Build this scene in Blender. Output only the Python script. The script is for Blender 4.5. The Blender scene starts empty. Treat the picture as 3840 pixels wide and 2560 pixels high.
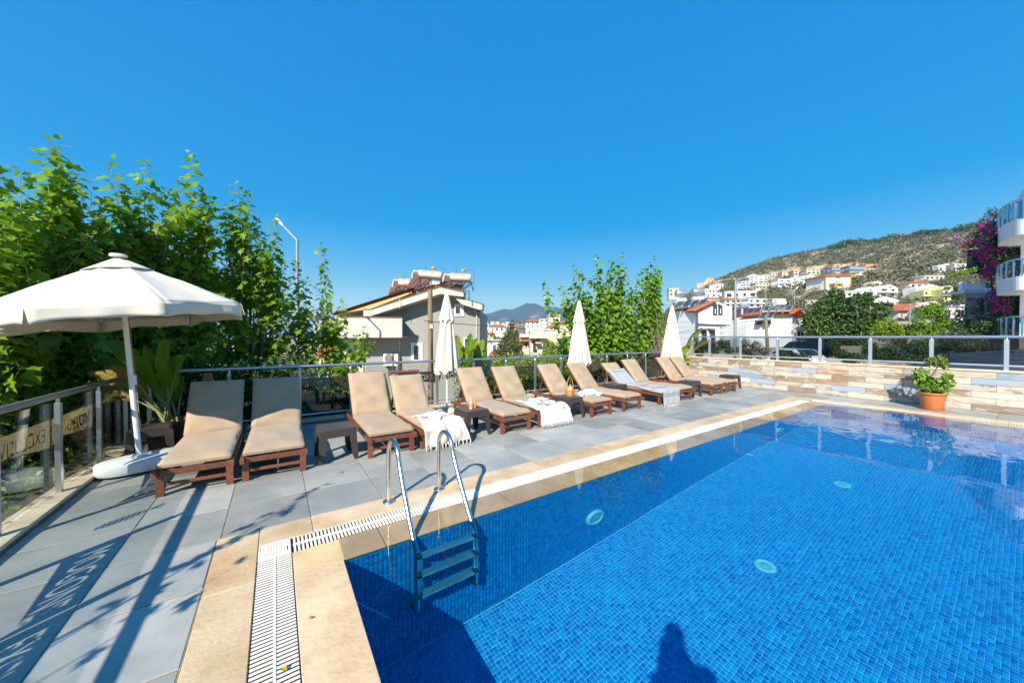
import bpy, bmesh, math, random
import numpy as np
from mathutils import Vector, Matrix
R = math.radians
sc = bpy.context.scene
col = sc.collection
random.seed(7); rng = np.random.default_rng(7)

# ------------------------------------------------------------------ camera, sky, sun, exposure
F_PX, W_PX, H_PX = 1311.0, 3840.0, 2560.0           # focal length in pixels of the 3840 px wide photograph
YAW, PITCH, EYE = R(34.05), R(-0.65), 1.6
cam = bpy.data.cameras.new('camera'); cam_ob = bpy.data.objects.new('camera', cam); col.objects.link(cam_ob)
cam.sensor_width = 36; cam.lens = F_PX * 36 / W_PX; cam.clip_start = .05; cam.clip_end = 60000
cam_ob.location = (0, 0, EYE); cam_ob.rotation_euler = (math.pi / 2 + PITCH, 0, -YAW)
sc.camera = cam_ob

SUN_EL, SUN_AZ = R(36), R(53)                        # SUN_AZ: direction the shadows run, from +Y towards +X
sun_dir = Vector((math.sin(SUN_AZ) * math.cos(SUN_EL), math.cos(SUN_AZ) * math.cos(SUN_EL), -math.sin(SUN_EL)))
world = bpy.data.worlds.new('World'); sc.world = world; world.use_nodes = True
wn = world.node_tree; bg = wn.nodes['Background']
sky = wn.nodes.new('ShaderNodeTexSky'); sky.sky_type = 'NISHITA'; sky.sun_disc = False
sky.sun_elevation = SUN_EL; sky.sun_rotation = SUN_AZ + math.pi
sky.altitude = 0; sky.air_density = 1.5; sky.dust_density = 0; sky.ozone_density = 6.0
gm = wn.nodes.new('ShaderNodeGamma'); gm.inputs[1].default_value = .931     # the photograph's tone curve: deeper colour, evener brightness, the same all over the sky
sep = wn.nodes.new('ShaderNodeSeparateColor'); pw = wn.nodes.new('ShaderNodeMath'); pw.operation = 'POWER'; pw.inputs[1].default_value = -.763
scl = wn.nodes.new('ShaderNodeVectorMath'); scl.operation = 'SCALE'
hs = wn.nodes.new('ShaderNodeHueSaturation'); hs.inputs['Saturation'].default_value = 1.6; hs.inputs['Value'].default_value = 1.76
wn.links.new(sky.outputs[0], gm.inputs[0]); wn.links.new(gm.outputs[0], sep.inputs[0]); wn.links.new(sep.outputs[2], pw.inputs[0]); wn.links.new(gm.outputs[0], scl.inputs[0]); wn.links.new(pw.outputs[0], scl.inputs['Scale'])
wn.links.new(scl.outputs[0], hs.inputs['Color']); wn.links.new(hs.outputs[0], bg.inputs[0])
bg.inputs[1].default_value = .15
sun = bpy.data.lights.new('sun', 'SUN'); sun.energy = 4.1; sun.angle = R(.53); sun.color = (1, .91, .77)
sun_ob = bpy.data.objects.new('sun', sun); col.objects.link(sun_ob); sun_ob.rotation_euler = sun_dir.to_track_quat('-Z', 'Y').to_euler()
sun_ob.location = (-20, -15, 30)
sun.cycles.is_caustics_light = True                  # the water lets sunlight through to the pool floor
vs = sc.view_settings; vs.view_transform = 'Standard'; vs.look = 'None'; vs.gamma = 1; vs.exposure = 1.1; vs.use_curve_mapping = False
HAZE = 0.00009
cy = sc.cycles
cy.max_bounces = 10; cy.diffuse_bounces = 3; cy.glossy_bounces = 4; cy.transmission_bounces = 8; cy.transparent_max_bounces = 24
cy.volume_bounces = 1; cy.caustics_refractive = True; cy.caustics_reflective = False; cy.blur_glossy = .6
cy.sample_clamp_indirect = 6; cy.use_denoising = True; cy.use_adaptive_sampling = True; cy.adaptive_threshold = .02

# ------------------------------------------------------------------ the photograph's frame: r to the right, f ahead
r0 = Vector((math.cos(YAW), -math.sin(YAW), 0)); f0 = Vector((math.sin(YAW), math.cos(YAW), 0))
fwd = f0 * math.cos(PITCH) + Vector((0, 0, math.sin(PITCH))); upv = -f0 * math.sin(PITCH) + Vector((0, 0, math.cos(PITCH)))
def uz(sx, sy, d):
    'sideways offset and height of what the photo shows at pixel (sx, sy), d metres ahead'
    ray = r0 * ((sx - W_PX / 2) / F_PX) - upv * ((sy - H_PX / 2) / F_PX) + fwd
    s = d / ray.dot(f0)
    return ray.dot(r0) * s, EYE + ray.z * s
def at(sx, sy, d):
    u, z = uz(sx, sy, d); p = r0 * u + f0 * d
    return Vector((p.x, p.y, z))

# ------------------------------------------------------------------ materials
MATS = {}
def M(name, c, rough=.6, metal=0, c2=None, scale=6, detail=6, mix=(.4, .65), bump=0, bscale=60, rand=0, spec=None, stretch=None, trans=0, coat=0, tint=None, sheen=0):
    if name in MATS: return MATS[name]
    m = bpy.data.materials.new(name); m.use_nodes = True; nt = m.node_tree; N = nt.nodes; L = nt.links
    b = N['Principled BSDF']; b.inputs['Roughness'].default_value = rough; b.inputs['Metallic'].default_value = metal
    if spec is not None: b.inputs['Specular IOR Level'].default_value = spec
    if coat: b.inputs['Coat Weight'].default_value = coat; b.inputs['Coat Roughness'].default_value = .08
    if sheen: b.inputs['Sheen Weight'].default_value = sheen
    tc = N.new('ShaderNodeTexCoord'); oi = N.new('ShaderNodeObjectInfo')
    ad = N.new('ShaderNodeVectorMath'); ad.operation = 'ADD'
    ml = N.new('ShaderNodeMath'); ml.operation = 'MULTIPLY'; ml.inputs[1].default_value = 37
    L.new(oi.outputs['Random'], ml.inputs[0]); L.new(tc.outputs['Object'], ad.inputs[0]); L.new(ml.outputs[0], ad.inputs[1])
    vec = ad.outputs[0]
    if stretch:
        mp = N.new('ShaderNodeMapping'); mp.inputs['Scale'].default_value = stretch; L.new(vec, mp.inputs[0]); vec = mp.outputs[0]
    out = None
    def rgb(c_):
        n = N.new('ShaderNodeRGB'); n.outputs[0].default_value = (*c_, 1); return n.outputs[0]
    cur = rgb(c)
    if c2 is not None:
        nz = N.new('ShaderNodeTexNoise'); nz.inputs['Scale'].default_value = scale; nz.inputs['Detail'].default_value = detail; nz.inputs['Roughness'].default_value = .62
        L.new(vec, nz.inputs['Vector'])
        rp = N.new('ShaderNodeMapRange'); rp.inputs[1].default_value = mix[0]; rp.inputs[2].default_value = mix[1]; L.new(nz.outputs[0], rp.inputs[0])
        mx = N.new('ShaderNodeMix'); mx.data_type = 'RGBA'; L.new(rp.outputs[0], mx.inputs[0]); L.new(cur, mx.inputs[6]); L.new(rgb(c2), mx.inputs[7]); cur = mx.outputs[2]
    if tint is not None:                              # per-leaf / per-piece colour kept on the mesh
        at_ = N.new('ShaderNodeAttribute'); at_.attribute_name = 'tint'
        mx = N.new('ShaderNodeMix'); mx.data_type = 'RGBA'; L.new(at_.outputs['Fac'], mx.inputs[0]); L.new(cur, mx.inputs[6]); L.new(rgb(tint), mx.inputs[7]); cur = mx.outputs[2]
    if rand:
        h = N.new('ShaderNodeHueSaturation'); mr = N.new('ShaderNodeMapRange'); mr.inputs[3].default_value = 1 - rand; mr.inputs[4].default_value = 1 + rand
        L.new(oi.outputs['Random'], mr.inputs[0]); L.new(mr.outputs[0], h.inputs['Value']); L.new(cur, h.inputs['Color']); cur = h.outputs[0]
    L.new(cur, b.inputs['Base Color'])
    if bump:
        nb = N.new('ShaderNodeTexNoise'); nb.inputs['Scale'].default_value = bscale; nb.inputs['Detail'].default_value = 5; L.new(vec, nb.inputs['Vector'])
        bp = N.new('ShaderNodeBump'); bp.inputs['Strength'].default_value = bump; bp.inputs['Distance'].default_value = .01; L.new(nb.outputs[0], bp.inputs['Height']); L.new(bp.outputs[0], b.inputs['Normal'])
    if trans:
        tr = N.new('ShaderNodeBsdfTranslucent'); L.new(cur, tr.inputs[0]); ms = N.new('ShaderNodeMixShader'); ms.inputs[0].default_value = trans
        o = N['Material Output']; L.new(b.outputs[0], ms.inputs[1]); L.new(tr.outputs[0], ms.inputs[2]); L.new(ms.outputs[0], o.inputs[0])
    MATS[name] = m; return m
def glass_mat(name, tint, ior=1.45, refl=1.0):
    m = bpy.data.materials.new(name); m.use_nodes = True; nt = m.node_tree; N = nt.nodes; L = nt.links; N.clear()
    o = N.new('ShaderNodeOutputMaterial'); t = N.new('ShaderNodeBsdfTransparent'); t.inputs[0].default_value = (*tint, 1)
    g = N.new('ShaderNodeBsdfGlossy'); g.inputs['Roughness'].default_value = .02; fr = N.new('ShaderNodeFresnel'); fr.inputs[0].default_value = ior
    s = N.new('ShaderNodeMixShader'); k = N.new('ShaderNodeMath'); k.operation = 'MULTIPLY'; k.inputs[1].default_value = refl
    ge = N.new('ShaderNodeNewGeometry'); io = N.new('ShaderNodeMix'); io.inputs[2].default_value = ior; io.inputs[3].default_value = 1 / ior; L.new(ge.outputs['Backfacing'], io.inputs[0]); L.new(io.outputs[0], fr.inputs[0])
    L.new(fr.outputs[0], k.inputs[0]); L.new(k.outputs[0], s.inputs[0]); L.new(t.outputs[0], s.inputs[1]); L.new(g.outputs[0], s.inputs[2]); L.new(s.outputs[0], o.inputs[0])
    MATS[name] = m; return m

# ------------------------------------------------------------------ mesh helpers
class MB:
    def __init__(s): s.v = []; s.f = []; s.sm = []
    def add(s, v, f, smooth=False):
        n = len(s.v); s.v += [tuple(p) for p in v]; s.f += [tuple(i + n for i in q) for q in f]; s.sm += [smooth] * len(f); return s
    def box(s, lo, hi, b=0):
        (x0, y0, z0), (x1, y1, z1) = lo, hi
        if not b:
            v = [(x0, y0, z0), (x1, y0, z0), (x1, y1, z0), (x0, y1, z0), (x0, y0, z1), (x1, y0, z1), (x1, y1, z1), (x0, y1, z1)]
            return s.add(v, [(3, 2, 1, 0), (4, 5, 6, 7), (0, 1, 5, 4), (1, 2, 6, 5), (2, 3, 7, 6), (3, 0, 4, 7)])
        v = []; 
        for z, i in ((z0, b), (z0 + b, 0), (z1 - b, 0), (z1, b)):
            v += [(x0 + i, y0 + i, z), (x1 - i, y0 + i, z), (x1 - i, y1 - i, z), (x0 + i, y1 - i, z)]
        f = [(3, 2, 1, 0), (12, 13, 14, 15)]
        for k in range(3):
            for j in range(4): f.append((k * 4 + j, k * 4 + (j + 1) % 4, k * 4 + 4 + (j + 1) % 4, k * 4 + 4 + j))
        return s.add(v, f)
    def bar(s, a, b, w, h=None, up=(0, 0, 1)):
        'rectangular bar from a to b'
        h = h or w; a = Vector(a); b = Vector(b); d = (b - a).normalized(); up = Vector(up)
        if abs(d.dot(up)) > .98: up = Vector((0, 1, 0))
        x = d.cross(up).normalized() * (w / 2); y = x.cross(d).normalized() * (h / 2)
        v = [a - x - y, a + x - y, a + x + y, a - x + y, b - x - y, b + x - y, b + x + y, b - x + y]
        return s.add(v, [(3, 2, 1, 0), (4, 5, 6, 7), (0, 1, 5, 4), (1, 2, 6, 5), (2, 3, 7, 6), (3, 0, 4, 7)])
    def tube(s, path, r, n=10, cap=True, smooth=True):
        P = [Vector(p) for p in path]; rr = r if hasattr(r, '__len__') else [r] * len(P)
        v = []; prev = None
        for i, p in enumerate(P):
            t = ((P[min(i + 1, len(P) - 1)] - P[max(i - 1, 0)])).normalized()
            if prev is None:
                a = Vector((0, 0, 1)) if abs(t.z) < .9 else Vector((1, 0, 0)); x = t.cross(a).normalized()
            else: x = (prev - t * prev.dot(t)).normalized()
            prev = x; y = t.cross(x)
            for k in range(n): v.append(p + (x * math.cos(2 * math.pi * k / n) + y * math.sin(2 * math.pi * k / n)) * rr[i])
        f = [(i * n + k, i * n + (k + 1) % n, (i + 1) * n + (k + 1) % n, (i + 1) * n + k) for i in range(len(P) - 1) for k in range(n)]
        s.add(v, f, smooth)
        if cap:
            m = len(P) - 1
            s.add(v[:n], [tuple(range(n - 1, -1, -1))]); s.add(v[m * n:], [tuple(range(n))])
        return s
    def lathe(s, prof, n=24, c=(0, 0, 0), fn=None, smooth=True):
        v = []
        for (rad, z) in prof:
            for k in range(n):
                a = 2 * math.pi * k / n; q = rad * (fn(a, z) if fn else 1)
                v.append((c[0] + q * math.cos(a), c[1] + q * math.sin(a), c[2] + z))
        f = [(i * n + k, i * n + (k + 1) % n, (i + 1) * n + (k + 1) % n, (i + 1) * n + k) for i in range(len(prof) - 1) for k in range(n)]
        return s.add(v, f, smooth)
    def prism(s, poly, z0, z1):
        n = len(poly); v = [(x, y, z0) for x, y in poly] + [(x, y, z1) for x, y in poly]
        return s.add(v, [tuple(range(n - 1, -1, -1)), tuple(range(n, 2 * n))] + [(i, (i + 1) % n, n + (i + 1) % n, n + i) for i in range(n)])
    def sheet(s, fn, nu, nv, smooth=True):
        v = [fn(i / nu, j / nv) for j in range(nv + 1) for i in range(nu + 1)]
        f = [(j * (nu + 1) + i, j * (nu + 1) + i + 1, (j + 1) * (nu + 1) + i + 1, (j + 1) * (nu + 1) + i) for j in range(nv) for i in range(nu)]
        return s.add(v, f, smooth)
    def xf(s, mat, start=0):
        s.v = s.v[:start] + [tuple(mat @ Vector(p)) for p in s.v[start:]]; return s
    def mesh(s, name, m):
        me = bpy.data.meshes.new(name); me.from_pydata(s.v, [], s.f); me.polygons.foreach_set('use_smooth', s.sm); me.update()
        if m: me.materials.append(m)
        return me
    def build(s, name, m, parent=None, loc=None):
        return link(name, s.mesh(name, m), parent, loc)
def link(name, me, parent=None, loc=None, rz=None):
    o = bpy.data.objects.new(name, me); col.objects.link(o); o.parent = parent
    if loc is not None: o.location = loc
    if rz is not None: o.rotation_euler = (0, 0, rz)
    return o
def np_mesh(name, V, F, m=None, tint=None, smooth=False):
    V = np.asarray(V, np.float32); F = np.asarray(F, np.int32); n, k = F.shape
    me = bpy.data.meshes.new(name); me.vertices.add(len(V)); me.vertices.foreach_set('co', V.ravel())
    me.loops.add(n * k); me.loops.foreach_set('vertex_index', F.ravel()); me.polygons.add(n)
    me.polygons.foreach_set('loop_start', np.arange(0, n * k, k, dtype=np.int32))
    if smooth: me.polygons.foreach_set('use_smooth', np.ones(n, bool))
    me.update(calc_edges=True)
    if tint is not None:
        a = me.attributes.new('tint', 'FLOAT', 'POINT'); a.data.foreach_set('value', np.asarray(tint, np.float32))
    if m: me.materials.append(m)
    return me
def tag(o, label=None, cat=None, group=None, kind=None):
    if label: o['label'] = label
    if cat: o['category'] = cat
    if group: o['group'] = group
    if kind: o['kind'] = kind
    return o
def thing(name, label, cat, loc=(0, 0, 0), rz=0, group=None):
    o = link(name, None, None, loc, rz); o.empty_display_size = .1; return tag(o, label, cat, group)
def solid(o, t, off=0):
    md = o.modifiers.new('thickness', 'SOLIDIFY'); md.thickness = t; md.offset = off; return o
def copy_tree(o, parent=None):
    c = o.copy(); col.objects.link(c); c.parent = parent
    for ch in list(o.children): copy_tree(ch, c)
    return c
def bevel(o, w, seg=2):
    md = o.modifiers.new('edge', 'BEVEL'); md.width = w; md.segments = seg; md.limit_method = 'ANGLE'; return o
def smoothstep(a, b, x):
    t = min(1, max(0, (x - a) / (b - a))); return t * t * (3 - 2 * t)

# ------------------------------------------------------------------ leaves
def tmpl(right, cx, fold=.14, droop=.25):
    'leaf outline, given as its right half, as a fan of triangles round a point on the midrib'
    out = right + [(x, -y) for x, y in reversed(right[1:-1])]
    pts = [(cx, 0)] + out; v = np.array([(x, y, fold * abs(y) - droop * x * x) for x, y in pts])
    n = len(out); f = np.array([(0, 1 + i, 1 + (i + 1) % n) for i in range(n)]); return v, f
LEAF_LOBED = tmpl([(0, 0), (-.06, .22), (.16, .5), (.36, .2), (.66, .42), (.72, .17), (1.05, 0)], .35)
LEAF_HEART = tmpl([(0, 0), (-.08, .26), (.15, .46), (.5, .39), (.8, .17), (1.05, 0)], .35)
LEAF_OVAL = (np.array([(0, 0, 0), (.5, .3, .08), (1, 0, -.1), (.5, -.3, .08)]), np.array([(0, 1, 2), (0, 2, 3)]))
def unit(a): return a / np.maximum(np.linalg.norm(a, axis=-1, keepdims=True), 1e-9)
def leaf_mesh(name, P, A, Nr, S, T, m, tint=None):
    tv, tf = T; P = np.asarray(P, float); A = unit(np.asarray(A, float)); Nr = np.asarray(Nr, float)
    B = unit(np.cross(Nr, A)); Nn = np.cross(A, B); S = np.broadcast_to(np.asarray(S, float), (len(P),))
    V = P[:, None] + S[:, None, None] * (tv[None, :, 0:1] * A[:, None] + tv[None, :, 1:2] * B[:, None] + tv[None, :, 2:3] * Nn[:, None])
    k = len(tv); Fc = (tf[None] + (np.arange(len(P)) * k)[:, None, None]).reshape(-1, 3)
    tn = np.repeat(rng.random(len(P)) if tint is None else tint, k)
    return np_mesh(name, V.reshape(-1, 3), Fc, m, tn)
def rand_dirs(n): return unit(rng.normal(size=(n, 3)))
# ================================================================== terrain, hill, sea, mountain
ALU = M('brushed aluminium', (.55, .57, .6), .32, .85)
T_PTS = [(-40, -.006), (-5, -.006), (12, .012), (22, .045), (26, .115), (30.5, .165), (36.6, .222), (42.6, .258), (46.3, .278), (50.5, .3), (53.5, .318), (60, .33), (80, .3), (110, .2), (140, .05)]
def T_of(deg):
    P = T_PTS
    if deg <= P[0][0] or deg >= P[-1][0]: return -.006 if deg < 0 else .0
    for (a, x), (b, y) in zip(P, P[1:]):
        if a <= deg <= b: return x + (y - x) * (deg - a) / (b - a)
def hgt(deg, r):
    'ground height at azimuth deg (from the view direction) and distance r'
    T = T_of(deg) * math.cos(R(max(-75, min(75, deg))))
    s = max(0, (r - 26) / 800) ** .62 if r < 826 else max(-.6, 1 - (r - 826) / 900)
    low = -4.4 + 2.3 * smoothstep(17, 27, deg) * smoothstep(17, 26, r)
    low = low * math.exp(-(r / 170) ** 2) - 30 * smoothstep(250, 1300, r) * (1 - smoothstep(18, 26, deg))
    rough = (math.sin(deg * .9 + r * .011) * math.cos(r * .017 + deg * .35) + .5 * math.sin(deg * 2.3 - r * .03)) * .0022 * max(0, r - 60) * (.3 if T < .1 else 1) * (1 - .8 * smoothstep(600, 826, r))
    return EYE + r * T * s + low + rough
GROUND_M = M('dry hillside soil', (.42, .33, .21), .95, c2=(.2, .185, .1), scale=.045, detail=12, mix=(.44, .66))
degs = np.concatenate([np.linspace(-180, -60, 25)[:-1], np.linspace(-60, 62, 110), np.linspace(62, 180, 25)[1:-1]])
rads = np.concatenate([[0.1, 6, 12, 16], np.geomspace(20, 830, 58), np.linspace(860, 1700, 12)])
V = []
for r_ in rads:
    for d_ in degs:
        a = YAW + R(d_); V.append((math.sin(a) * r_, math.cos(a) * r_, -3.6 if r_ < 14 else hgt(d_, r_)))
nd = len(degs); Fc = [(j * nd + i, (j + 1) * nd + i, (j + 1) * nd + (i + 1) % nd, j * nd + (i + 1) % nd) for j in range(len(rads) - 1) for i in range(nd)]
tag(link('terrain', np_mesh('terrain', V, Fc, GROUND_M, smooth=True)), kind='structure')
def ground_at(sx, sy):
    'distance ahead and height where the photo shows the hillside at this pixel'
    u1, _ = uz(sx, sy, 1.0); deg = math.degrees(math.atan(u1)); c = math.cos(R(deg)); prev = None
    for r_ in np.geomspace(24, 826, 260):
        _, z = uz(sx, sy, r_ * c)
        if hgt(deg, r_) >= z: return r_ * c, z
    return 800 * c, hgt(deg, 800)
SEA = M('sea water', (.02, .10, .22), .15)
tag(MB().add([(-30000, -30000, -30), (30000, -30000, -30), (30000, 30000, -30), (-30000, 30000, -30)], [(0, 1, 2, 3)]).build('sea', SEA), kind='structure')
# the far mountain
MT_M = M('mountain woodland and rock', (.05, .062, .04), .95, c2=(.27, .2, .14), scale=.004, detail=10, mix=(.6, .72))
prof = [(1500, 1252), (1640, 1225), (1790, 1183), (1830, 1176), (1880, 1166), (1930, 1158), (1960, 1146), (1985, 1140), (2010, 1141), (2040, 1152), (2090, 1157), (2180, 1160), (2300, 1172), (2500, 1195), (2700, 1230)]
V = []; nx, ny = 150, 34
for j in range(ny):
    t = j / (ny - 1); dd = 3600 + 2600 * t; k = math.sin(min(1, t / .62) * math.pi / 2) if t < .62 else 1 - (t - .62) / .38
    for i in range(nx):
        sx = 1500 + 1200 * i / (nx - 1)
        y = np.interp(sx, [p[0] for p in prof], [p[1] for p in prof]); u, z = uz(sx, y, 5200); zz = -40 + (z + 40) * k
        zz += (math.sin(i * .55 + j * .4) * 14 + math.sin(i * 1.31 - j * .7) * 9) * k * (1 - .85 * smoothstep(.5, .62, t)) + rng.normal() * 3 * k
        p = r0 * (u / 5200 * (dd * .25 + 5200 * .75)) + f0 * dd; V.append((p.x, p.y, zz))
Fc = [(j * nx + i, j * nx + i + 1, (j + 1) * nx + i + 1, (j + 1) * nx + i) for j in range(ny - 1) for i in range(nx - 1)]
tag(link('mountain', np_mesh('mountain', V, Fc, MT_M, smooth=True)), kind='structure')

# ================================================================== terrace deck: slab, slate tiles one by one
PX0, PX1, PY0, PY1 = .395, 10.9, -3.2, 2.757           # the pool
GROUT = M('tan grout', (.33, .24, .14), .9, c2=(.2, .145, .09), scale=9)
mb = MB()
mb.box((-1.69, -3.6, -3.5), (-.392, 3.585, -.005)); mb.box((-1.69, 3.585, -3.5), (12.72, 7.45, -.005)); mb.box((11.66, -3.6, -3.5), (12.72, 3.585, -.005))
deck = tag(mb.build('deck', GROUT), kind='structure')
SLATE = M('blue grey slate', (.245, .262, .25), .48, c2=(.385, .38, .345), scale=1.9, detail=11, mix=(.34, .66), bump=.12, bscale=38, rand=.19, spec=.4)
_n = SLATE.node_tree                                    # fine darker scuffs
TILE_CACHE = {}
def deck_tile(x0, x1, y0, y1):
    k = (round(x1 - x0, 3), round(y1 - y0, 3))
    if k not in TILE_CACHE:
        w, l = k[0] / 2 - .005, k[1] / 2 - .005
        TILE_CACHE[k] = MB().box((-w, -l, -.012), (w, l, 0), .0025).mesh('tile', SLATE)
    o = link('tile', TILE_CACHE[k], deck, ((x0 + x1) / 2, (y0 + y1) / 2, random.uniform(-.0012, .0008)))
    o.rotation_euler = (random.gauss(0, .0009), random.gauss(0, .0009), random.gauss(0, .0012))
xj = [-1.688, -1.615, -.992, -.37] + [.254 + .6235 * k for k in range(20)]; xj = [x for x in xj if x < 12.6] + [12.718]
yb = [3.588 + .6165 * k for k in range(7)]; yb[-1] = 7.448
for x0, x1 in zip(xj, xj[1:]):
    for y0, y1 in zip(yb, yb[1:]): deck_tile(x0, x1, y0, y1)
yl = [3.585 - .648 * k for k in range(10)]
for y1, y0 in zip(yl, yl[1:]):
    for x0, x1 in ((-1.688, -1.615), (-1.615, -.992), (-.992, -.394)): deck_tile(x0, x1, y0, y1)
    deck_tile(11.664, 12.29, y0, y1); deck_tile(12.29, 12.718, y0, y1)

# ================================================================== coping stones and curbs
TRAV = M('travertine', (.5, .33, .165), .42, c2=(.69, .525, .335), scale=3.4, detail=11, mix=(.32, .64), bump=.3, bscale=55, rand=.1, stretch=(1, 1, 1))
TRAVW = M('worn travertine', (.48, .31, .15), .5, c2=(.68, .51, .315), scale=2.6, detail=12, mix=(.3, .62), bump=.45, bscale=30, rand=.12)
mb = MB()
mb.box((-.391, -3.6, -.016), (-.121, 3.584, -.006)); mb.box((.091, 2.757, -.3), (.394, 3.079, -.0135))
mb.box((-.121, 3.291, -.3), (11.659, 3.584, -.006)); mb.box((.394, 2.758, -.3), (11.2, 3.079, -.02)); mb.box((11.4, -3.6, -.3), (11.659, 3.291, -.006)); mb.box((10.901, -3.6, -.3), (11.199, 2.758, -.02))
coping = tag(mb.build('pool_coping', GROUT), kind='structure')
def stone(x0, x1, y0, y1, z=.0, m=TRAV, th=.016):
    g = .0022; poly_lo = (x0 - (x0 + x1) / 2 + g, y0 - (y0 + y1) / 2 + g, -th); hi = (x1 - (x0 + x1) / 2 - g, y1 - (y0 + y1) / 2 - g, 0)
    o = MB().box(poly_lo, hi, min(.004, th * .4)).build('coping_stone', m, coping, ((x0 + x1) / 2, (y0 + y1) / 2, z)); return o
for y1, y0 in zip([3.585, 2.83, 1.72, .6, -.5, -1.6], [2.83, 1.72, .6, -.5, -1.6, -2.7]): stone(-.392, -.12, y0, y1, .001, TRAVW)
for y1, y0 in zip([2.757, 2.44, 1.3, .2, -.9, -2.0], [2.44, 1.3, .2, -.9, -2.0, -3.1]): stone(.09, .398, y0, y1, .004, TRAVW, .007)
xs = [-.12, .25, 1.55, 2.7, 3.85, 5.0, 6.15, 7.3, 8.45, 9.6, 10.75, 11.66]
for x0, x1 in zip(xs, xs[1:]): stone(x0, x1, 3.29, 3.586, .001)
xs = [.09, .7, 1.9, 3.1, 4.3, 5.5, 6.7, 7.9, 9.1, 10.3, 11.2]
WETT = M('wet travertine', (.6, .37, .16), .4, c2=(.8, .58, .32), scale=3, detail=11, mix=(.3, .64), bump=.3, bscale=40, rand=.12)
wet = [stone(x0, x1, 2.754, 3.08, -.009, WETT) for x0, x1 in zip(xs, xs[1:])]
ys = [3.29, 2.4, 1.3, .2, -.9, -2, -3.1]
for y1, y0 in zip(ys, ys[1:]): stone(11.4, 11.66, y0, y1, .001)
ys[0] = 2.754
wet += [stone(10.898, 11.2, y0, y1, -.009, WETT) for y1, y0 in zip(ys, ys[1:])]
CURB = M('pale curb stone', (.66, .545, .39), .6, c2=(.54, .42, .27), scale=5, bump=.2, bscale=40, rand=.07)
DARKST = M('dark mottled curb side', (.16, .125, .095), .85, c2=(.3, .24, .17), scale=8)  # darker than the curb stones, mottled by noise
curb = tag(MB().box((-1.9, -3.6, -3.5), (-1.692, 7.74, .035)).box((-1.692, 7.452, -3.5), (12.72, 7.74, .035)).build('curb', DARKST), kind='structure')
yy = [-3.2 + 1.18 * k for k in range(10)]; yy[-1] = 7.74
for a, b in zip(yy, yy[1:]): MB().box((-1.905, a + .001, .03), (-1.686, b - .001, .062), .003).build('curb_stone', CURB, curb)
xx = [-1.684 + 1.2 * k for k in range(13)]; xx[-1] = 12.72
for a, b in zip(xx, xx[1:]): MB().box((a + .001, 7.446, .03), (b - .001, 7.745, .062), .003).build('curb_stone', CURB, curb)

# ================================================================== overflow drain with white slats
DARK = M('near-black channel', (.02, .018, .015), .6)  # near-black sheet under the slats, also the slot
PLAST = M('white drain plastic', (.82, .78, .68), .4, c2=(.72, .66, .54), scale=14, rand=.05)
mb = MB()
for lo, hi in (((-.12, -3.6, -.0165), (.09, 3.29, -.0135)), ((.09, 3.08, -.2), (11.4, 3.29, -.13)), ((11.2, -3.6, -.2), (11.4, 3.08, -.13))): mb.box(lo, hi)
drain = tag(mb.build('drain_channel', DARK), kind='structure')
sl_l = MB().box((-.101, -.0076, -.005), (.101, .0076, 0), .0015).mesh('slat', PLAST)
sl_b = MB().box((-.0076, -.101, -.03), (.0076, .101, 0), .002).mesh('slat', PLAST)
spots = [(sl_l, (-.015, 3.064 - .0272 * k, -.001)) for k in range(220)] + [(sl_b, (.112 + .0272 * k, 3.185, -.001)) for k in range(408)]
spots.sort(key=lambda s: math.hypot(s[1][0], s[1][1]) if s[1][1] > 1.6 else 99)
for me, p in spots[:300]: link('slat', me, drain, p)
mb = MB()
for me, p in spots[300:]:
    if me is sl_l: mb.box((p[0] - .101, p[1] - .0076, -.006), (p[0] + .101, p[1] + .0076, -.001))
    else: mb.box((p[0] - .0076, p[1] - .101, -.031), (p[0] + .0076, p[1] + .101, -.001))
for k in range(230): mb.box((11.203, 3.06 - .0272 * k, -.031), (11.397, 3.0776 - .0272 * k, -.001))
tag(mb.build('slats', PLAST, drain), kind='stuff')
sp = MB(); sp.box((-.021, -3.2, -.004), (-.009, 3.07, .0015)); sp.build('spine', PLAST, drain)
sp = MB(); sp.box((.1, 3.179, -.02), (11.2, 3.191, .0015)); sp.build('spine', PLAST, drain)
cp = MB().box((-.117, 3.083, -.02), (.087, 3.287, .003), .003).build('corner_plate', PLAST, drain)
MB().box((.058, 3.12, .0032), (.066, 3.175, .0045)).build('slot', DARK, drain)
for k in range(11): MB().box((-.11 + .0165 * k, 3.1, .0032), (-.1055 + .0165 * k, 3.28, .0052)).build('rib', PLAST, drain)

# ================================================================== pool: basin, mosaic, water
DEPTH = 1.55
MOSG = M('pale mosaic grout', (.8, .93, .93), .7)
CAVITY = -.375                                             # unseen cavity added under the left coping so sunlight reaches the pool floor
mb = MB(); x0, x1, y0, y1, zb = CAVITY - .006, PX1 + .006, PY0, PY1 + .006, -DEPTH - .004
mb.add([(x0, y0, zb), (x1, y0, zb), (x1, y1, zb), (x0, y1, zb)], [(0, 1, 2, 3)])
mb.add([(x0, y1, zb), (x1, y1, zb), (x1, y1, -.026), (x0, y1, -.026)], [(0, 1, 2, 3)])
mb.add([(x0, y0, zb), (x0, y1, zb), (x0, y1, -.018), (x0, y0, -.018)], [(0, 1, 2, 3)])
mb.add([(x1, y1, zb), (x1, y0, zb), (x1, y0, -.026), (x1, y1, -.026)], [(0, 1, 2, 3)])
mb.add([(x1, y0, zb), (x0, y0, zb), (x0, y0, -.026), (x1, y0, -.026)], [(0, 1, 2, 3)])
basin = tag(mb.build('pool_basin', MOSG), kind='structure')
MOS = M('blue glass mosaic', (.0, .2, .64), .3, tint=(.02, .5, .9), spec=.3)
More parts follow.
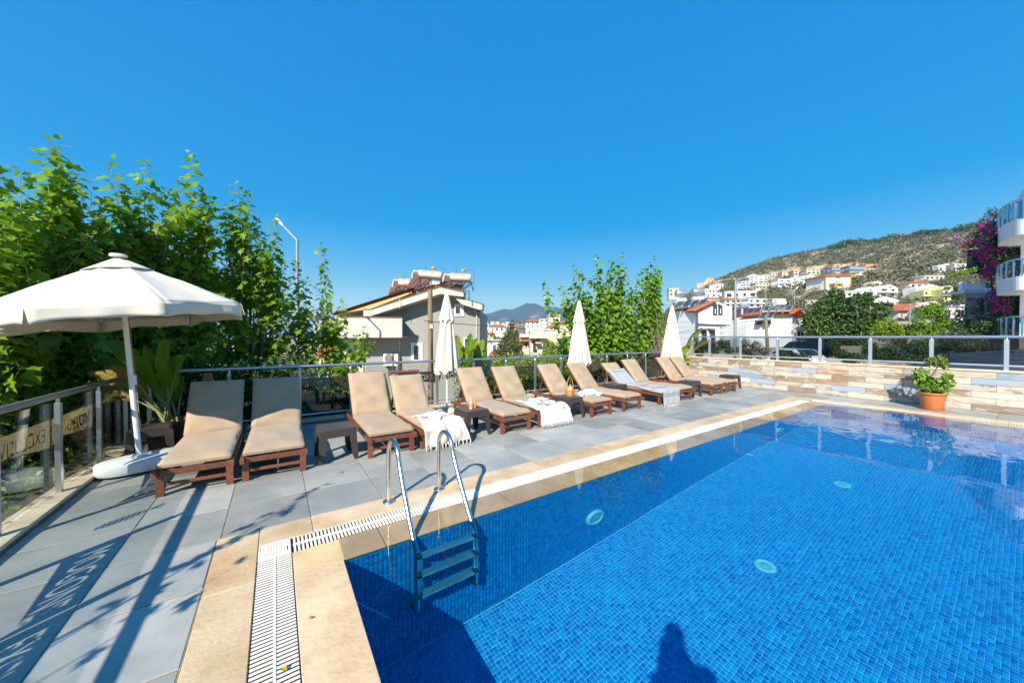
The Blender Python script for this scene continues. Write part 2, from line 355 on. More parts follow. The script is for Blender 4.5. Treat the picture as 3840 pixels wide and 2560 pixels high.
def mosaic(o, u, v, n, nu, nv, pitch=.035, size=.0292, proud=.0012):
    o, u, v, n = map(np.array, (o, u, v, n)); I, J = np.meshgrid(np.arange(nu), np.arange(nv), indexing='ij'); I = I.ravel(); J = J.ravel()
    jit = rng.normal(0, .0007, (len(I), 2))
    c = o + (I[:, None] * pitch + pitch / 2 + jit[:, :1]) * u + (J[:, None] * pitch + pitch / 2 + jit[:, 1:]) * v; h = size / 2
    q = np.array([(-1, -1), (1, -1), (1, 1), (-1, 1)]) * h
    top = c[:, None] + q[None, :, :1] * u + q[None, :, 1:] * v + n * proud
    base = c[:, None] + q[None, :, :1] * 1.1 * u + q[None, :, 1:] * 1.1 * v - n * .001
    Vv = np.concatenate([top, base], 1)
    fq = np.array([(0, 1, 2, 3), (4, 5, 1, 0), (5, 6, 2, 1), (6, 7, 3, 2), (7, 4, 0, 3)])
    t = np.clip(rng.beta(2.1, 2.3, len(I)) + .0, 0, 1); t[rng.random(len(I)) < .09] = 0
    return c, Vv, fq, t
sets = [mosaic((PX0 - .77, PY0, -DEPTH), (1, 0, 0), (0, 1, 0), (0, 0, 1), 322, 170),
        mosaic((PX0, PY1, -DEPTH), (1, 0, 0), (0, 0, 1), (0, -1, 0), 300, 43),
        mosaic((PX1, PY1, -DEPTH), (0, -1, 0), (0, 0, 1), (-1, 0, 0), 170, 43),
        mosaic((CAVITY, PY0, -DEPTH), (0, 1, 0), (0, 0, 1), (1, 0, 0), 170, 42)]
c, Vv, fq, t = sets[0]
dist = np.hypot(c[:, 0], c[:, 1]); inview = (c[:, 0] > .6) & (c[:, 0] * .60 + c[:, 1] > 2.98) & (c[:, 0] < 2.6)
order = np.argsort(np.where(inview, dist, 99))[:300]
near = np.zeros(len(c), bool); near[order] = True
tm = []
for k in range(7):
    tq = np.array([[-1, -1, .0012], [1, -1, .0012], [1, 1, .0012], [-1, 1, .0012], [-1.1, -1.1, -.001], [1.1, -1.1, -.001], [1.1, 1.1, -.001], [-1.1, 1.1, -.001]]) * [.0146, .0146, 1]
    tm.append(np_mesh('mosaic_tile', tq, fq, MOS, np.full(8, k / 7)))
recv = [basin]
for i in order: recv.append(link('mosaic_tile', tm[min(6, int(t[i] * 7))], basin, tuple(c[i])))
Va, Fa, Ta = [], [], []; off = 0
for si, (c, Vv, fq, t) in enumerate(sets):
    keep = ~near if si == 0 else np.ones(len(c), bool)
    Vv = Vv[keep]; t = t[keep]; Va.append(Vv.reshape(-1, 3)); Fa.append((fq[None] + (np.arange(len(Vv)) * 8)[:, None, None]).reshape(-1, 4) + off); Ta.append(np.repeat(t, 8)); off += len(Vv) * 8
recv.append(tag(link('mosaic', np_mesh('mosaic', np.concatenate(Va), np.concatenate(Fa), MOS, np.concatenate(Ta)), basin), kind='stuff'))
# water: a gently rippled surface flush with the rim, spilling over the coping at the back and the far side
def water_mat(name, tint):
    wm = bpy.data.materials.new(name); wm.use_nodes = True; b = wm.node_tree.nodes['Principled BSDF']
    b.inputs['Base Color'].default_value = (*tint, 1); b.inputs['Transmission Weight'].default_value = 1; b.inputs['Roughness'].default_value = 0; b.inputs['IOR'].default_value = 1.333; return wm
wm = water_mat('pool water', (.14, .76, .96)); wf = water_mat('thin overflow water', (.97, .98, .98))
wx = np.linspace(PX0 + .004, 11.195, 560); wy = np.linspace(PY0 + .01, 3.077, 330); X, Y = np.meshgrid(wx, wy, indexing='ij')
Z = np.zeros_like(X)
for k in range(26):
    lam = rng.choice([.11, .16, .24, .36, .6, .95]) * rng.uniform(.85, 1.2); a = rng.uniform(0, 2 * math.pi); ph = rng.uniform(0, 6.28)
    Z += .00052 * lam ** 1.1 * .55 * np.sin((X * math.cos(a) + Y * math.sin(a)) * 2 * math.pi / lam + ph)
calm = np.clip(.35 + .65 * ((X - 1.2) / 4), .35, 1); Z *= calm * (1 + .5 * np.sin(X * .8 + Y * .5))
ni, nj = X.shape; idx = np.arange(ni * nj).reshape(ni, nj)
Fw = np.stack([idx[:-1, :-1], idx[1:, :-1], idx[1:, 1:], idx[:-1, 1:]], -1).reshape(-1, 4)
film = ((X[:-1, :-1] > PX1 - .012) | (Y[:-1, :-1] > PY1 - .012)).ravel(); VW = np.stack([X, Y, Z - .0045], -1).reshape(-1, 3)
for nm, sel, mt in (('water', ~film, wm), ('overflow_water', film, wf)):
    if nm == 'water':                                      # added unseen water sheet in that cavity, it guides sunlight to the floor
        ex = np.linspace(CAVITY, PX0 + .004, 70); ey = np.linspace(PY0 + .01, PY1, 150); EX, EY = np.meshgrid(ex, ey, indexing='ij')
        dip = np.clip((PX0 - .005 - EX) / .285, 0, 1); EZ = -.0045 - .0145 * dip * dip * (3 - 2 * dip); ix = np.arange(EX.size).reshape(EX.shape) + len(VW)
        Fe = np.stack([ix[:-1, :-1], ix[1:, :-1], ix[1:, 1:], ix[:-1, 1:]], -1).reshape(-1, 4)
        w_ = tag(link(nm, np_mesh(nm, np.concatenate([VW, np.stack([EX, EY, EZ], -1).reshape(-1, 3)]), np.concatenate([Fw[sel], Fe]), mt, smooth=True)), kind='structure'); w_.cycles.is_caustics_caster = True; continue
    w_ = tag(link(nm, np_mesh(nm, VW, Fw[sel], mt, smooth=True)), kind='structure'); w_.cycles.is_caustics_caster = True
for o in recv + wet + [coping]: o.cycles.is_caustics_receiver = True
def wet_thing(o):
    if o.type == 'MESH': o.cycles.is_caustics_receiver = True
    for ch in o.children: wet_thing(ch)
# ================================================================== ladder
STEEL = M('polished steel', (.72, .71, .68), .24, 1.0, c2=(.62, .58, .5), scale=12)
STEPM = M('ribbed steel tread', (.5, .55, .56), .35, .8, bump=.5, bscale=160)
BLACK = M('black rubber', (.02, .02, .022), .5)
lad = thing('pool_ladder', 'chrome pool ladder with two curved handrails and three treads at near pool corner', 'ladder', (.9, 3.47, 0))
for k, x in enumerate((0, .516)):
    path = [(x, 0, -.01), (x, 0, .1), (x, -.004, .4)]
    for i in range(1, 12):
        a = math.pi * i / 12 * 1.02; path.append((x, -.165 + .165 * math.cos(a) - .02 * i / 12, .47 + .175 * math.sin(a)))
    path += [(x, -.37, .46), (x, -.47, .31), (x, -.62, .12), (x, -.72, -.0), (x, -.775, -.08), (x, -.8, -.2), (x, -.81, -.55), (x, -.815, -.93)]
    # resample smooth
    P = [Vector(p) for p in path]; Q = []
    for i in range(len(P) - 1):
        p0, p1, p2, p3 = P[max(i - 1, 0)], P[i], P[i + 1], P[min(i + 2, len(P) - 1)]
        for s in (0, .33, .67):
            Q.append(.5 * ((2 * p1) + (p2 - p0) * s + (2 * p0 - 5 * p1 + 4 * p2 - p3) * s * s + (3 * p1 - p0 - 3 * p2 + p3) * s ** 3))
    Q.append(P[-1]); MB().tube(Q, .0215, 16).build('handrail', STEEL, lad)
    MB().lathe([(.0, .02), (.05, .02), (.056, .012), (.056, .002)], 24, (x, 0, 0)).build('flange', STEEL, lad)
    MB().tube([(x, -.818, -.93), (x, -.73, -.96)], .028, 12).build('foot', BLACK, lad)
for z in (-.2, -.47, -.74):
    st = MB().box((.03, -.862, z - .012), (.486, -.785, z + .012), .004).build('tread', STEPM, lad)
    for x in (.012, .504): MB().tube([(x - .02, -.823, z), (x + .02, -.823, z)], .03, 10).build('bracket', BLACK, st)
wet_thing(lad)
# ------------------------------------------------------------------ underwater fittings
WPL = M('white pool fitting', (.8, .84, .82), .4)
GL_L = M('lamp lens', (.35, .62, .66), .25)
for x, lab in ((3.0, 'round white underwater lamp on pool wall, the one nearer the ladder'), (8.25, 'round white underwater lamp on pool wall, the one nearer the far corner')):
    t_ = thing('pool_lamp', lab, 'pool lamp', (x, PY1, -.97), group='underwater wall lamps')
    def rot(mb): return mb.xf(Matrix.Rotation(R(90), 4, 'X'))
    rot(MB().lathe([(.14, 0), (.14, .02), (.125, .034), (.085, .036), (.085, .02)], 32)).build('ring', WPL, t_)
    rot(MB().lathe([(.085, .022), (.06, .034), (.0, .04)], 32)).build('lens', GL_L, t_)
    wet_thing(t_)
for (x, y), lab in zip(((4.13, 1.49), (6.67, 1.47), (9.52, 1.47)), ('nearest', 'middle', 'farthest')):
    t_ = thing('floor_inlet', 'small round pale inlet on pool floor, %s of the three' % lab, 'inlet', (x, y, -DEPTH + .002), group='pool floor inlets')
    MB().lathe([(.1, 0), (.1, .014), (.085, .018), (.05, .018), (.05, .008)], 24).build('ring', WPL, t_)
    MB().lathe([(.05, .01), (.04, .022), (0, .024)], 20).build('cap', GL_L, t_)
    wet_thing(t_)
# ================================================================== railings
GLS = glass_mat('railing glass', (.88, .915, .90), 1.5, 1.1)
GLD = glass_mat('dark railing glass', (.60, .65, .67), 1.5, 1.0)
GLR = glass_mat('smoked railing glass', (.64, .69, .72), 1.5, .8)
FILM = M('frosted tan film', (.42, .30, .165), .55, c2=(.35, .245, .13), scale=30, trans=.45)
FILMB = M('frosted brown film', (.13, .095, .07), .5, c2=(.1, .07, .05), scale=30, trans=.25)
LOGO = M('dark print on glass', (.07, .045, .03), .5)
def word_band(word, length, height, z0, m, text_h):
    'strip of film with the word cut out of it; x runs along the strip, y is up'
    cu = bpy.data.curves.new('band', 'FONT'); cu.body = word; cu.align_x = 'CENTER'; cu.align_y = 'CENTER'; cu.size = text_h * 1.38; cu.space_character = 1.06; cu.resolution_u = 3
    ob = bpy.data.objects.new('band', cu); col.objects.link(ob)
    bpy.context.view_layer.update()
    w = ob.dimensions.x; sxx = min(1.0, length * .82 / w)
    for o in bpy.context.selected_objects: o.select_set(False)
    ob.select_set(True); bpy.context.view_layer.objects.active = ob
    bpy.ops.object.convert(target='CURVE'); cu2 = ob.data
    for s in cu2.splines:
        for p in s.bezier_points:
            for q in ('co', 'handle_left', 'handle_right'):
                v = getattr(p, q).copy(); v.x *= sxx; setattr(p, q, v)
    s = cu2.splines.new('POLY'); s.points.add(3)
    for p, (x, y) in zip(s.points, ((-length / 2, -height / 2), (length / 2, -height / 2), (length / 2, height / 2), (-length / 2, height / 2))): p.co = (x, y, 0, 1)
    s.use_cyclic_u = True; cu2.dimensions = '2D'; cu2.fill_mode = 'BOTH'; cu2.resolution_u = 3
    bpy.context.view_layer.update()
    me = bpy.data.meshes.new_from_object(ob.evaluated_get(bpy.context.evaluated_depsgraph_get())); bpy.data.objects.remove(ob)
    me.materials.clear(); me.materials.append(m); me.name = 'lettering_band'; return me
def emblem_mesh(m):
    mb = MB()                                           # leaf-shaped emblem with horizontal stripes and a small crown
    for k in range(9):
        z = -.13 + .0275 * k; w = .062 * math.sqrt(max(.02, 1 - ((k - 4) / 4.6) ** 2)); mb.box((-w, -.001, z), (w, .001, z + .019))
    for a in (-35, -12, 12, 35): mb.bar((0, 0, .125), (math.sin(R(a)) * .09, 0, .125 + math.cos(R(a)) * .09), .014, .002, (0, 1, 0))
    return mb.mesh('emblem', m)
EMB = emblem_mesh(LOGO)
# left railing, along Y at X = -1.8
rl = thing('glass_railing', 'glass and aluminium railing with tan lettered film along the left side beside the hedge', 'railing', (-1.8, 0, .062), group='terrace railings')
yp = [1.57, 2.53, 3.49, 4.45, 5.41, 6.38, 7.31, 7.58]
for y in yp:
    MB().box((-.02, y - .024, 0), (.02, y + .024, .89), .004).build('post', ALU, rl)
    MB().box((-.012, y - .015, .89), (.012, y + .015, .945)).build('bracket', STEEL, rl)
MB().tube([(0, 1.0, .965), (0, 7.62, .965)], .031, 14).build('top_rail', M('weathered rail', (.42, .42, .4), .38, .75, c2=(.3, .3, .28), scale=9), rl)
words = ['EXCLUSIVE', 'MOGONS', None, 'EXCLUSIVE', 'MOGONS', None, 0]
bands = {}
for (a, b), w in zip(zip(yp, yp[1:]), words):
    pane = MB().box((-.045, a + .004, .012), (-.035, b - .004, .9)).build('glass_pane', GLS, rl)
    if w == 0: continue
    if w:
        if w not in bands: bands[w] = word_band(w, .925, .275, 0, FILM, .135)
        o = link('lettering_band', bands[w], pane, (-.05, (a + b) / 2, .59)); o.rotation_euler = (R(90), 0, R(-90))
    else: o = link('emblem', EMB, pane, (-.05, (a + b) / 2 - .05, .6)); o.rotation_euler = (0, 0, R(90))
# back railing, along X at Y = 7.6
rb = thing('glass_railing', 'long glass and aluminium railing with brown lettered film behind the row of loungers', 'railing', (0, 7.6, .062), group='terrace railings')
xp = [-1.62, -.66, .365, 1.24, 2.15, 3.06, 4.0, 4.94, 5.9, 6.85, 7.84, 8.82, 9.83, 10.83, 11.8, 12.62]
for x in xp:
    MB().box((x - .025, -.025, 0), (x + .025, .025, .93), .004).build('post', ALU, rb)
    MB().lathe([(.024, .93), (.016, .95), (.014, .985)], 10, (x, 0, 0)).build('bracket', STEEL, rb)
MB().tube([(-1.8, 0, 1.0), (12.68, 0, 1.0)], .027, 14).build('top_rail', ALU, rb)
MB().tube([(-1.62, 0, .09), (12.62, 0, .09)], .017, 10).build('lower_rail', ALU, rb)
BLUEF = M('blue peel-off film', (.03, .05, .55), .5)
MB().box((6.3, -.012, .967), (12.6, .012, .9725)).build('film_edge', BLUEF, rb)
words = [None, None, 'MOGONS', None, 'EXCLUSIVE', 'MOGONS', None, 'EXCLUSIVE', 'MOGONS', None, 'EXCLUSIVE', 'MOGONS', None, None, None]
bb = {}
for (a, b), w in zip(zip(xp, xp[1:]), words):
    pane = MB().box((a + .03, -.005, .12), (b - .03, .005, .95)).build('glass_pane', GLD if a > 8 else GLS, rb)
    if w:
        if w not in bb: bb[w] = word_band(w, .84, .26, 0, FILMB, .125)
        o = link('lettering_band', bb[w], pane, ((a + b) / 2, .012, .64)); o.rotation_euler = (R(90), 0, R(180))
    elif a > -1: o = link('emblem', EMB, pane, ((a + b) / 2, .011, .62))
# wall on the right clad in wood-look tiles
wall = thing('tiled_wall', 'low wall clad in weathered wood look tiles with blue pieces at the pool end', 'wall', (12.72, 0, 0))
CORE = M('pale wall grout', (.62, .56, .47), .8)
MB().box((.0, -3.6, -.3), (.22, 7.06, .86)).build('core', CORE, wall)
MB().box((-.03, -3.6, .862), (.25, 7.09, .9), .004).build('cap', CURB, wall)
def wood_tile(name, c, c2, c3):
    m = M(name, c, .55, c2=c2, scale=2.2, detail=9, mix=(.3, .62), bump=.25, bscale=14, rand=.12, stretch=(9, 1.4, 9))
    N = m.node_tree.nodes; L = m.node_tree.links
    b = N['Principled BSDF']; src = b.inputs['Base Color'].links[0].from_socket
    nz = N.new('ShaderNodeTexNoise'); nz.inputs['Scale'].default_value = 3.2; nz.inputs['Detail'].default_value = 8; nz.inputs['Roughness'].default_value = .7
    mp = N.new('ShaderNodeMapping'); mp.inputs['Scale'].default_value = (3, 1, 2.6)
    tc = [n for n in N if n.type == 'VECT_MATH'][0]; L.new(tc.outputs[0], mp.inputs[0]); L.new(mp.outputs[0], nz.inputs[0])
    mr = N.new('ShaderNodeMapRange'); mr.inputs[1].default_value = .53; mr.inputs[2].default_value = .6; L.new(nz.outputs[0], mr.inputs[0])
    mx = N.new('ShaderNodeMix'); mx.data_type = 'RGBA'; rg = N.new('ShaderNodeRGB'); rg.outputs[0].default_value = (*c3, 1)
    L.new(mr.outputs[0], mx.inputs[0]); L.new(src, mx.inputs[6]); L.new(rg.outputs[0], mx.inputs[7]); L.new(mx.outputs[2], b.inputs['Base Color']); return m
WT = [wood_tile('whitewashed plank tile', (.66, .59, .49), (.52, .45, .36), (.42, .34, .26)), wood_tile('cream plank tile', (.62, .54, .44), (.50, .42, .32), (.34, .25, .17)),
      wood_tile('brown plank tile', (.21, .145, .095), (.36, .28, .21), (.52, .46, .38)), wood_tile('blue plank tile', (.25, .32, .43), (.33, .39, .47), (.40, .40, .38)),
      wood_tile('rusty plank tile', (.54, .44, .32), (.36, .2, .1), (.26, .18, .12)), wood_tile('grey plank tile', (.38, .35, .31), (.5, .46, .41), (.22, .2, .18))]
wt_mesh = {}
rows = [.858, .713, .572, .431, .29, .148, .003]
for ri, (zt, zb_) in enumerate(zip(rows, rows[1:])):
    y = 7.05 - (.33 if ri % 2 else 0) + .012; first = True; yt = 7.05
    while yt > -3.4:
        yb_ = (7.05 - .34 if (ri % 2 and first) else yt - .667); first = False
        kind = random.choices(range(6), (22, 12, 20, 22, 8, 16))[0]; key = (kind, round(yt - yb_, 2), ri)
        if key not in wt_mesh:
            l = (yt - yb_) / 2 - .003; wt_mesh[key] = MB().box((-.012, -l, -(zt - zb_) / 2 + .003), (0, l, (zt - zb_) / 2 - .003), .0015).mesh('tile', WT[kind])
        link('tile', wt_mesh[key], wall, (random.uniform(-.0015, .0015), (yt + yb_) / 2, (zt + zb_) / 2)); yt = yb_
rr = thing('glass_railing', 'smoked glass railing with aluminium posts standing on the tiled wall', 'railing', (12.83, 0, .9), group='terrace railings')
yp = [-2.8, -1.78, -.755, .267, 1.29, 2.315, 3.33, 4.35, 5.38, 6.38, 7.0]
for y in yp:
    MB().box((-.03, y - .032, 0), (.03, y + .032, .66), .004).build('post', M('pale post', (.62, .66, .7), .35, .7), rr)
    MB().lathe([(.02, .66), (.014, .675), (.014, .7)], 10, (0, y, 0)).build('bracket', STEEL, rr)
MB().tube([(0, -3.2, .715), (0, 7.1, .715)], .03, 14).build('top_rail', ALU, rr)
MB().tube([(0, -3.2, .1), (0, 7.0, .1)], .018, 10).build('lower_rail', M('pale post', 0), rr)
MB().box((-.012, -3.2, .676), (.012, 5.3, .683)).build('film_edge', BLUEF, rr)
for a, b in zip(yp, yp[1:]): MB().box((-.005, a + .036, .125), (.005, b - .036, .674)).build('glass_pane', GLR, rr)

# ================================================================== sun loungers
WOOD = M('red brown oiled wood', (.2, .068, .03), .42, c2=(.12, .04, .02), scale=2.2, detail=8, mix=(.4, .65), bump=.12, bscale=20, stretch=(14, 1.6, 14), rand=.15, coat=.15)
FAB = M('beige cushion fabric', (.4, .297, .192), .85, c2=(.36, .265, .17), scale=5, bump=.25, bscale=420, rand=.05, sheen=.15)
SEAM = M('cushion piping', (.42, .31, .2), .85)
def cushion(lx, ly, h, name, parent, wr=.009, seed=0):
    'padded cushion, origin at the middle of its near lower edge'
    rs = np.random.default_rng(seed); ph = rs.uniform(0, 6.28, 8); n, k = 22, 26; V = []
    def prof(t): s = abs(2 * t - 1); return (max(0, 1 - s ** 9)) ** .5
    def hh(u, v):
        w = wr * (math.sin(v * 19 + ph[0] + 2 * math.sin(u * 4 + ph[1])) * math.exp(-((v - .25) / .22) ** 2) + .6 * math.sin(u * 9 + v * 7 + ph[2]) + .5 * math.sin(v * 13 - u * 6 + ph[3]))
        e = min(prof(u), prof(v)); return h * (.55 + .45 * e) + (w + .012 * math.sin(math.pi * u) * math.sin(math.pi * v)) * e
    mb = MB()
    mb.sheet(lambda u, v: ((u - .5) * lx * (1 - .012 * (1 - prof(v))), v * ly, hh(u, v)), n, k)
    mb.sheet(lambda u, v: ((u - .5) * lx, (1 - v) * ly, h * .02), n, k)
    ring = [(u, 0) for u in np.linspace(0, 1, n + 1)] + [(1, v) for v in np.linspace(0, 1, k + 1)[1:]] + [(u, 1) for u in np.linspace(1, 0, n + 1)[1:]] + [(0, v) for v in np.linspace(1, 0, k + 1)[1:-1]]
    top = [((u - .5) * lx * (1 - .012 * (1 - prof(v))), v * ly, hh(u, v)) for u, v in ring]; mid = [((u - .5) * lx * 1.015, v * ly + (.004 if v > .5 else -.004), h * .34) for u, v in ring]; low = [((u - .5) * lx, v * ly, h * .02) for u, v in ring]
    m = len(ring); mb.add(top + mid + low, [(a * m + (i + 1) % m, a * m + i, a * m + m + i, a * m + m + (i + 1) % m) for a in (0, 1) for i in range(m)], True)
    o = mb.build(name, FAB, parent)
    pt = [((u - .5) * lx * 1.018, v * ly + (.005 if v > .5 else -.005), h * .36) for u, v in ring]; MB().tube(pt + pt[:1], .0035, 5, False).build('piping', SEAM, o)
    return o
def lounger(label, x, y=4.86, ang=50, slip=0, seed=0, rz=0):
    t = thing('sun_lounger', label, 'sun lounger', (x, y, 0), rz, 'wooden sun loungers along the railing')
    for s in (-1, 1):
        MB().box((s * .3 - .02, -.09, .215), (s * .3 + .02, 1.93, .275), .005).build('side_rail', WOOD, t)
        MB().bar((s * .275, .02, 0), (s * .275, .02, .27), .062, .045).build('leg', WOOD, t)
        MB().bar((s * .275, 1.52, 0), (s * .275, 1.45, .27), .062, .045).build('leg', WOOD, t)
        MB().bar((s * .262, 1.84, .225), (s * .262, 1.86, .12), .03, .045).build('stub', WOOD, t)
    MB().box((-.28, 0, .2), (.28, .035, .262), .004).build('front_rail', WOOD, t)
    MB().box((-.25, .008, .095), (.25, .034, .128), .004).build('stretcher', WOOD, t)
    MB().box((-.25, 1.47, .11), (.25, 1.5, .145), .004).build('stretcher', WOOD, t)
    MB().box((-.28, 1.86, .22), (.28, 1.9, .27), .004).build('back_rail', WOOD, t)
    me = MB().box((-.28, -.031, -.008), (.28, .031, .008), .003).mesh('slat', WOOD)
    for k in range(14): link('slat', me, t, (0, .085 + .083 * k, .283))
    fm = MB()
    for s in (-1, 1): fm.box((s * .272 - .018, 0, -.02), (s * .272 + .018, .86, .02), .004)
    fm.box((-.253, .805, -.018), (.253, .86, .018), .004); br = fm.build('backrest', WOOD, t, (0, 1.24, .285)); br.rotation_euler = (R(ang), 0, 0)
    for k in range(9): link('slat', me, br, (0, .05 + .083 * k, .012))
    a = R(ang); py = 1.24 + .5 * math.cos(a); pz = .285 + .5 * math.sin(a)
    for s in (-1, 1): MB().bar((s * .235, py, pz), (s * .235, py + .22, .25), .02, .034).build('prop', WOOD, t)
    cushion(.585, 1.26, .072, 'seat_cushion', t, seed=seed).location = (0, -.02, .29)
    b = cushion(.585, .8, .068, 'back_cushion', t, wr=.012, seed=seed + 50); b.rotation_euler = (R(ang), 0, 0)
    q = .03 - slip; b.location = (0, 1.24 + q * math.cos(a) - .022 * math.sin(a), .285 + q * math.sin(a) + .022 * math.cos(a))
    return t
LX = dict(a=-.70, b=-.013, c=1.31, d=2.02, e=3.385, f=4.18, g=5.52, h=6.51, i=7.83, j=8.64, k=10.21, l=11.04)
labs = dict(a='beige cushioned wooden lounger nearest the open parasol, its back half in shade', b='beige cushioned wooden lounger, second from the open parasol, beside the lone dark stool',
    c='beige lounger with a woven straw bag hung on its back', d='beige lounger with a cream fringed throw over its foot and bare top bar showing',
    e='beige lounger just right of the stool with two bottles', f='beige lounger with the white blue-printed towel over its foot',
    g='beige lounger with a rolled white towel, behind the basket stool', h='beige lounger behind the middle closed parasol, its back in the parasol shadow',
    i='beige lounger covered with a long grey tasselled towel', j='beige lounger between the grey towel and the ashtray stool', k='beige lounger behind the farthest closed parasol, back in dark shade', l='beige lounger at the far end of the row, next to the tiled wall')
angs = dict(a=52, b=52, c=53, d=53, e=52, f=50, g=49, h=48, i=42, j=50, k=52, l=50)
LOUNGE = {}
for q, k in enumerate(LX): LOUNGE[k] = lounger(labs[k], LX[k], 4.87 + (.02 if k in 'ghij' else 0), angs[k], slip=.1 if k == 'd' else 0, seed=q, rz=R(random.uniform(-1.2, 1.2)))

# ================================================================== rattan-look stools
RAT = M('dark woven plastic', (.07, .055, .05), .42, rand=.1)
nt = RAT.node_tree; tc = nt.nodes.new('ShaderNodeTexCoord'); ck = nt.nodes.new('ShaderNodeTexBrick'); ck.inputs['Scale'].default_value = 26; ck.offset = .5; ck.inputs['Mortar Size'].default_value = .04; ck.inputs['Mortar Smooth'].default_value = 1
ck.inputs['Brick Width'].default_value = .55; ck.inputs['Row Height'].default_value = .3
mpn = nt.nodes.new('ShaderNodeVectorMath'); mpn.operation = 'DOT_PRODUCT'; mpn.inputs[1].default_value = (1, 1, 0); cx = nt.nodes.new('ShaderNodeCombineXYZ'); spz = nt.nodes.new('ShaderNodeSeparateXYZ')
nt.links.new(tc.outputs['Object'], mpn.inputs[0]); nt.links.new(tc.outputs['Object'], spz.inputs[0]); nt.links.new(mpn.outputs['Value'], cx.inputs[0]); nt.links.new(spz.outputs[2], cx.inputs[1]); nt.links.new(cx.outputs[0], ck.inputs['Vector'])
b_ = nt.nodes['Principled BSDF']; sk = b_.inputs['Base Color'].links[0].from_socket; mxr = nt.nodes.new('ShaderNodeMix'); mxr.data_type = 'RGBA'; mxr.inputs[7].default_value = (.02, .015, .013, 1); nt.links.new(ck.outputs['Fac'], mxr.inputs[0]); nt.links.new(sk, mxr.inputs[6]); nt.links.new(mxr.outputs[2], b_.inputs['Base Color'])
bp = nt.nodes.new('ShaderNodeBump'); bp.inputs['Strength'].default_value = .9; bp.inputs['Distance'].default_value = .006; bp.invert = True; nt.links.new(ck.outputs['Fac'], bp.inputs['Height']); nt.links.new(bp.outputs[0], nt.nodes['Principled BSDF'].inputs['Normal'])
def rrect(hw, r, n=5):
    P = []
    for cx_, cy_, a0 in ((hw - r, hw - r, 0), (-hw + r, hw - r, 90), (-hw + r, -hw + r, 180), (hw - r, -hw + r, 270)):
        for i in range(n + 1): a = R(a0 + 90 * i / n); P.append((cx_ + r * math.cos(a), cy_ + r * math.sin(a)))
    return P
def stool(label, x, y, rz=0):
    t = thing('rattan_stool', label, 'stool', (x, y, 0), rz, 'dark rattan side stools')
    p0 = rrect(.205, .035); p1 = rrect(.215, .035); v = [(a, b, .42) for a, b in p0] + [(a, b, .412) for a, b in p1] + [(a, b, .395) for a, b in p1]; n = len(p0)
    MB().add(v, [tuple(range(n))] + [(k * n + i, k * n + n + i, k * n + n + (i + 1) % n, k * n + (i + 1) % n) for k in (0, 1) for i in range(n)]).build('top', RAT, t)
    # skirt panels with an arched cut on each side
    for s in range(4):
        mb = MB(); K = 20; V = []
        for i in range(K + 1):
            u = -1 + 2 * i / K; au = abs(u); arch = .315 if au < .62 else (.315 - .315 * ((au - .62) / .1) if au < .72 else 0)
            arch = max(arch, 0)
            for z in (.4, arch):
                flare = .212 + .022 * (1 - z / .4); V.append((u * flare, -flare, z))
        f = [(2 * i, 2 * i + 1, 2 * i + 3, 2 * i + 2) for i in range(K)]
        o = mb.add(V, f).build('side', RAT, t); o.rotation_euler = (0, 0, R(90 * s)); solid(o, .012, -1)
    for sx in (-1, 1):
        for sy in (-1, 1): MB().bar((sx * .198, sy * .198, .39), (sx * .216, sy * .216, 0), .028, .028).build('leg', RAT, t)
    return t
stool('dark rattan stool tucked behind the open parasol base beside the big leafy plant', -1.37, 6.55, .1)
stool('dark rattan stool standing alone between the second and third loungers', .66, 5.19, .03)
stool('dark rattan stool carrying two small oil bottles', 2.70, 5.2, .05)
stool('dark rattan stool carrying the handled basket', 4.86, 5.19, .06)
stool('empty dark rattan stool beside the grey tasselled towel', 7.15, 5.9, -.02)
stool('dark rattan stool carrying a round ashtray', 9.36, 5.2, .04)
stool('dark rattan stool in the far corner against the tiled wall', 11.9, 5.3, -.05)
# ================================================================== things lying on loungers and stools
def towel(name, label, cat, lk, m, x0, x1, run, drop, seed, zs=.372, fold=.012, twist=0., start=None, group='towels and throws', flare=0):
    'cloth lying on a lounger seat from y = run back to the foot, then hanging `drop` below it'
    rs = np.random.default_rng(seed); ph = rs.uniform(0, 6.28, 10); L = LOUNGE[lk]; o = thing(name, label, cat, L.location, L.rotation_euler.z, group)
    total = run + drop
    def fn(u, v):
        s = v * total; x = x0 + (x1 - x0) * u
        if s < run: y = run - s - .05; z = zs
        else:
            k = (s - run) / max(drop, 1e-6); y = -.052 - .05 * min(1, k * 4) - .03 * k; z = zs - .012 - (s - run)
        w = fold * (math.sin(u * 11 + ph[0] + 3 * math.sin(v * 4 + ph[1])) + .7 * math.sin(v * 9 + u * 5 + ph[2]) + .5 * math.sin(u * 23 - v * 6 + ph[3]))
        if s < run: z += max(-.006, w * .8) + .004
        else: y -= abs(w) * 1.6 * min(1, (s - run) / .08); x += w * .6; x += (u - .5) * flare * (s - run)
        x += twist * (v - .5) + .02 * math.sin(v * 7 + ph[4]); y += .03 * math.sin(u * 5 + ph[5]) * (1 if s < run else .3)
        z += .006 * math.sin(u * 37 + v * 21 + ph[6])
        over = abs(x) - .30                                 # sides fall off the cushion edge
        if over > 0 and s < run: z -= over * 1.5; x -= math.copysign(over * .5, x)
        return (x, y, z)
    c = MB().sheet(fn, 44, 60).build('cloth', m, o); solid(c, .005, 1); return o, fn
CREAM = M('cream cotton', (.72, .63, .54), .9, c2=(.66, .57, .48), scale=4, bump=.3, bscale=300, sheen=.3)
WHITE = M('white cotton', (.82, .82, .80), .9, c2=(.76, .76, .75), scale=5, bump=.35, bscale=260, sheen=.3)
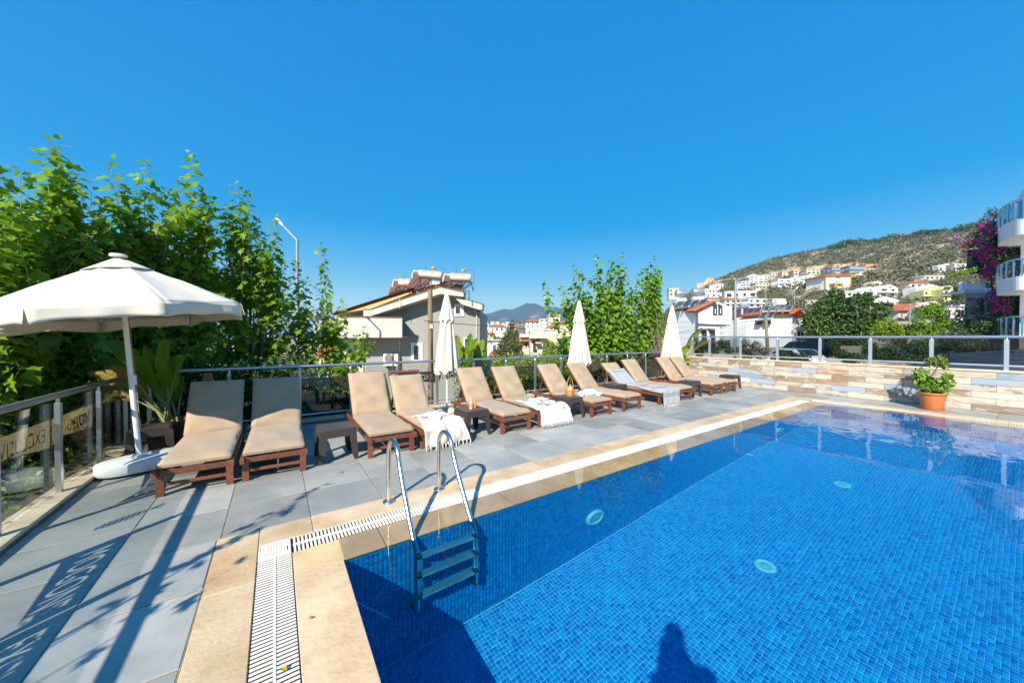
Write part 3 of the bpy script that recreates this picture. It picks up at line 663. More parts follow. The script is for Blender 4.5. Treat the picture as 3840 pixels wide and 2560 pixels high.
GREYT = M('grey towel cotton', (.31, .335, .365), .9, c2=(.37, .395, .42), scale=90, bump=.3, bscale=300, sheen=.3)
BLUEP = M('faded blue print', (.16, .21, .3), .9)
t_, fn = towel('throw', 'rumpled cream throw with knotted fringe over the foot of a lounger', 'throw', 'd', CREAM, -.27, .36, .62, .3, 3, fold=.02, flare=.25)
mb = MB()                                                   # a bunched roll of cloth across the throw
for q in range(3):
    P = []
    for i in range(16):
        s = i / 15; x, y, z = fn(.08 + .75 * s if q < 2 else .45 + .1 * math.sin(s * 4), (.12 + .14 * q + .12 * math.sin(s * 5 + q * 2)) if q < 2 else .15 + .5 * s); P.append((x, y, z + .012 + .012 * math.sin(s * 9 + q)))
    mb.tube(P, [.012 + .016 * math.sin(math.pi * i / 15) for i in range(16)], 8)
mb.build('fold', CREAM, t_)
for i in range(13):
    u = .02 + .96 * i / 12; x, y, z = fn(u, 1); dx = random.uniform(-.02, .02)
    MB().tube([(x, y, z + .01), (x + dx * .3, y - .012, z - .015), (x + dx, y - .01, z - .05), (x + dx * 1.2, y - .01, z - .075)], [.006, .009, .006, .003], 6).build('tassel', CREAM, t_)
t_, fn = towel('towel', 'white towel with faded blue plant print over the foot of a lounger', 'towel', 'f', WHITE, -.33, .33, .78, .29, 5, fold=.012, flare=.3)
def motif(cu, cv, n, ln, kind):
    mb = MB(); 
    def pt(u, v): x, y, z = fn(min(1, max(0, u)), min(1, max(0, v))); return Vector((x, y - (.012 if v > .73 else 0), z + .0075))
    for k in range(n):
        a = math.pi * (.08 + .84 * k / (n - 1)); l = ln * (1 if k % 2 else .8)
        a0, a1 = (.25, 1) ; p = pt(cu + math.cos(a) * l * a0, cv - math.sin(a) * l * a0 * .65); q = pt(cu + math.cos(a) * l, cv - math.sin(a) * l * .65)
        mb.bar(p, q, .013 if kind else .009, .002)
    return mb
for (u, v, n, l) in ((.28, .16, 7, .1), (.62, .2, 7, .1), (.22, .34, 6, .1), (.5, .36, 6, .09), (.8, .36, 7, .1), (.3, .52, 7, .12), (.68, .52, 6, .11), (.42, .68, 11, .15), (.82, .62, 8, .12), (.82, .8, 7, .12), (.14, .62, 5, .09)): motif(u, v, n, l, n > 8).build('print', BLUEP, t_)
mb = MB()
for i in range(46):
    u = .02 + .96 * i / 45; x, y, z = fn(u, 1); mb.bar((x, y - .002, z + .004), (x + random.uniform(-.004, .004), y - .006, z - .045), .004, .004)
mb.build('fringe', WHITE, t_)
# rolled white towel
L = LOUNGE['g']; o = thing('towel', 'small rolled white towel lying across a lounger near the basket', 'towel', (L.location.x + .03, L.location.y + .42, .366), .35, 'towels and throws')
mb = MB(); P = [(-.3 + .6 * i / 18, .05 * math.sin(i * .4), .045 + .012 * math.sin(i * .9)) for i in range(19)]; mb.tube(P, [.02 + .05 * math.sin(math.pi * min(1, (i + 1.5) / 19)) ** .6 for i in range(19)], 14); mb.build('roll', WHITE, o)
MB().sheet(lambda u, v: (.02 + .3 * u, -.02 - .2 * v + .02 * math.sin(u * 9), .06 * (1 - v) + .012 + .012 * math.sin(u * 8 + v * 5)), 14, 10).build('flap', WHITE, o); solid(o.children[-1], .01, 1)
MB().tube([(.05 + .05 * math.cos(a), -.22 + .045 * math.sin(a), .012) for a in np.linspace(0, 6.28, 14)], .011, 8).build('strap', WHITE, o)
# long grey towel lies on back and seat of lounger i
L = LOUNGE['i']; o = thing('towel', 'long grey striped towel with coloured tassels covering a lounger seat and back', 'towel', L.location, L.rotation_euler.z, 'towels and throws')
an = R(angs['i'])
def gfn(u, v):
    x = -.34 + .64 * u; s = v * 2.15; 
    if s < .5: q = .5 - s; y = 1.235 + q * math.cos(an) - .105 * math.sin(an); z = .31 + q * math.sin(an) + .105 * math.cos(an)
    elif s < 1.8: y = 1.235 - .07 - (s - .5); z = .375
    else: y = -.14 - .05 * (s - 1.8); z = .365 - (s - 1.8)
    z += .007 * math.sin(u * 8 + v * 17) + .006 * math.sin(u * 15 - v * 9); x += .025 * math.sin(v * 5)
    if x < -.3 and s < 1.8: z -= (-.3 - x) * 1.4
    if s > 1.8: y -= .018 * abs(math.sin(u * 9))
    return (x, y, z)
MB().sheet(gfn, 30, 80).build('cloth', GREYT, o); solid(o.children[-1], .005, 1)
STRP = M('dark towel stripe', (.12, .13, .15), .9)
for v in (.04, .27, .47, .68, .71, .88, .9):
    mb = MB(); mb.sheet(lambda u, w: tuple(np.array(gfn(u, v + w * .006)) + np.array((0, -.002 if v > .84 else 0, .0065))), 30, 1); mb.build('stripe', STRP, o)
TAS = [M('tassel ' + n, c, .8) for n, c in (('white', (.8, .78, .74)), ('coral', (.6, .16, .08)), ('turquoise', (.05, .35, .45)), ('sand', (.6, .45, .28)))]
for i in range(15):
    x, y, z = gfn(i / 14, 1); MB().lathe([(.002, 0), (.011, -.008), (.009, -.03), (.014, -.05), (0, -.052)], 8, (x, y - .01, z + .004)).build('tassel', TAS[(0, 1, 0, 3, 0, 1, 0, 0, 3, 0, 1, 0, 2, 0, 2)[i]], o)
# straw bag hanging between two loungers
STRAW = M('woven straw', (.52, .29, .08), .8, c2=(.32, .16, .04), scale=90, mix=(.45, .6), bump=.9, bscale=150)
L = LOUNGE['c']; o = thing('straw_bag', 'long woven straw bag hanging from the back of a lounger', 'bag', (L.location.x + .335, L.location.y + 1.42, .3))
bagp = [(.0, .26, .62), (.005, .22, .52), (.012, .16, .38), (.014, .1, .24), (.014, .04, .1), (.012, 0, .01)]
mb = MB()
def bag(u, v):
    i = v * 5; k = min(4, int(i)); f = i - k; p = [bagp[k][j] * (1 - f) + bagp[k + 1][j] * f for j in range(3)]
    a = 2 * math.pi * u; wd = .03 + .09 * smoothstep(.15, .75, v); return (p[0] + .026 * math.cos(a) * (.4 + v), p[1] + wd * math.sin(a), p[2] + wd * .5 * math.sin(a))
mb.sheet(bag, 20, 24); mb.build('body', STRAW, o)
for k in range(2): MB().tube([(.0, .2 + .02 * k, .44), (-.02, .3 + .01 * k, .6), (-.04, .33, .655), (-.06, .27, .6)], .012, 8).build('strap', STRAW, o)
# bottles on the stool
def bottle(name, label, loc, prof, m, capprof, mc, group=None, extra=None):
    o = thing(name, label, 'bottle', loc, 0, group); MB().lathe(prof, 18).build('body', m, o); MB().lathe(capprof, 14).build('cap', mc, o)
    if extra: MB().lathe(extra[0], 18).build('label', extra[1], o)
    return o
OIL = M('amber oil bottle', (.55, .22, .02), .15, coat=.4); CLR = M('pale oil bottle', (.62, .5, .22), .12, coat=.5); PINK = M('pink print', (.75, .28, .2), .5); ORC = M('orange cap', (.7, .3, .03), .35); PALEC = M('pale pink cap', (.75, .5, .42), .35)
bottle('oil_bottle', 'clear oil bottle with pink label and pump cap on a stool', (2.66, 5.14, .42), [(0, 0), (.03, 0), (.031, .01), (.031, .11), (.012, .125)], CLR, [(.012, .122), (.014, .14), (.01, .16), (.022, .165), (.022, .178), (0, .18)], PALEC, 'oil bottles on a stool', ([(.0318, .035), (.0318, .1)], PINK))
bottle('oil_bottle', 'slim amber oil bottle with orange cap on a stool', (2.735, 5.15, .42), [(0, 0), (.025, 0), (.026, .01), (.026, .115), (.012, .13)], OIL, [(.012, .128), (.013, .155), (.009, .165), (.006, .185), (0, .187)], ORC, 'oil bottles on a stool')
# basket
BASK = M('honey wicker', (.62, .36, .11), .6, c2=(.42, .2, .05), scale=60, mix=(.42, .6), rand=.05)
o = thing('basket', 'small honey wicker basket with tall hoop handle on a stool', 'basket', (4.93, 5.2, .42))
mb = MB().lathe([(0, .004), (.066, .004)], 28)
for k in range(9):
    z = .008 + .0125 * k; rr_ = .068 + .022 * k / 8
    mb.tube([((rr_ + .004 * (1 if (i + k) % 2 else -1)) * math.cos(2 * math.pi * i / 28), (rr_ + .004 * (1 if (i + k) % 2 else -1)) * math.sin(2 * math.pi * i / 28), z) for i in range(29)], .0068, 6, False)
mb.build('body', BASK, o)
MB().tube([(.092 * math.cos(2 * math.pi * i / 28), .092 * math.sin(2 * math.pi * i / 28), .122) for i in range(29)], .01, 8, False).build('rim', BASK, o)
MB().tube([(.09 * math.cos(a), 0, .115 + .265 * math.sin(a)) for a in np.linspace(0, math.pi, 22)], .006, 8).build('handle', BASK, o)
for (dx, dy, h, r_, c, n, lab) in ((-.045, -.02, .17, .02, (.75, .5, .02), 'yellow', 'yellow'), (.0, -.01, .22, .024, (.75, .78, .78), 'white', 'white, pale blue capped'), (.035, -.025, .19, .018, (.65, .08, .04), 'red', 'red'), (.055, .02, .17, .016, (.6, .25, .1), 'orange', 'orange'), (-.02, .04, .18, .018, (.7, .35, .05), 'amber', 'amber')):
    q = thing('lotion_bottle', '%s sun lotion bottle standing in the wicker basket' % lab, 'bottle', (4.93 + dx, 5.2 + dy, .426), 0, 'lotion bottles in the basket')
    MB().lathe([(0, 0), (r_, 0), (r_, h * .75), (r_ * .5, h * .84)], 14).build('body', M('lotion ' + n, c, .3, coat=.3), q); MB().lathe([(r_ * .55, h * .82), (r_ * .5, h), (0, h)], 12).build('cap', M('cap ' + n, (.1, .55, .6) if n == 'white' else tuple(min(.8, v * 1.2) for v in c), .35), q)
ASH = M('ashtray', (.18, .19, .2), .3, .5)
tag(MB().lathe([(0, .004), (.05, .004), (.058, .03), (.064, .03), (.062, 0), (0, 0)], 24).build('ashtray', ASH, None, (9.34, 5.22, .42)), 'round grey ashtray on the stool near the far parasol', 'ashtray')
LEAFY = M('fallen yellow leaf', (.55, .34, .02), .6)
for (x, y, a, s, lab) in ((.145, 2.26, .6, .035, 'small yellow leaf fallen on the coping beside the drain'), (.03, 1.97, 2.0, .05, 'crumpled brown yellow leaf lying on the drain slats near the frame edge')):
    tv, tf = LEAF_OVAL; tag(link('fallen_leaf', np_mesh('fallen_leaf', tv * s * [1, 1.2, 2], tf, LEAFY), None, (x, y, .012), a), lab, 'leaf', 'fallen leaves')

# ================================================================== parasols
CANV = M('off white canvas', (.80, .755, .655), .85, c2=(.76, .70, .595), scale=2, bump=.12, bscale=260, trans=.22, sheen=.1)
WMET = M('white painted metal', (.82, .82, .80), .4)
# the open one
hub = Vector((-1.563, 6.15, 2.55)); nrm = Vector((-.1177, .0124, .993)).normalized(); base = Vector((-1.38, 6.03, .17))
o = thing('open_parasol', 'open off white canvas parasol on a white boat shaped base', 'parasol', (-1.38, 6.03, 0))
mb = MB(); N = 36
def bs(u, v): pass
ring = []
for k in range(N):
    a = 2 * math.pi * k / N; x = .46 * math.copysign(abs(math.cos(a)) ** .8, math.cos(a)); y = .235 * math.copysign(abs(math.sin(a)) ** .75, math.sin(a)); ring.append((x, y))
bp_ = [(.96, .03), (1, .05), (1.0, .13), (.985, .15), (.9, .165), (.4, .19), (.1, .2), (.0, .2)]
v = [(x * s, y * s, z) for s, z in bp_ for x, y in ring]
mb.add(v, [(i * N + k, i * N + (k + 1) % N, (i + 1) * N + (k + 1) % N, (i + 1) * N + k) for i in range(len(bp_) - 1) for k in range(N)], True)
b_ = mb.build('base', M('white base plastic', (.76, .78, .79), .35, c2=(.68, .7, .71), scale=6), o, (.1, -.0, 0)); b_.rotation_euler = (0, 0, R(22))
for dx, dy in ((-.25, -.15), (.2, .05), (-.1, .12)): MB().lathe([(.03, .03), (.03, 0), (0, 0)], 12, (.1 + dx, dy, 0)).build('caster', BLACK, o)
loc0 = Vector((-1.38, 6.03, 0)); P0 = base - loc0; P1 = hub - loc0
MB().tube([P0, P0 + (P1 - P0) * .5, P1], [.027, .026, .024], 16).build('pole', WMET, o)
MB().bar(P0 + (P1 - P0) * .36 + Vector((.03, -.01, 0)), P0 + (P1 - P0) * .41 + Vector((.03, -.01, 0)), .03, .05).build('crank', WMET, o)
MB().tube([P0 + (P1 - P0) * .12 + Vector((.035, 0, 0)), P0 + (P1 - P0) * .38 + Vector((.04, -.01, 0)), P0 + (P1 - P0) * .8 + Vector((.03, 0, 0))], .004, 6).build('cord', M('cord', (.35, .25, .12), .8), o)
ax = nrm.cross(Vector((0, 1, 0))).normalized() * -1; ax = Vector((0, 1, 0)).cross(nrm).normalized(); ay = nrm.cross(ax)
PH, RAD, DROP = .4627, 1.183, .647; cen = hub - loc0 - nrm * DROP
def rim(k, rr=1.0): a = PH + k * math.pi / 4; return cen + (ax * math.cos(a) + ay * math.sin(a)) * RAD * rr
mb = MB(); top = hub - loc0
def canopy(k, u, v, vent=False):
    'panel k, u across, v from the hub down'
    a = rim(k); b = rim(k + 1); e = a.lerp(b, u); p = top.lerp(e, v); sag = .025 * math.sin(math.pi * u) * math.sin(math.pi * min(1, v * 1.0)) + .03 * math.sin(math.pi * v)
    arch = -.02 * math.sin(math.pi * u) * v
    wr = .006 * math.sin(u * 14 + k * 3 + v * 4) * math.exp(-((v - .9) / .15) ** 2)
    return p - nrm * (sag - .06 * math.sin(math.pi * v) * .6) + nrm * (wr) + (cen + nrm * 0 - e).normalized() * (.045 * math.sin(math.pi * u) * v * v)
for k in range(8):
    mb.sheet(lambda u, v: canopy(k, u, .13 + .87 * v), 12, 14)
    def val(u, v):
        e = canopy(k, u, 1); out = (e - cen); out = (out - nrm * out.dot(nrm)).normalized(); dz = .165 * v
        return e - Vector((0, 0, 1)) * dz + out * (.02 * v + .022 * v * math.sin(u * 9.4 + k * 2.1) + .012 * v * math.sin(u * 17 + k) - .02 * v * math.sin(math.pi * u)) + Vector((0, 0, .035 * v * math.sin(u * math.pi) + .01 * v * math.sin(u * 11 + k)))
    mb.sheet(val, 12, 4)
c_ = mb.build('canopy', CANV, o); solid(c_, .003, 0)
mb = MB()
for k in range(8):
    mb.sheet(lambda u, v: canopy(k, u, .03 + .24 * v) + nrm * (.02 - .008 * v + .026 * v * v * abs(math.sin(u * math.pi))), 8, 5)
solid(mb.build('vent_cap', CANV, o), .003, 0)
MB().lathe([(0, .05), (.07, .05), (.078, .04), (.078, .02), (0, .01)], 20, tuple(top)).build('finial', WMET, o)
for k in range(8):
    r_ = MB().tube([top - nrm * .03, top.lerp(rim(k), .5) + nrm * .005, rim(k) - nrm * .012], .008, 6).build('rib', WMET, o)
    MB().tube([top - nrm * .62 + (cen - top) * 0, top.lerp(rim(k), .55) - nrm * .006], .006, 6).build('strut', WMET, o)
# three closed ones
def closed(label, x, y, H, bot, seed, wd):
    rs = random.Random(seed); o = thing('closed_parasol', label, 'parasol', (x, y, 0), rs.uniform(0, 6), 'closed parasols between the loungers')
    MB().lathe([(0, .075), (.05, .075), (.24, .05), (.25, .03), (.25, 0)], 28).build('base', M('pale base stone', (.6, .57, .52), .7), o)
    MB().tube([(0, 0, .06), (0, 0, H - .06)], .019, 14).build('pole', WMET, o)
    capz = H - .62; ph = [rs.uniform(0, 6.28) for _ in range(4)]
    def body(u, v):
        a = 2 * math.pi * u; z = (H - .36) + (bot - (H - .36)) * v; r_ = .085 + (wd - .085) * v ** .8
        pl = .62 + .38 * abs(math.cos(4 * a + .5 * math.sin(v * 3 + ph[0]))) + .07 * math.sin(13 * a + ph[1] + v * 3) * v
        z += .05 * v * math.cos(8 * a + ph[2]) * (v > .9); return (r_ * pl * math.cos(a), r_ * pl * math.sin(a), z)
    mb = MB().sheet(body, 96, 24); 
    def curl(u, v): p = body(u, 1); return (p[0] * (1 - .75 * v), p[1] * (1 - .75 * v), p[2] - .012 + .05 * v)
    mb.sheet(curl, 96, 3); mb.build('canopy', CANV, o)
    def cap(u, v):
        a = 2 * math.pi * u; r_ = .035 + .125 * v ** .85; s = 1 + .09 * v * math.cos(8 * a + ph[2]); z = H - .02 - (H - .02 - capz) * v + .035 * v ** 3 * math.cos(8 * a + ph[2]); return (r_ * s * math.cos(a), r_ * s * math.sin(a), z)
    mb = MB().sheet(cap, 80, 12); mb.build('cap', CANV, o)
    MB().lathe([(0, H), (.03, H - .005), (.036, H - .03)], 16).build('finial', CANV, o); return o
closed('closed white parasol nearest the ladder, between the cream throw and the bottle stool', 3.085, 7.1, 2.57, .86, 1, .29)
closed('closed white parasol in the middle, between the basket stool and the shaded lounger', 7.06, 7.08, 2.64, .86, 2, .33)
closed('closed white parasol farthest right, before the tiled wall', 11.48, 7.0, 2.73, .86, 3, .37)
# ================================================================== plants and trees near the terrace
BARK = M('grey brown bark', (.2, .155, .105), .9, c2=(.11, .085, .06), scale=9, bump=.5, bscale=30)
STEM = M('pale green stem', (.3, .31, .13), .7)
FIG = M('fig leaf', (.095, .225, .014), .42, tint=(.3, .48, .024), trans=.5, spec=.35)
MUL = M('mulberry leaf', (.07, .19, .014), .42, tint=(.24, .42, .025), trans=.45, spec=.35)
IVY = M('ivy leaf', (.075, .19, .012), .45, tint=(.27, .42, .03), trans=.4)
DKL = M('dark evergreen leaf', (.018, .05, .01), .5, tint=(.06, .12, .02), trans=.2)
BIGL = M('big tree leaf', (.025, .07, .012), .5, tint=(.1, .18, .03), trans=.25)
YEL = M('yellow green leaf', (.12, .22, .012), .5, tint=(.26, .34, .02), trans=.35)
def shoot(base, top, n, leaf, jitter=.15, start=.12, arch=0.):
    'points and directions of the leaves along one upright shoot'
    b = np.array(base, float); t = np.array(top, float); L = np.linalg.norm(t - b); s = np.linspace(start, 1, n) + rng.normal(0, .4 / n, n)
    side = np.array((rng.normal(), rng.normal(), 0)) * arch
    P = b + (t - b) * s[:, None] + side * (np.sin(np.pi * np.clip(s, 0, 1)) * L)[:, None]
    ph = np.arange(n) * 2.4 + rng.uniform(0, 6); out = np.stack([np.cos(ph), np.sin(ph), np.zeros(n)], 1)
    young = np.clip((s - .8) / .2, 0, 1)[:, None]
    up = -.05 + 1.1 * young; A = unit(out + np.array((0, 0, 1)) * (up - .45) + rng.normal(0, jitter * 1.6, (n, 3)))
    sz = leaf * (1 - .55 * young[:, 0] ** 1.5) * rng.uniform(.75, 1.15, n)
    P2 = P + unit(out + np.array((0, 0, .5))) * (sz * .42)[:, None]
    Nr = unit(np.array((-.18, -.12, .62)) + out * .62 + rng.normal(0, .3, (n, 3)))
    path = [tuple(b + (t - b) * q + side * math.sin(math.pi * q) * L) for q in np.linspace(0, 1, 7)]
    return P2, A, Nr, sz, path
def shoot_tree(name, label, root, shoots, leaf_m, T, leaf, group, extra=None, stemr=.011, dens=15):
    o = thing(name, label, 'tree', root, 0, group); rt = Vector(root); PP, AA, NN, SS = [], [], [], []; st = MB()
    if rt.y > 7:                                                 # nothing grows over the railings onto the deck
        fixp = lambda p: (p[0], max(p[1], 7.95), p[2]) if p[0] > -2.1 else p
        shoots = [(fixp(b), fixp(t), d) for b, t, d in shoots]; shoots = [((min(b[0], 12.1), b[1], b[2]), (min(t[0], 12.25), t[1], t[2]), d) for b, t, d in shoots]
    for (b, t, d) in shoots:
        L = (Vector(t) - Vector(b)).length; n = max(6, int(L * dens * d))
        P, A, Nr, sz, path = shoot(b, t, n, leaf, arch=rng.uniform(0, .05)); PP.append(P); AA.append(A); NN.append(Nr); SS.append(sz)
        st.tube([Vector(p) - rt for p in path], [stemr * (1 - .75 * i / 6) for i in range(7)], 5, False)
    tr = MB(); h = np.mean([b[2] for b, t, d in shoots]) - rt.z
    tr.tube([(0, 0, 0), (.04, .02, h * .5), (0, .03, h * .9)], [.09, .07, .05], 8)
    for (b, t, d) in shoots[::2]:
        e = Vector(b) - rt; tr.tube([(0, 0, h * .45), e * .5 + Vector((0, 0, h * .35)), e], [.04, .025, .012], 5, False)
    tr.build('trunk', BARK, o); st.build('shoots', STEM, o)
    P = np.concatenate(PP) - np.array(root)
    link('crown', leaf_mesh('crown', P, np.concatenate(AA), np.concatenate(NN), np.concatenate(SS), T, leaf_m), o); return o
GZ = -3.4
# --- fig trees behind the left and the back-left railing: shoot tips as the photo shows them (pixel x, y, distance ahead)
tips = [[(-90, 560, 4.4), (0, 620, 4.6), (75, 640, 4.5), (20, 760, 4.2), (-40, 700, 4.0), (120, 740, 4.9), (-160, 640, 4.2), (-60, 820, 3.9), (60, 880, 4.3)],
        [(208, 512, 5.2), (160, 560, 5.0), (265, 660, 5.4), (190, 720, 5.2), (245, 620, 5.6), (300, 760, 5.5), (120, 830, 5.0), (340, 705, 5.8), (230, 880, 5.3)],
        [(412, 602, 5.9), (440, 700, 6.1), (545, 606, 6.3), (500, 720, 6.2), (380, 800, 6.0), (470, 840, 6.2), (560, 780, 6.5), (590, 860, 6.4), (430, 930, 6.2)],
        [(715, 578, 6.9), (680, 680, 6.7), (625, 715, 6.6), (760, 780, 7.0), (650, 850, 6.8), (800, 850, 7.2), (720, 900, 7.0), (610, 960, 6.6)],
        [(880, 688, 7.5), (925, 720, 7.7), (850, 770, 7.4), (960, 820, 7.8), (1030, 812, 8.0), (905, 900, 7.6), (1000, 930, 8.0), (830, 960, 7.4), (1060, 980, 8.2)],
        [(1200, 920, 8.9), (1110, 980, 8.5), (1150, 1040, 8.7), (1190, 1080, 9.0), (1290, 1128, 9.2), (1080, 1060, 8.4), (1370, 1228, 9.3), (1230, 1190, 9.0), (1320, 1260, 9.2)]]
fig_labels = ['leafy fig tree at the left frame edge behind the open parasol', 'fig tree with the tallest leafy shoot, left of the parasol top', 'fig tree with twin upright shoots above the parasol canopy', 'fig tree with a tall pointed shoot right of the parasol top', 'fig tree with upright shoots beside the street lamp', 'slender fig tree reaching in front of the grey house balcony']
for gi, tp in enumerate(tips):
    cx = np.mean([p[0] for p in tp]); dd = np.mean([p[2] for p in tp]) + .35
    root = at(cx, 1265, dd); root.z = GZ; sh = []
    for (x, y, d) in tp:
        t = at(x, y, d); b = Vector((root.x * .35 + t.x * .65 + rng.normal() * .1, root.y * .35 + t.y * .65 + rng.normal() * .1, max(.3, t.z - 2.6 - rng.random() * .4))); sh.append((tuple(b), tuple(t), 1.0))
        for q in range(7 if gi < 5 else 3):                       # side twigs lower down
            f_ = rng.uniform(.0, .5); p = b.lerp(t, f_); e = p + Vector((rng.normal() * .32, rng.normal() * .32, rng.uniform(.5, 1.0))); sh.append((tuple(p), tuple(e), .95))
    for q in range((26 if gi == 0 else 55) if gi < 5 else 14):                         # the dense lower crown
        b = Vector((root.x + rng.normal() * .45, root.y + rng.normal() * .45, rng.uniform(-1.0, .9))); e = b + Vector((rng.normal() * .5, rng.normal() * .5, rng.uniform(.5, 1.2))); sh.append((tuple(b), tuple(e), .9))
    shoot_tree('fig_tree', fig_labels[gi], tuple(root), sh, FIG, LEAF_LOBED, .19 if gi < 4 else .17, 'fig trees behind the left corner', dens=24)
shoot_tree('fig_tree', 'fig tree left of the frame whose leafy branches throw shadows on the near deck', (-3.4, .8, GZ), [((-3.1, 1.1, 1.55), (-2.0, 2.5, 2.3), .55), ((-3.2, .8, 1.4), (-2.3, 1.55, 1.95), .5), ((-2.7, 1.6, 1.8), (-2.35, 2.15, 2.5), .5)], FIG, LEAF_LOBED, .11, 'fig trees behind the left corner', dens=17, stemr=.008)
# --- dense trimmed ivy hedge along the left and back railings
def leaf_bank(name, label, cat, boxes, n, size, m, T, kind=None, group=None, density_top=True, loc=(0, 0, 0), parent=None):
    P = []; w = np.array([(b[3] - b[0]) * (b[4] - b[1]) + (b[4] - b[1]) * (b[5] - b[2]) + (b[3] - b[0]) * (b[5] - b[2]) for b in boxes]); w = w / w.sum()
    for b, k in zip(boxes, rng.multinomial(n, w)):
        q = rng.random((k, 3)); ax = rng.integers(0, 3, k); sd = rng.random(k) < .75
        q[np.arange(k), ax] = np.where(sd, np.where(rng.random(k) < .62, rng.beta(6, 1.2, k), rng.beta(1.2, 6, k)), q[np.arange(k), ax])
        P.append(np.array(b[:3]) + q * (np.array(b[3:]) - np.array(b[:3])) + rng.normal(0, .05, (k, 3)))
    P = np.concatenate(P); A = unit(rng.normal(size=P.shape) + np.array((0, 0, -.2))); Nr = unit(rng.normal(0, .6, P.shape) + np.array((-.4, -.3, .8)))
    o = link(name, leaf_mesh(name, P - np.array(loc), A, Nr, size * rng.uniform(.6, 1.3, len(P)), T, m), parent, None if parent else loc)
    return tag(o, label, cat, group, kind)
hd = thing('ivy_hedge', 'dense bright green ivy hedge outside the left glass railing', 'hedge', (-2.9, 4.4, GZ), 0, 'hedges outside the railings')
leaf_bank('foliage', None, None, [(-4.4, .6, -.9, -1.98, 7.9, .22), (-4.4, .6, -.2, -2.3, 7.9, .5), (-4.4, .6, .2, -2.85, 7.6, .9), (-4.6, 2.0, .6, -3.5, 7.7, 1.4), (-4.8, 5.2, .4, -2.55, 8.0, 1.5)], 38000, .075, IVY, LEAF_OVAL, loc=(-2.9, 4.4, GZ), parent=hd)
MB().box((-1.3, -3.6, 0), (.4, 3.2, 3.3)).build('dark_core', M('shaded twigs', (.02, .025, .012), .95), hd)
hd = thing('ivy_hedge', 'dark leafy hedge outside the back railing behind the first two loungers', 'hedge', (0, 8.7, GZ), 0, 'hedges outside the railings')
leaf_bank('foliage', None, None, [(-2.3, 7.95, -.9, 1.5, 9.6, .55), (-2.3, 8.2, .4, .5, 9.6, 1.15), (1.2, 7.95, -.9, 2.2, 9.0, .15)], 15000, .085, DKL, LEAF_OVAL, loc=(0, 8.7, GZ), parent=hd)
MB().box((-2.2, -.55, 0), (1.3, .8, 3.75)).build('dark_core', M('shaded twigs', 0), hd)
hd = thing('ivy_hedge', 'green hedge with yellow blooms outside the back railing right of the first closed parasol', 'hedge', (8, 8.7, GZ), 0, 'hedges outside the railings')
leaf_bank('foliage', None, None, [(4.3, 7.95, -.9, 12.4, 9.5, .62), (4.6, 8.2, .4, 7.6, 9.6, .98)], 20000, .085, IVY, LEAF_OVAL, loc=(8, 8.7, GZ), parent=hd)
leaf_bank('blooms', None, None, [(5.0, 7.95, .0, 9.4, 9.4, 1.0)], 260, .07, M('yellow bloom', (.6, .33, .02), .6), LEAF_OVAL, loc=(8, 8.7, GZ), parent=hd)
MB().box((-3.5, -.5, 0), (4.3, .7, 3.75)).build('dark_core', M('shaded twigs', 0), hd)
# --- mulberry behind the back railing, right of the middle
tips = [(2040, 1056, 11.0), (2100, 1068, 11.2), (2145, 1000, 11.4), (2180, 1068, 11.3), (2238, 958, 11.6), (2290, 972, 11.8), (2345, 952, 12.0), (2375, 1000, 12.0), (2250, 1060, 11.5), (2310, 1050, 11.8), (2420, 1062, 12.2), (2200, 1100, 11.3), (2390, 1090, 12.0), (2510, 945, 12.6), (2445, 1010, 12.3), (2450, 1110, 12.2), (2425, 1130, 12.1), (2500, 1110, 12.5), (2550, 1090, 12.7), (2485, 990, 12.5), (2530, 1010, 12.8), (2460, 1060, 12.4), (2350, 1110, 11.9), (2140, 1120, 11.2), (2270, 1130, 11.5)]
for lab, tp in (('broad mulberry tree with heart shaped leaves behind the middle closed parasol', [t for t in tips if t[0] < 2440]), ('slim mulberry tree with upright shoots left of the farthest closed parasol', [t for t in tips if t[0] >= 2440])):
    cx = np.mean([p[0] for p in tp]); dd = np.mean([p[2] for p in tp]) + .4; root = at(cx, 1265, dd); root.z = GZ; sh = []
    for (x, y, d) in tp:
        t = at(x, y, d); b = Vector((root.x * .55 + t.x * .45, root.y * .55 + t.y * .45, max(.5, t.z - 2.4))); sh.append((tuple(b), tuple(t), 1.0))
        for q in range(5):
            p = b.lerp(t, rng.uniform(.0, .6)); e = p + Vector((rng.normal() * .42, rng.normal() * .42, rng.uniform(.4, .9))); sh.append((tuple(p), tuple(e), 1))
    for q in range(int(70 * len(tp) / 15)):
        b = Vector((root.x + rng.normal() * .55, root.y + rng.normal() * .55, rng.uniform(.2, 1.3))); e = b + Vector((rng.normal() * .55, rng.normal() * .55, rng.uniform(.3, 1.0))); sh.append((tuple(b), tuple(e), 1))
    shoot_tree('mulberry_tree', lab, tuple(root), sh, MUL, LEAF_HEART, .165, 'mulberry trees behind the railing', dens=20)
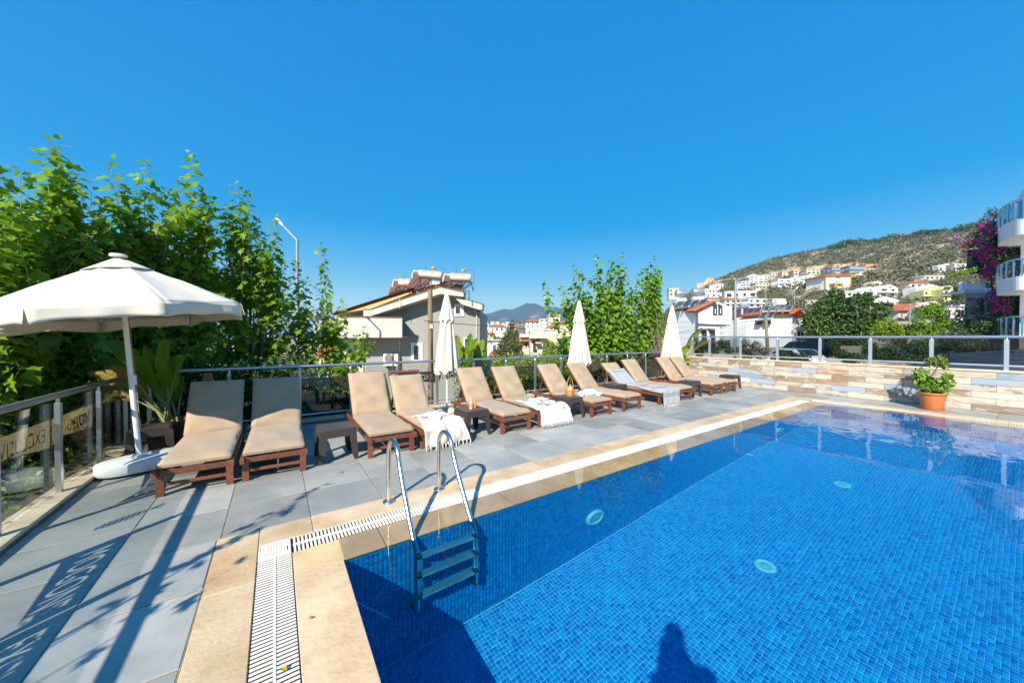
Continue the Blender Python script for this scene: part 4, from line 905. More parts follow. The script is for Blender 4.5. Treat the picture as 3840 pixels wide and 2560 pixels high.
# --- bird-of-paradise plants: big blades on long stalks
BOP = M('banana-like leaf', (.1, .21, .014), .38, c2=(.15, .26, .02), scale=9, stretch=(1, 14, 1), trans=.35, spec=.45)
BOY = M('yellowing blade leaf', (.24, .33, .015), .4, c2=(.17, .27, .02), scale=9, stretch=(1, 14, 1), trans=.4)  # yellower tone of the same leaf
BOB = M('browned leaf', (.3, .17, .03), .6, c2=(.16, .2, .03), scale=6, trans=.3)
def blade(o, root, tip, width, m, curl=.25, face=(0, -1, .3), seed=0, stalk=.45, tear=0):
    'one leaf: stalk from the root, then a folded blade to the tip'
    rs = np.random.default_rng(seed); a = Vector(root); e = Vector(tip); d = e - a; up = Vector((0, 0, 1)); k0 = a.lerp(e, stalk) + up * .06 * d.length
    fc = Vector(face).normalized(); ax = (e - k0).normalized(); sd = ax.cross(fc).normalized(); fc = sd.cross(ax)
    ph = rs.uniform(0, 6)
    def fn(u, v):
        c = k0.lerp(e, v) + up * (.1 * math.sin(math.pi * v) - curl * .35 * v * v) * (e - k0).length
        w = width * (math.sin(math.pi * min(1, v * .92 + .05)) ** .62) * (1 - .25 * v); s = 2 * u - 1
        n_ = .006 * math.sin(v * 60 + ph) * abs(s) + .02 * math.sin(v * 7 + ph) * s
        notch = 1 - (.5 * max(0, math.sin(v * 23 + ph)) ** 12 * abs(s) if tear else 0)
        return c + sd * (s * w * .5 * notch) + fc * (abs(s) * w * .16 + n_)
    lf = MB().sheet(fn, 10, 26).build('leaf', m, o); 
    P = [a, a.lerp(k0, .35) + up * .03, a.lerp(k0, .7) + up * .03, k0] + [Vector(fn(.5, v)) - fc * .004 for v in (.2, .45, .7, .9)]
    MB().tube(P, [.017, .015, .013, .011, .009, .007, .005, .003], 7).build('stalk', STEM, lf); return lf
TERRA = M('brown clay pot', (.22, .095, .045), .7, c2=(.15, .06, .03), scale=8)
o = thing('potted_plant', 'large leafy bird of paradise plant in a brown square pot in the left corner', 'plant', (-1.27, 7.05, 0))
v = [(-.2, -.2, 0), (.2, -.2, 0), (.2, .2, 0), (-.2, .2, 0), (-.25, -.25, .4), (.25, -.25, .4), (.25, .25, .4), (-.25, .25, .4), (-.22, -.22, .4), (.22, -.22, .4), (.22, .22, .4), (-.22, .22, .4), (-.21, -.21, .34), (.21, -.21, .34), (.21, .21, .34), (-.21, .21, .34)]
MB().add(v, [(3, 2, 1, 0)] + [(k * 4 + i, k * 4 + (i + 1) % 4, k * 4 + 4 + (i + 1) % 4, k * 4 + 4 + i) for k in range(3) for i in range(4)]).build('pot', TERRA, o)
MB().add([(-.21, -.21, .345), (.21, -.21, .345), (.21, .21, .345), (-.21, .21, .345)], [(0, 1, 2, 3)]).build('soil', M('potting soil', (.05, .035, .025), .95), o)
for i, (x, y, dd, wd, m, st, cl) in enumerate([(625, 1270, 4.7, .34, BOP, .45, .05), (690, 1325, 4.75, .34, BOP, .42, .12), (540, 1285, 4.9, .3, BOP, .4, .1), (455, 1290, 5.0, .26, BOP, .45, .1), (405, 1262, 5.1, .24, BOP, .5, .2), (330, 1370, 4.75, .2, BOB, .45, .45), (285, 1425, 4.8, .22, BOB, .45, .5), (420, 1355, 4.7, .2, BOB, .4, .3), (690, 1400, 5.05, .16, BOP, .5, .35), (520, 1330, 4.75, .3, BOP, .4, .1), (600, 1390, 4.85, .3, BOP, .35, .05), (672, 1552, 5.0, .12, BOP, .5, .5), (560, 1340, 5.1, .3, BOP, .45, .0), (370, 1330, 5.2, .24, BOP, .45, .3)]):
    t = at(x, y, dd) - Vector((-1.27, 7.05, 0)); blade(o, (rng.normal() * .05, rng.normal() * .05, .34), t, wd, m, cl, (f0.x * -1 + rng.normal() * .3, f0.y * -1, .35), i, st)
o = thing('leafy_plant', 'bird of paradise plant with yellow green leaves behind the first closed parasol', 'plant', (4.2, 8.35, GZ))
for i, (x, y, dd, wd, m, st, cl) in enumerate([(1712, 1252, 9.0, .3, BOY, .62, .1), (1735, 1290, 9.1, .28, BOY, .62, .2), (1765, 1250, 9.3, .3, BOP, .6, .0), (1790, 1262, 9.2, .26, BOY, .6, .15), (1812, 1272, 9.2, .3, BOY, .58, .05), (1822, 1290, 9.3, .3, BOY, .55, .1), (1778, 1300, 9.1, .3, BOP, .55, .1), (1750, 1345, 9.0, .2, BOP, .6, .3), (1730, 1372, 8.9, .1, BOB, .7, .5), (1800, 1330, 9.2, .3, BOP, .5, .0)]):
    t = at(x, y, dd) - Vector((4.2, 8.35, GZ)); blade(o, (rng.normal() * .08, rng.normal() * .08, 2.6), t, wd, m, cl, (-f0.x + rng.normal() * .4, -f0.y, .2), 40 + i, st, 1)
o = thing('leafy_plant', 'bird of paradise plant with one tall pale leaf in the far corner of the railing', 'plant', (12.9, 8.0, GZ))
for i, (x, y, dd, wd, m, st, cl) in enumerate([(2634, 1228, 13.6, .32, BOP, .45, .0), (2670, 1262, 13.7, .2, BOB, .55, .5), (2590, 1290, 13.5, .3, BOY, .5, .1), (2572, 1330, 13.4, .26, BOY, .4, .1), (2600, 1345, 13.4, .3, BOY, .4, .1), (2585, 1360, 13.3, .24, BOP, .4, .2)]):
    t = at(x, y, dd) - Vector((12.9, 8.0, GZ)); blade(o, (rng.normal() * .08, rng.normal() * .08, 3.4), t, wd, m, cl, (-f0.x + rng.normal() * .3, -f0.y, .2), 80 + i, st)
# --- terracotta pot with a trained bougainvillea before the tiled wall
POTM = M('orange terracotta plastic', (.52, .17, .05), .5, c2=(.46, .15, .045), scale=5)
o = thing('potted_plant', 'orange pot on saucer with small twisted tree and herbs before the tiled wall', 'plant', (12.12, 1.2, 0)); o.scale = (.73, .73, .97)
MB().lathe([(0, .02), (.215, .02), (.24, .05), (.27, .31), (.28, .345), (.305, .35), (.31, .385), (.285, .39), (.275, .36), (.265, .33)], 40).build('pot', POTM, o)
MB().lathe([(0, .0), (.25, .0), (.285, .03), (.275, .034), (.24, .012), (0, .012)], 40).build('saucer', POTM, o)
MB().lathe([(0, .34), (.27, .34)], 24).build('soil', M('potting soil', 0), o)
MB().tube([(0, .05, .34), (.01, -.02, .55), (-.01, .03, .72), (.01, -.06, .9), (0, -.1, 1.02)], [.022, .02, .017, .015, .012], 8).build('trunk', BARK, o)
def clump(name, m, T, size, blobs, n, parent, tint=None):
    P = []; Nn = []
    for (c, r_) in blobs:
        k = max(8, int(n * r_[0] * r_[2] / sum(b[1][0] * b[1][2] for b in blobs))); d = rand_dirs(k); P.append(np.array(c) + d * np.array(r_) * rng.uniform(.55, 1.05, (k, 1))); Nn.append(d)
    P = np.concatenate(P); Nn = np.concatenate(Nn); A = unit(rng.normal(size=P.shape) + Nn * .5 - np.array((0, 0, .25)))
    return link(name, leaf_mesh(name, P, A, unit(Nn + np.array((0, 0, .7)) + rng.normal(0, .3, P.shape)), size * rng.uniform(.65, 1.25, len(P)), T, m), parent)
clump('crown', YEL, LEAF_OVAL, .07, [((0, -.1, 1.13), (.17, .2, .1)), ((0, .05, 1.08), (.12, .14, .08)), ((.0, -.22, 1.05), (.1, .1, .1))], 420, o)
clump('herb', IVY, LEAF_HEART, .095, [((0, .13, .52), (.18, .17, .16)), ((0, -.1, .5), (.2, .22, .15)), ((-.02, .24, .74), (.12, .13, .2)), ((.0, -.28, .66), (.11, .13, .18)), ((0, 0, .62), (.2, .26, .14))], 560, o)
clump('bloom', M('magenta bract', (.5, .02, .25), .6), LEAF_OVAL, .045, [((-.03, -.06, .86), (.04, .05, .04)), ((0, .02, 1.17), (.12, .14, .03))], 26, o)
# ================================================================== the town beyond the terrace
WALLW = M('white render', (.78, .77, .73), .85, c2=(.72, .71, .67), scale=.7, rand=.05)
WALLB = M('beige render', (.66, .55, .42), .85, c2=(.6, .49, .37), scale=.6, rand=.06)
WALLG = M('grey render', (.30, .29, .275), .85, c2=(.275, .265, .25), scale=.5)
WALLLG = M('light grey render', (.47, .45, .41), .85, c2=(.44, .42, .38), scale=.5)
WALLY = M('pale green render', (.55, .55, .24), .85); WALLO = M('orange trim', (.7, .34, .03), .8); WALLBL = M('blue cladding', (.22, .29, .38), .6)
ROOF = M('red roof tile', (.42, .13, .05), .8, c2=(.30, .09, .035), scale=3, rand=.1)
PANE = M('dark window glass', (.03, .04, .05), .12, spec=.6); FRM = M('white window frame', (.8, .8, .78), .5); FRD = M('dark window frame', (.07, .07, .08), .5)
PVB = M('solar collector glass', (.03, .045, .075), .15, spec=.6); TANKW = M('cream water tank', (.66, .58, .46), .4); TANKG = M('galvanised tank', (.42, .46, .5), .35, .6); PIPE = M('black pipe', (.03, .03, .035), .5)
class BG:
    'a building whose pieces are given in photo pixels at their real distances; x runs along its front, y into depth'
    def __init__(s, name, label, cat, sx, sy, d, yaw=0, group=None):
        s.u0, s.z0 = uz(sx, sy, d); s.d0 = d; s.yaw = R(yaw); p = at(sx, sy, d); s.o = thing(name, label, cat, p, -YAW + s.yaw, group)
    def p(s, sx, sy, d=None):
        d = d or s.d0; u, z = uz(sx, sy, d); return Vector((u - s.u0, d - s.d0, z - s.z0))
    def box(s, name, x0, x1, y0, y1, d, t, m, parent=None, b=0):
        a = s.p(x0, y1, d); c = s.p(x1, y0, d); return MB().box((a.x, a.y, a.z), (c.x, a.y + t, c.z), b).build(name, m, parent or s.o)
    def window(s, x0, x1, y0, y1, d, fr=None, fw=.05, mull=1, pane=None):
        a = s.p(x0, y1, d); c = s.p(x1, y0, d); mb = MB(); w = fw
        mb.box((a.x - w, -.05 + a.y, a.z - w), (c.x + w, a.y + .02, a.z)); mb.box((a.x - w, -.05 + a.y, c.z), (c.x + w, a.y + .02, c.z + w)); mb.box((a.x - w, -.05 + a.y, a.z), (a.x, a.y + .02, c.z)); mb.box((c.x, -.05 + a.y, a.z), (c.x + w, a.y + .02, c.z))
        for k in range(mull): x = a.x + (c.x - a.x) * (k + 1) / (mull + 1); mb.box((x - w * .4, -.04 + a.y, a.z), (x + w * .4, a.y + .02, c.z))
        f = mb.build('window', fr or FRM, s.o); MB().box((a.x, a.y - .012, a.z), (c.x, a.y + .02, c.z)).build('pane', pane or PANE, f); return f
    def poly(s, name, pts, d, t, m, parent=None):
        'flat shape in the facade plane, t deep'
        P = [s.p(x, y, d) for x, y in pts]; n = len(P); v = [tuple(q) for q in P] + [(q.x, q.y + t, q.z) for q in P]
        f = [tuple(range(n)), tuple(range(2 * n - 1, n - 1, -1))] + [(i, n + i, n + (i + 1) % n, (i + 1) % n) for i in range(n)]
        return MB().add(v, f).build(name, m, parent or s.o)
# ------------------------------------------------------------------ the grey house
Z = lambda zx, zy: (1180 + zx * .2806, 1000 + zy * .2806)
g = BG('grey_house', 'grey two storey house with sloping red tiled roof and a deep balcony behind the railing', 'house', 1585, 1500, 20)
def gpoly(name, pts, d, t, m): return g.poly(name, [Z(*p) for p in pts], d, t, m)
gpoly('wall', [(690, 1900), (690, 640), (760, 640), (1670, 320), (2195, 560), (2195, 1900)], 20, 7, WALLG)
gpoly('wall', [(2150, 560), (2205, 575), (2205, 1900), (2150, 1900)], 19.97, .2, WALLG)
gpoly('lower_wall', [(270, 1900), (270, 950), (688, 950), (688, 1900)], 21.2, 5, WALLLG)
gpoly('gable_fascia', [(650, 565), (745, 566), (1670, 265), (1990, 335), (1990, 402), (1680, 362), (735, 662), (650, 660)], 19.1, .9, WALLLG)
gpoly('fascia_cap', [(645, 560), (745, 561), (1670, 259), (1996, 330), (1996, 337), (1670, 267), (745, 568), (645, 567)], 19.05, 1.0, M('brown roof edge', (.2, .13, .08), .7))
gpoly('side_fascia', [(1860, 400), (1960, 410), (2240, 496), (2240, 572), (2195, 572), (1960, 500)], 19.3, 1.2, WALLLG)
gpoly('fascia_cap', [(1955, 404), (2246, 490), (2246, 497), (1955, 412)], 19.25, 1.25, M('brown roof edge', 0))
gpoly('balcony', [(325, 668), (1168, 680), (1168, 946), (325, 948)], 18.6, .14, WALLLG)
gpoly('balcony_floor', [(330, 930), (1164, 930), (1164, 944), (330, 944)], 18.75, 2.4, WALLLG)
a = g.p(*Z(325, 948), 18.6); b = g.p(*Z(325, 668), 18.6); c = g.p(*Z(-20, 735), 24); d_ = g.p(*Z(-20, 950), 24)
MB().add([a, b, c, d_, a + Vector((.15, .05, 0)), b + Vector((.15, .05, 0)), c + Vector((.15, .05, 0)), d_ + Vector((.15, .05, 0))], [(0, 3, 2, 1), (4, 5, 6, 7), (1, 2, 6, 5), (0, 4, 7, 3)]).build('balcony_side', WALLLG, g.o)
gpoly('balcony_cap', [(318, 660), (1176, 673), (1176, 681), (318, 669)], 18.55, .25, M('brown roof edge', 0))
MB().add([g.p(*Z(1164, 944), 18.6), g.p(*Z(1164, 680), 18.6), g.p(*Z(1164, 690), 20), g.p(*Z(1164, 940), 20)], [(0, 1, 2, 3)]).build('balcony_return', WALLLG, g.o)
gpoly('upper_wall', [(490, 600), (650, 566), (650, 660), (490, 660)], 20.5, 3, WALLLG)
gpoly('roof', [(270, 645), (1290, 322), (1300, 350), (745, 560), (480, 600), (270, 652)], 19.6, 6, M('ochre roof edge', (.6, .42, .18), .8))
me = MB().lathe([(.14, -.02), (.16, .18), (.15, .2)], 10).xf(Matrix.Rotation(R(90), 4, 'X')).mesh('roof_tile', ROOF)
for k in range(30):                                               # verge and field tiles, one by one
    f_ = k / 29; p = g.p(*Z(285 + f_ * 1000, 630 - f_ * 318), 19.55)
    for j in range(3): q = link('roof_tile', me, g.o, (p.x, p.y + .2 * j + .2, p.z + .03)); q.rotation_euler = (0, R(-17.6), 0); q.scale = (1.25, 1, .55)
for k in range(11):
    f_ = k / 10; p = g.p(*Z(1300 + f_ * 370, 350 - f_ * 95), 19.3); q = link('roof_tile', me, g.o, (p.x, p.y + .2, p.z + .05)); q.rotation_euler = (0, R(-15), 0); q.scale = (1.25, 1, .55)
gpoly('skylight', [(560, 525), (985, 380), (1000, 395), (580, 535)], 19.8, 3, M('pale roof sheet', (.6, .6, .58), .5))
for (x0, x1, y0, y1), (ix0, ix1, iy0, iy1) in (((1870, 1990, 498, 660), (1885, 1945, 538, 628)), ((1287, 1440, 1013, 1252), (1328, 1393, 1052, 1244))):
    q = Z(x0, y0); r_ = Z(x1, y1); g.box('window_surround', q[0], r_[0], q[1], r_[1], 19.94, .06, FRM); q = Z(ix0, iy0); r_ = Z(ix1, iy1); g.window(q[0], r_[0], q[1], r_[1], 19.92, FRM, .035, 0)
q = Z(2010, 960); r_ = Z(2070, 1300); g.window(q[0], r_[0], q[1], r_[1], 19.95, FRM, .06, 0)
for x0, x1 in ((455, 525), (565, 650)): q = Z(x0, 1015); r_ = Z(x1, 1600); g.box('door', q[0], r_[0], q[1], r_[1], 21.1, .08, M('cream door', (.7, .64, .5), .5))
MB().tube([g.p(*Z(2140, 570), 19.9), g.p(*Z(2165, 600), 19.9), g.p(*Z(2165, 1500), 19.9)], .05, 8).build('downpipe', WALLLG, g.o)
MB().tube([g.p(*Z(1137, 420), 19.0), g.p(*Z(1137, 560), 19.0)], .012, 6).build('cable', FRM, g.o); MB().tube([g.p(*Z(1137, 960), 19.95), g.p(*Z(1137, 1300), 19.95)], .012, 6).build('cable', FRM, g.o)
# air conditioner
ac = BG('air_conditioner', 'white outdoor air conditioner unit on the grey house wall', 'air conditioner', *Z(1012, 1320), 19.7)
ac.box('case', *[Z(918, 0)[0], Z(1108, 0)[0], Z(0, 1165)[1], Z(0, 1322)[1]], 19.6, .3, FRM)
cn = ac.p(*Z(992, 1225), 19.58); mb = MB()
for r_ in (.25, .19, .13, .07): mb.tube([(cn.x + r_ * math.cos(a_), cn.y, cn.z + r_ * math.sin(a_)) for a_ in np.linspace(0, 6.2832, 26)], .006, 5, False)
for k in range(14): a_ = k * math.pi / 7; mb.bar((cn.x + .05 * math.cos(a_), cn.y, cn.z + .05 * math.sin(a_)), (cn.x + .26 * math.cos(a_ + .5), cn.y, cn.z + .26 * math.sin(a_ + .5)), .012, .006)
mb.build('grille', M('grey grille', (.35, .34, .32), .5), ac.o)
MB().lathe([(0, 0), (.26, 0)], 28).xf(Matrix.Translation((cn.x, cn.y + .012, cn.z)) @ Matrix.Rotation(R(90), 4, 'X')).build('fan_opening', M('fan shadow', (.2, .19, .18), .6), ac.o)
ac.box('badge', *[Z(1060, 0)[0], Z(1098, 0)[0], Z(0, 1250)[1], Z(0, 1264)[1]], 19.59, .02, M('red badge', (.55, .06, .06), .5))
for x in (945, 1080): MB().bar(ac.p(*Z(x, 1325), 19.95), ac.p(*Z(x, 1330), 19.5), .03, .03).build('bracket', FRD, ac.o)
# rooftop solar water heaters
def heater(label, tank, pan, d, cap=True, text=True):
    'tank: (x0, y0, x1, y1) ends of the tank axis in zoom pixels; pan: lower and upper pixel corners of the collectors'
    h = BG('solar_heater', label, 'solar heater', *Z(*pan[0]), d, group='solar heaters on the grey house'); a_ = h.p(*Z(tank[0], tank[1]), d); b_ = h.p(*Z(tank[2], tank[3]), d)
    rr_ = .21; dr = (b_ - a_).normalized(); MB().tube([a_, a_ + dr * .02, b_ - dr * .04, b_ - dr * .015, b_], [rr_ * .93, rr_, rr_, rr_ * .93, rr_ * .8], 26).build('tank', TANKW, h.o)
    MB().tube([a_ - dr * .03, a_ - dr * .005], rr_ * .9, 22).build('tank_end', M('grey tank end', (.2, .2, .21), .5), h.o)
    mb = MB(); n_ = Vector((0, -1, .0))
    if text:
        tx = bpy.data.curves.new('lettering', 'FONT'); tx.body = 'Merge Solar'; tx.size = .15; tx.extrude = .002; to = bpy.data.objects.new('lettering', tx); col.objects.link(to); bpy.context.view_layer.update()
        me_ = bpy.data.meshes.new_from_object(to.evaluated_get(bpy.context.evaluated_depsgraph_get())); bpy.data.objects.remove(to); me_.materials.clear(); me_.materials.append(PIPE)
        for v in me_.vertices:
            th = .55 + v.co.y / rr_; v.co = Vector((v.co.x, -math.cos(th) * (rr_ + .004) - v.co.z, math.sin(th) * (rr_ + .004)))
        lo = link('lettering', me_, h.o, a_ + dr * .12); lo.rotation_euler = (0, -math.asin(dr.z), 0)
        tx = None
        bd = MB()
        for k, (x0, x1) in enumerate(((.08, .3), (.33, .42), (.45, .55), (.58, .78))): bd.sheet(lambda u, v: (x0 + (x1 - x0) * u, -math.cos(.28 + .22 * v) * (rr_ + .004), math.sin(.28 + .22 * v) * (rr_ + .004)), 3, 3)
        q = bd.build('number_strip', M('orange print', (.6, .2, .04), .5), h.o, a_ + dr * .12); q.rotation_euler = (0, -math.asin(dr.z), 0)
    l0, l1, u0_, u1_ = [h.p(*Z(*q), d + dd) for q, dd in zip(pan, (.3, .3, 1.5, 1.5))]
    BRN = M('brown collector back', (.16, .075, .05), .6)
    for k in range(2):
        f0_, f1_ = k * .52, k * .52 + .47; A = l0.lerp(l1, f0_); B = l0.lerp(l1, f1_); C_ = u0_.lerp(u1_, f1_); D_ = u0_.lerp(u1_, f0_); nn = (B - A).cross(D_ - A).normalized() * .09
        o_ = MB().add([A, B, C_, D_, A + nn, B + nn, C_ + nn, D_ + nn], [(0, 3, 2, 1), (4, 5, 6, 7), (0, 1, 5, 4), (1, 2, 6, 5), (2, 3, 7, 6), (3, 0, 4, 7)]).build('collector', BRN, h.o)
        MB().add([A - nn * .05, B - nn * .05, C_ - nn * .05, D_ - nn * .05] if nn.y < 0 else [A + nn * 1.05, B + nn * 1.05, C_ + nn * 1.05, D_ + nn * 1.05], [(0, 1, 2, 3)]).build('glass_face', PVB, o_)
    fr = MB()
    for q, e in ((l0, a_), (l1, b_), (l0.lerp(l1, .5), a_.lerp(b_, .5))): fr.bar(e - Vector((0, 0, .2)), Vector((e.x + .1, e.y + .2, l0.z - .3)), .035, .035); fr.bar(e - Vector((0, 0, .22)), q, .03, .03)
    fr.bar(a_ - Vector((0, 0, .24)), b_ - Vector((0, 0, .24)), .04, .04); fr.build('stand', PIPE, h.o)
    MB().tube([a_ - dr * .03 + Vector((0, 0, .1)), a_ - dr * .3 + Vector((0, 0, .12)), a_ - dr * .38 - Vector((0, 0, .05)), a_ - dr * .42 - Vector((0, 0, .3))], .045, 8).build('pipe', TANKW, h.o)
    pp = MB().tube([a_.lerp(b_, .27) + Vector((0, 0, rr_)), a_.lerp(b_, .27) + Vector((0, 0, rr_ + .28)), a_.lerp(b_, .27) + Vector((.03, 0, rr_ + .28))], .012, 6)
    if cap:
        e = a_.lerp(b_, .62) + Vector((0, 0, rr_)); pp.tube([e + Vector((0, 0, .2)), e + Vector((.58, 0, .2)), e + Vector((.6, 0, -.9))], .01, 6)
        MB().lathe([(.03, 0), (.04, .06), (.095, .1), (.11, .2), (.08, .25), (0, .26)], 16, tuple(e)).build('expansion_cap', M('orange float cap', (.75, .27, .03), .45), h.o)
    pp.build('vent_pipe', PIPE, h.o); return h
heater('solar water heater with cream tank, highest and in the middle of the grey roof', (1400, 90, 1700, 122), [(1225, 300), (1420, 330), (1330, 95), (1560, 190)], 19.6)
heater('solar water heater with cream tank at the right end of the grey roof', (1815, 135, 2090, 152), [(1650, 260), (1950, 315), (1740, 135), (2040, 200)], 19.4)
heater('solar water heater with cream tank lowest at the left, partly hidden', (1130, 205, 1400, 215), [(990, 375), (1180, 330), (1065, 200), (1260, 240)], 21.5, False)
heater('solar water heater with cream tank peeping out between the two upper ones', (1560, 235, 1760, 250), [(1480, 320), (1640, 330), (1530, 220), (1700, 240)], 23, True, False)
MB().tube([g.p(*Z(1990, 325), 18.9), g.p(*Z(2065, 325), 18.9), g.p(*Z(2062, 440), 18.9)], .03, 6).build('roof_frame', PIPE, g.o); MB().tube([g.p(*Z(1975, 318), 18.9), g.p(*Z(2110, 212), 18.9)], .035, 8).build('roof_frame', PIPE, g.o)
# dish, small red-roofed house left of it
def dish(label, sx, sy, d, r_=.4):
    h = BG('satellite_dish', label, 'dish', sx, sy + 12, d, group='satellite dishes'); c = h.p(sx, sy, d)
    MB().lathe([(0, 0), (r_ * .5, .03 * r_ / .4), (r_, .12 * r_ / .4)], 20).xf(Matrix.Translation(c) @ Matrix.Rotation(R(60), 4, 'X') @ Matrix.Rotation(R(20), 4, 'Y')).build('reflector', M('dark dish', (.06, .06, .07), .5), h.o); MB().tube([c, (c.x, c.y + .1, 0)], .03, 6).build('mast', PIPE, h.o)
dish('dark satellite dish on the balcony roof edge of the grey house', 1206, 1196, 23); dish('second dark satellite dish peeping over the balcony roof edge, nearer the house', 1228, 1194, 24, .3)
h = BG('small_house', 'small house with red tiled roof and lattice seen under the grey balcony', 'house', 1230, 1420, 32)
h.box('wall', 1195, 1262, 1330, 1480, 32, 5, WALLB); h.poly('roof', [(1180, 1332), (1215, 1282), (1258, 1282), (1264, 1332)], 31.6, 5, ROOF); h.box('planter', 1214, 1254, 1338, 1346, 31.5, .4, M('orange planter', (.6, .16, .03), .6))
mb = MB()
for k in range(6):
    a_ = h.p(1216 + 6 * k, 1336, 31.5); b_ = h.p(1222 + 6 * k, 1322, 31.5); mb.bar(a_, b_, .03, .02); mb.bar(h.p(1222 + 6 * k, 1336, 31.5), h.p(1216 + 6 * k, 1322, 31.5), .03, .02)
mb.build('lattice', FRM, h.o)
# ------------------------------------------------------------------ poles, lamps, cable
TIMB = M('weathered timber pole', (.27, .2, .12), .9, c2=(.19, .14, .085), scale=6, stretch=(6, 6, .6), bump=.4, bscale=20)
def pole(label, sx, yt, sx2, d, r_):
    h = BG('utility_pole', label, 'pole', sx2, 1265, d, group='timber utility poles'); zb_ = GZ - h.z0; t = h.p(sx, yt, d); b = h.p(sx2, 1400, d); e = t.lerp(b, (t.z - zb_) / (t.z - b.z))
    MB().tube([e, t.lerp(e, .5), t], [r_ * 1.2, r_ * 1.05, r_ * .9], 12).build('post', TIMB, h.o); return h, t
h, t = pole('timber utility pole in front of the grey house', 1613, 1086, 1615, 13.5, .1)
for (y, k) in ((1204, -1), (1208, 1)): p = h.p(1614, y, 13.4); MB().bar(p, p + Vector((k * .22, -.1, .02)), .02, .02).build('bracket', PIPE, h.o)
h.box('meter_box', 1611, 1624, 1214, 1232, 13.35, .12, M('grey box', (.4, .4, .36), .6)); MB().tube([h.p(1622, 1232, 13.3), h.p(1618, 1300, 13.38), h.p(1619, 1390, 13.38)], .025, 6).build('conduit', PIPE, h.o)
h, t = pole('leaning timber utility pole before the white houses on the right', 2871, 1183, 2884, 27, .12)
def lamp(label, sx, yt, d, hx, hy, r_=.05, yb_=1300, hw=.3):
    h = BG('street_lamp', label, 'street lamp', sx, yb_, d, group='street lamps'); t = h.p(sx, yt, d); e = h.p(hx, hy, d); base_z = (GZ if d < 25 else t.z - 7) - (0 if d >= 25 else h.z0)
    MB().tube([(t.x, t.y, min(base_z, -.5)), (t.x, t.y, t.z * .5), t], [r_ * 1.3, r_ * 1.1, r_ * .9], 10).build('post', M('galvanised post', (.3, .32, .34), .5, .4), h.o)
    k = (e - t).normalized(); MB().tube([t, e], r_ * .62, 8).build('arm', M('galvanised post', 0), h.o)
    hd = MB().sheet(lambda u, v: tuple(e + k * (hw * 1.6 * (v - .2)) + Vector((0, math.cos(2 * math.pi * u) * hw * .3 * math.sin(math.pi * min(1, v * .9 + .1)) ** .5, 0)) + k.cross(Vector((0, 1, 0))) * (math.sin(2 * math.pi * u) * hw * .2 * math.sin(math.pi * min(1, v * .9 + .1)) ** .5)), 14, 8); hd.build('lamp_head', M('lamp head', (.62, .62, .6), .45), h.o); return h
lamp('tall street lamp among the fig shoots on the left', 1114, 902, 14, 1058, 842, .055)
lamp('street lamp with long arm before the white gabled house', 2758, 1053, 21, 2806, 1038, .07, hw=.4)
lamp('street lamp between the big tree and the red roofs', 3336, 1138, 42, 3364, 1130, .07); lamp('street lamp right of the red roofs, behind the bushes', 3412, 1140, 40, 3436, 1136, .07)
lamp('thin far street lamp pair member on the slope, left one', 2872, 1087, 120, 2864, 1084, .12, 1130, .6); lamp('thin far floodlight post on the slope above the villas', 2980, 1088, 130, 2986, 1082, .12, 1135, 1.0)
P = [at(1618, 1206, 13.4), at(1850, 1224, 16), at(2100, 1244, 19), at(2330, 1251, 22), at(2540, 1246, 24.5), at(2700, 1225, 26), at(2868, 1194, 27)]
tag(MB().tube(P, .014, 5).build('overhead_cable', PIPE), 'thin black cable strung between the two timber poles', 'cable')
# ------------------------------------------------------------------ beige house and its neighbours in the centre
h = BG('beige_house', 'beige house with stepped gable and round niche behind the middle closed parasol', 'house', 2040, 1400, 30)
h.box('wall', 1989, 2036, 1254, 1420, 30, 6, WALLB); h.poly('gable_wall', [(2036, 1420), (2036, 1262), (2052, 1240), (2060, 1228), (2096, 1208), (2140, 1200), (2140, 1420)], 30.6, 5, WALLB)
h.box('slab', 1986, 2052, 1254, 1268, 29.4, 1.2, WALLB); h.box('parapet', 1989, 2036, 1238, 1254, 30, 6, WALLB); h.poly('roof', [(2060, 1226), (2096, 1206), (2142, 1198), (2142, 1204), (2098, 1212), (2064, 1230)], 30.4, 5, ROOF)
h.box('slab', 2090, 2140, 1256, 1268, 29.8, 1.2, WALLB)
for k in range(3): h.box('stone_course', 2037, 2139, 1240 + 18 * k, 1240.7 + 18 * k, 30.58, .05, M('pale stone joint', (.5, .42, .33), .9))
h.window(2001, 2007, 1280, 1306, 29.98, FRD, .05, 0); h.window(2001, 2012, 1310, 1318, 29.98, FRD, .05, 0)
cc = h.p(2018, 1276, 29.6); MB().lathe([(0, 0), (.14, 0)], 20).xf(Matrix.Translation(cc) @ Matrix.Rotation(R(90), 4, 'X') @ Matrix.Scale(1.5, 4, (0, 1, 0))).build('oval_window', PANE, h.o)
h.box('porch_slab', 2008, 2030, 1283, 1287, 29.3, .8, WALLB); h.box('wing_wall', 1950, 1989, 1262, 1420, 33, 5, WALLB)
h.box('wing_parapet', 1949, 1988, 1252, 1263, 32.6, 1, WALLW); h.box('wing_roof', 1953, 1988, 1274, 1280, 32.4, .8, ROOF); h.window(1969, 1987, 1284, 1302, 32.96, FRM, .04, 1); h.box('balcony_rail', 1966, 1989, 1306, 1312, 31.8, .1, WALLLG)
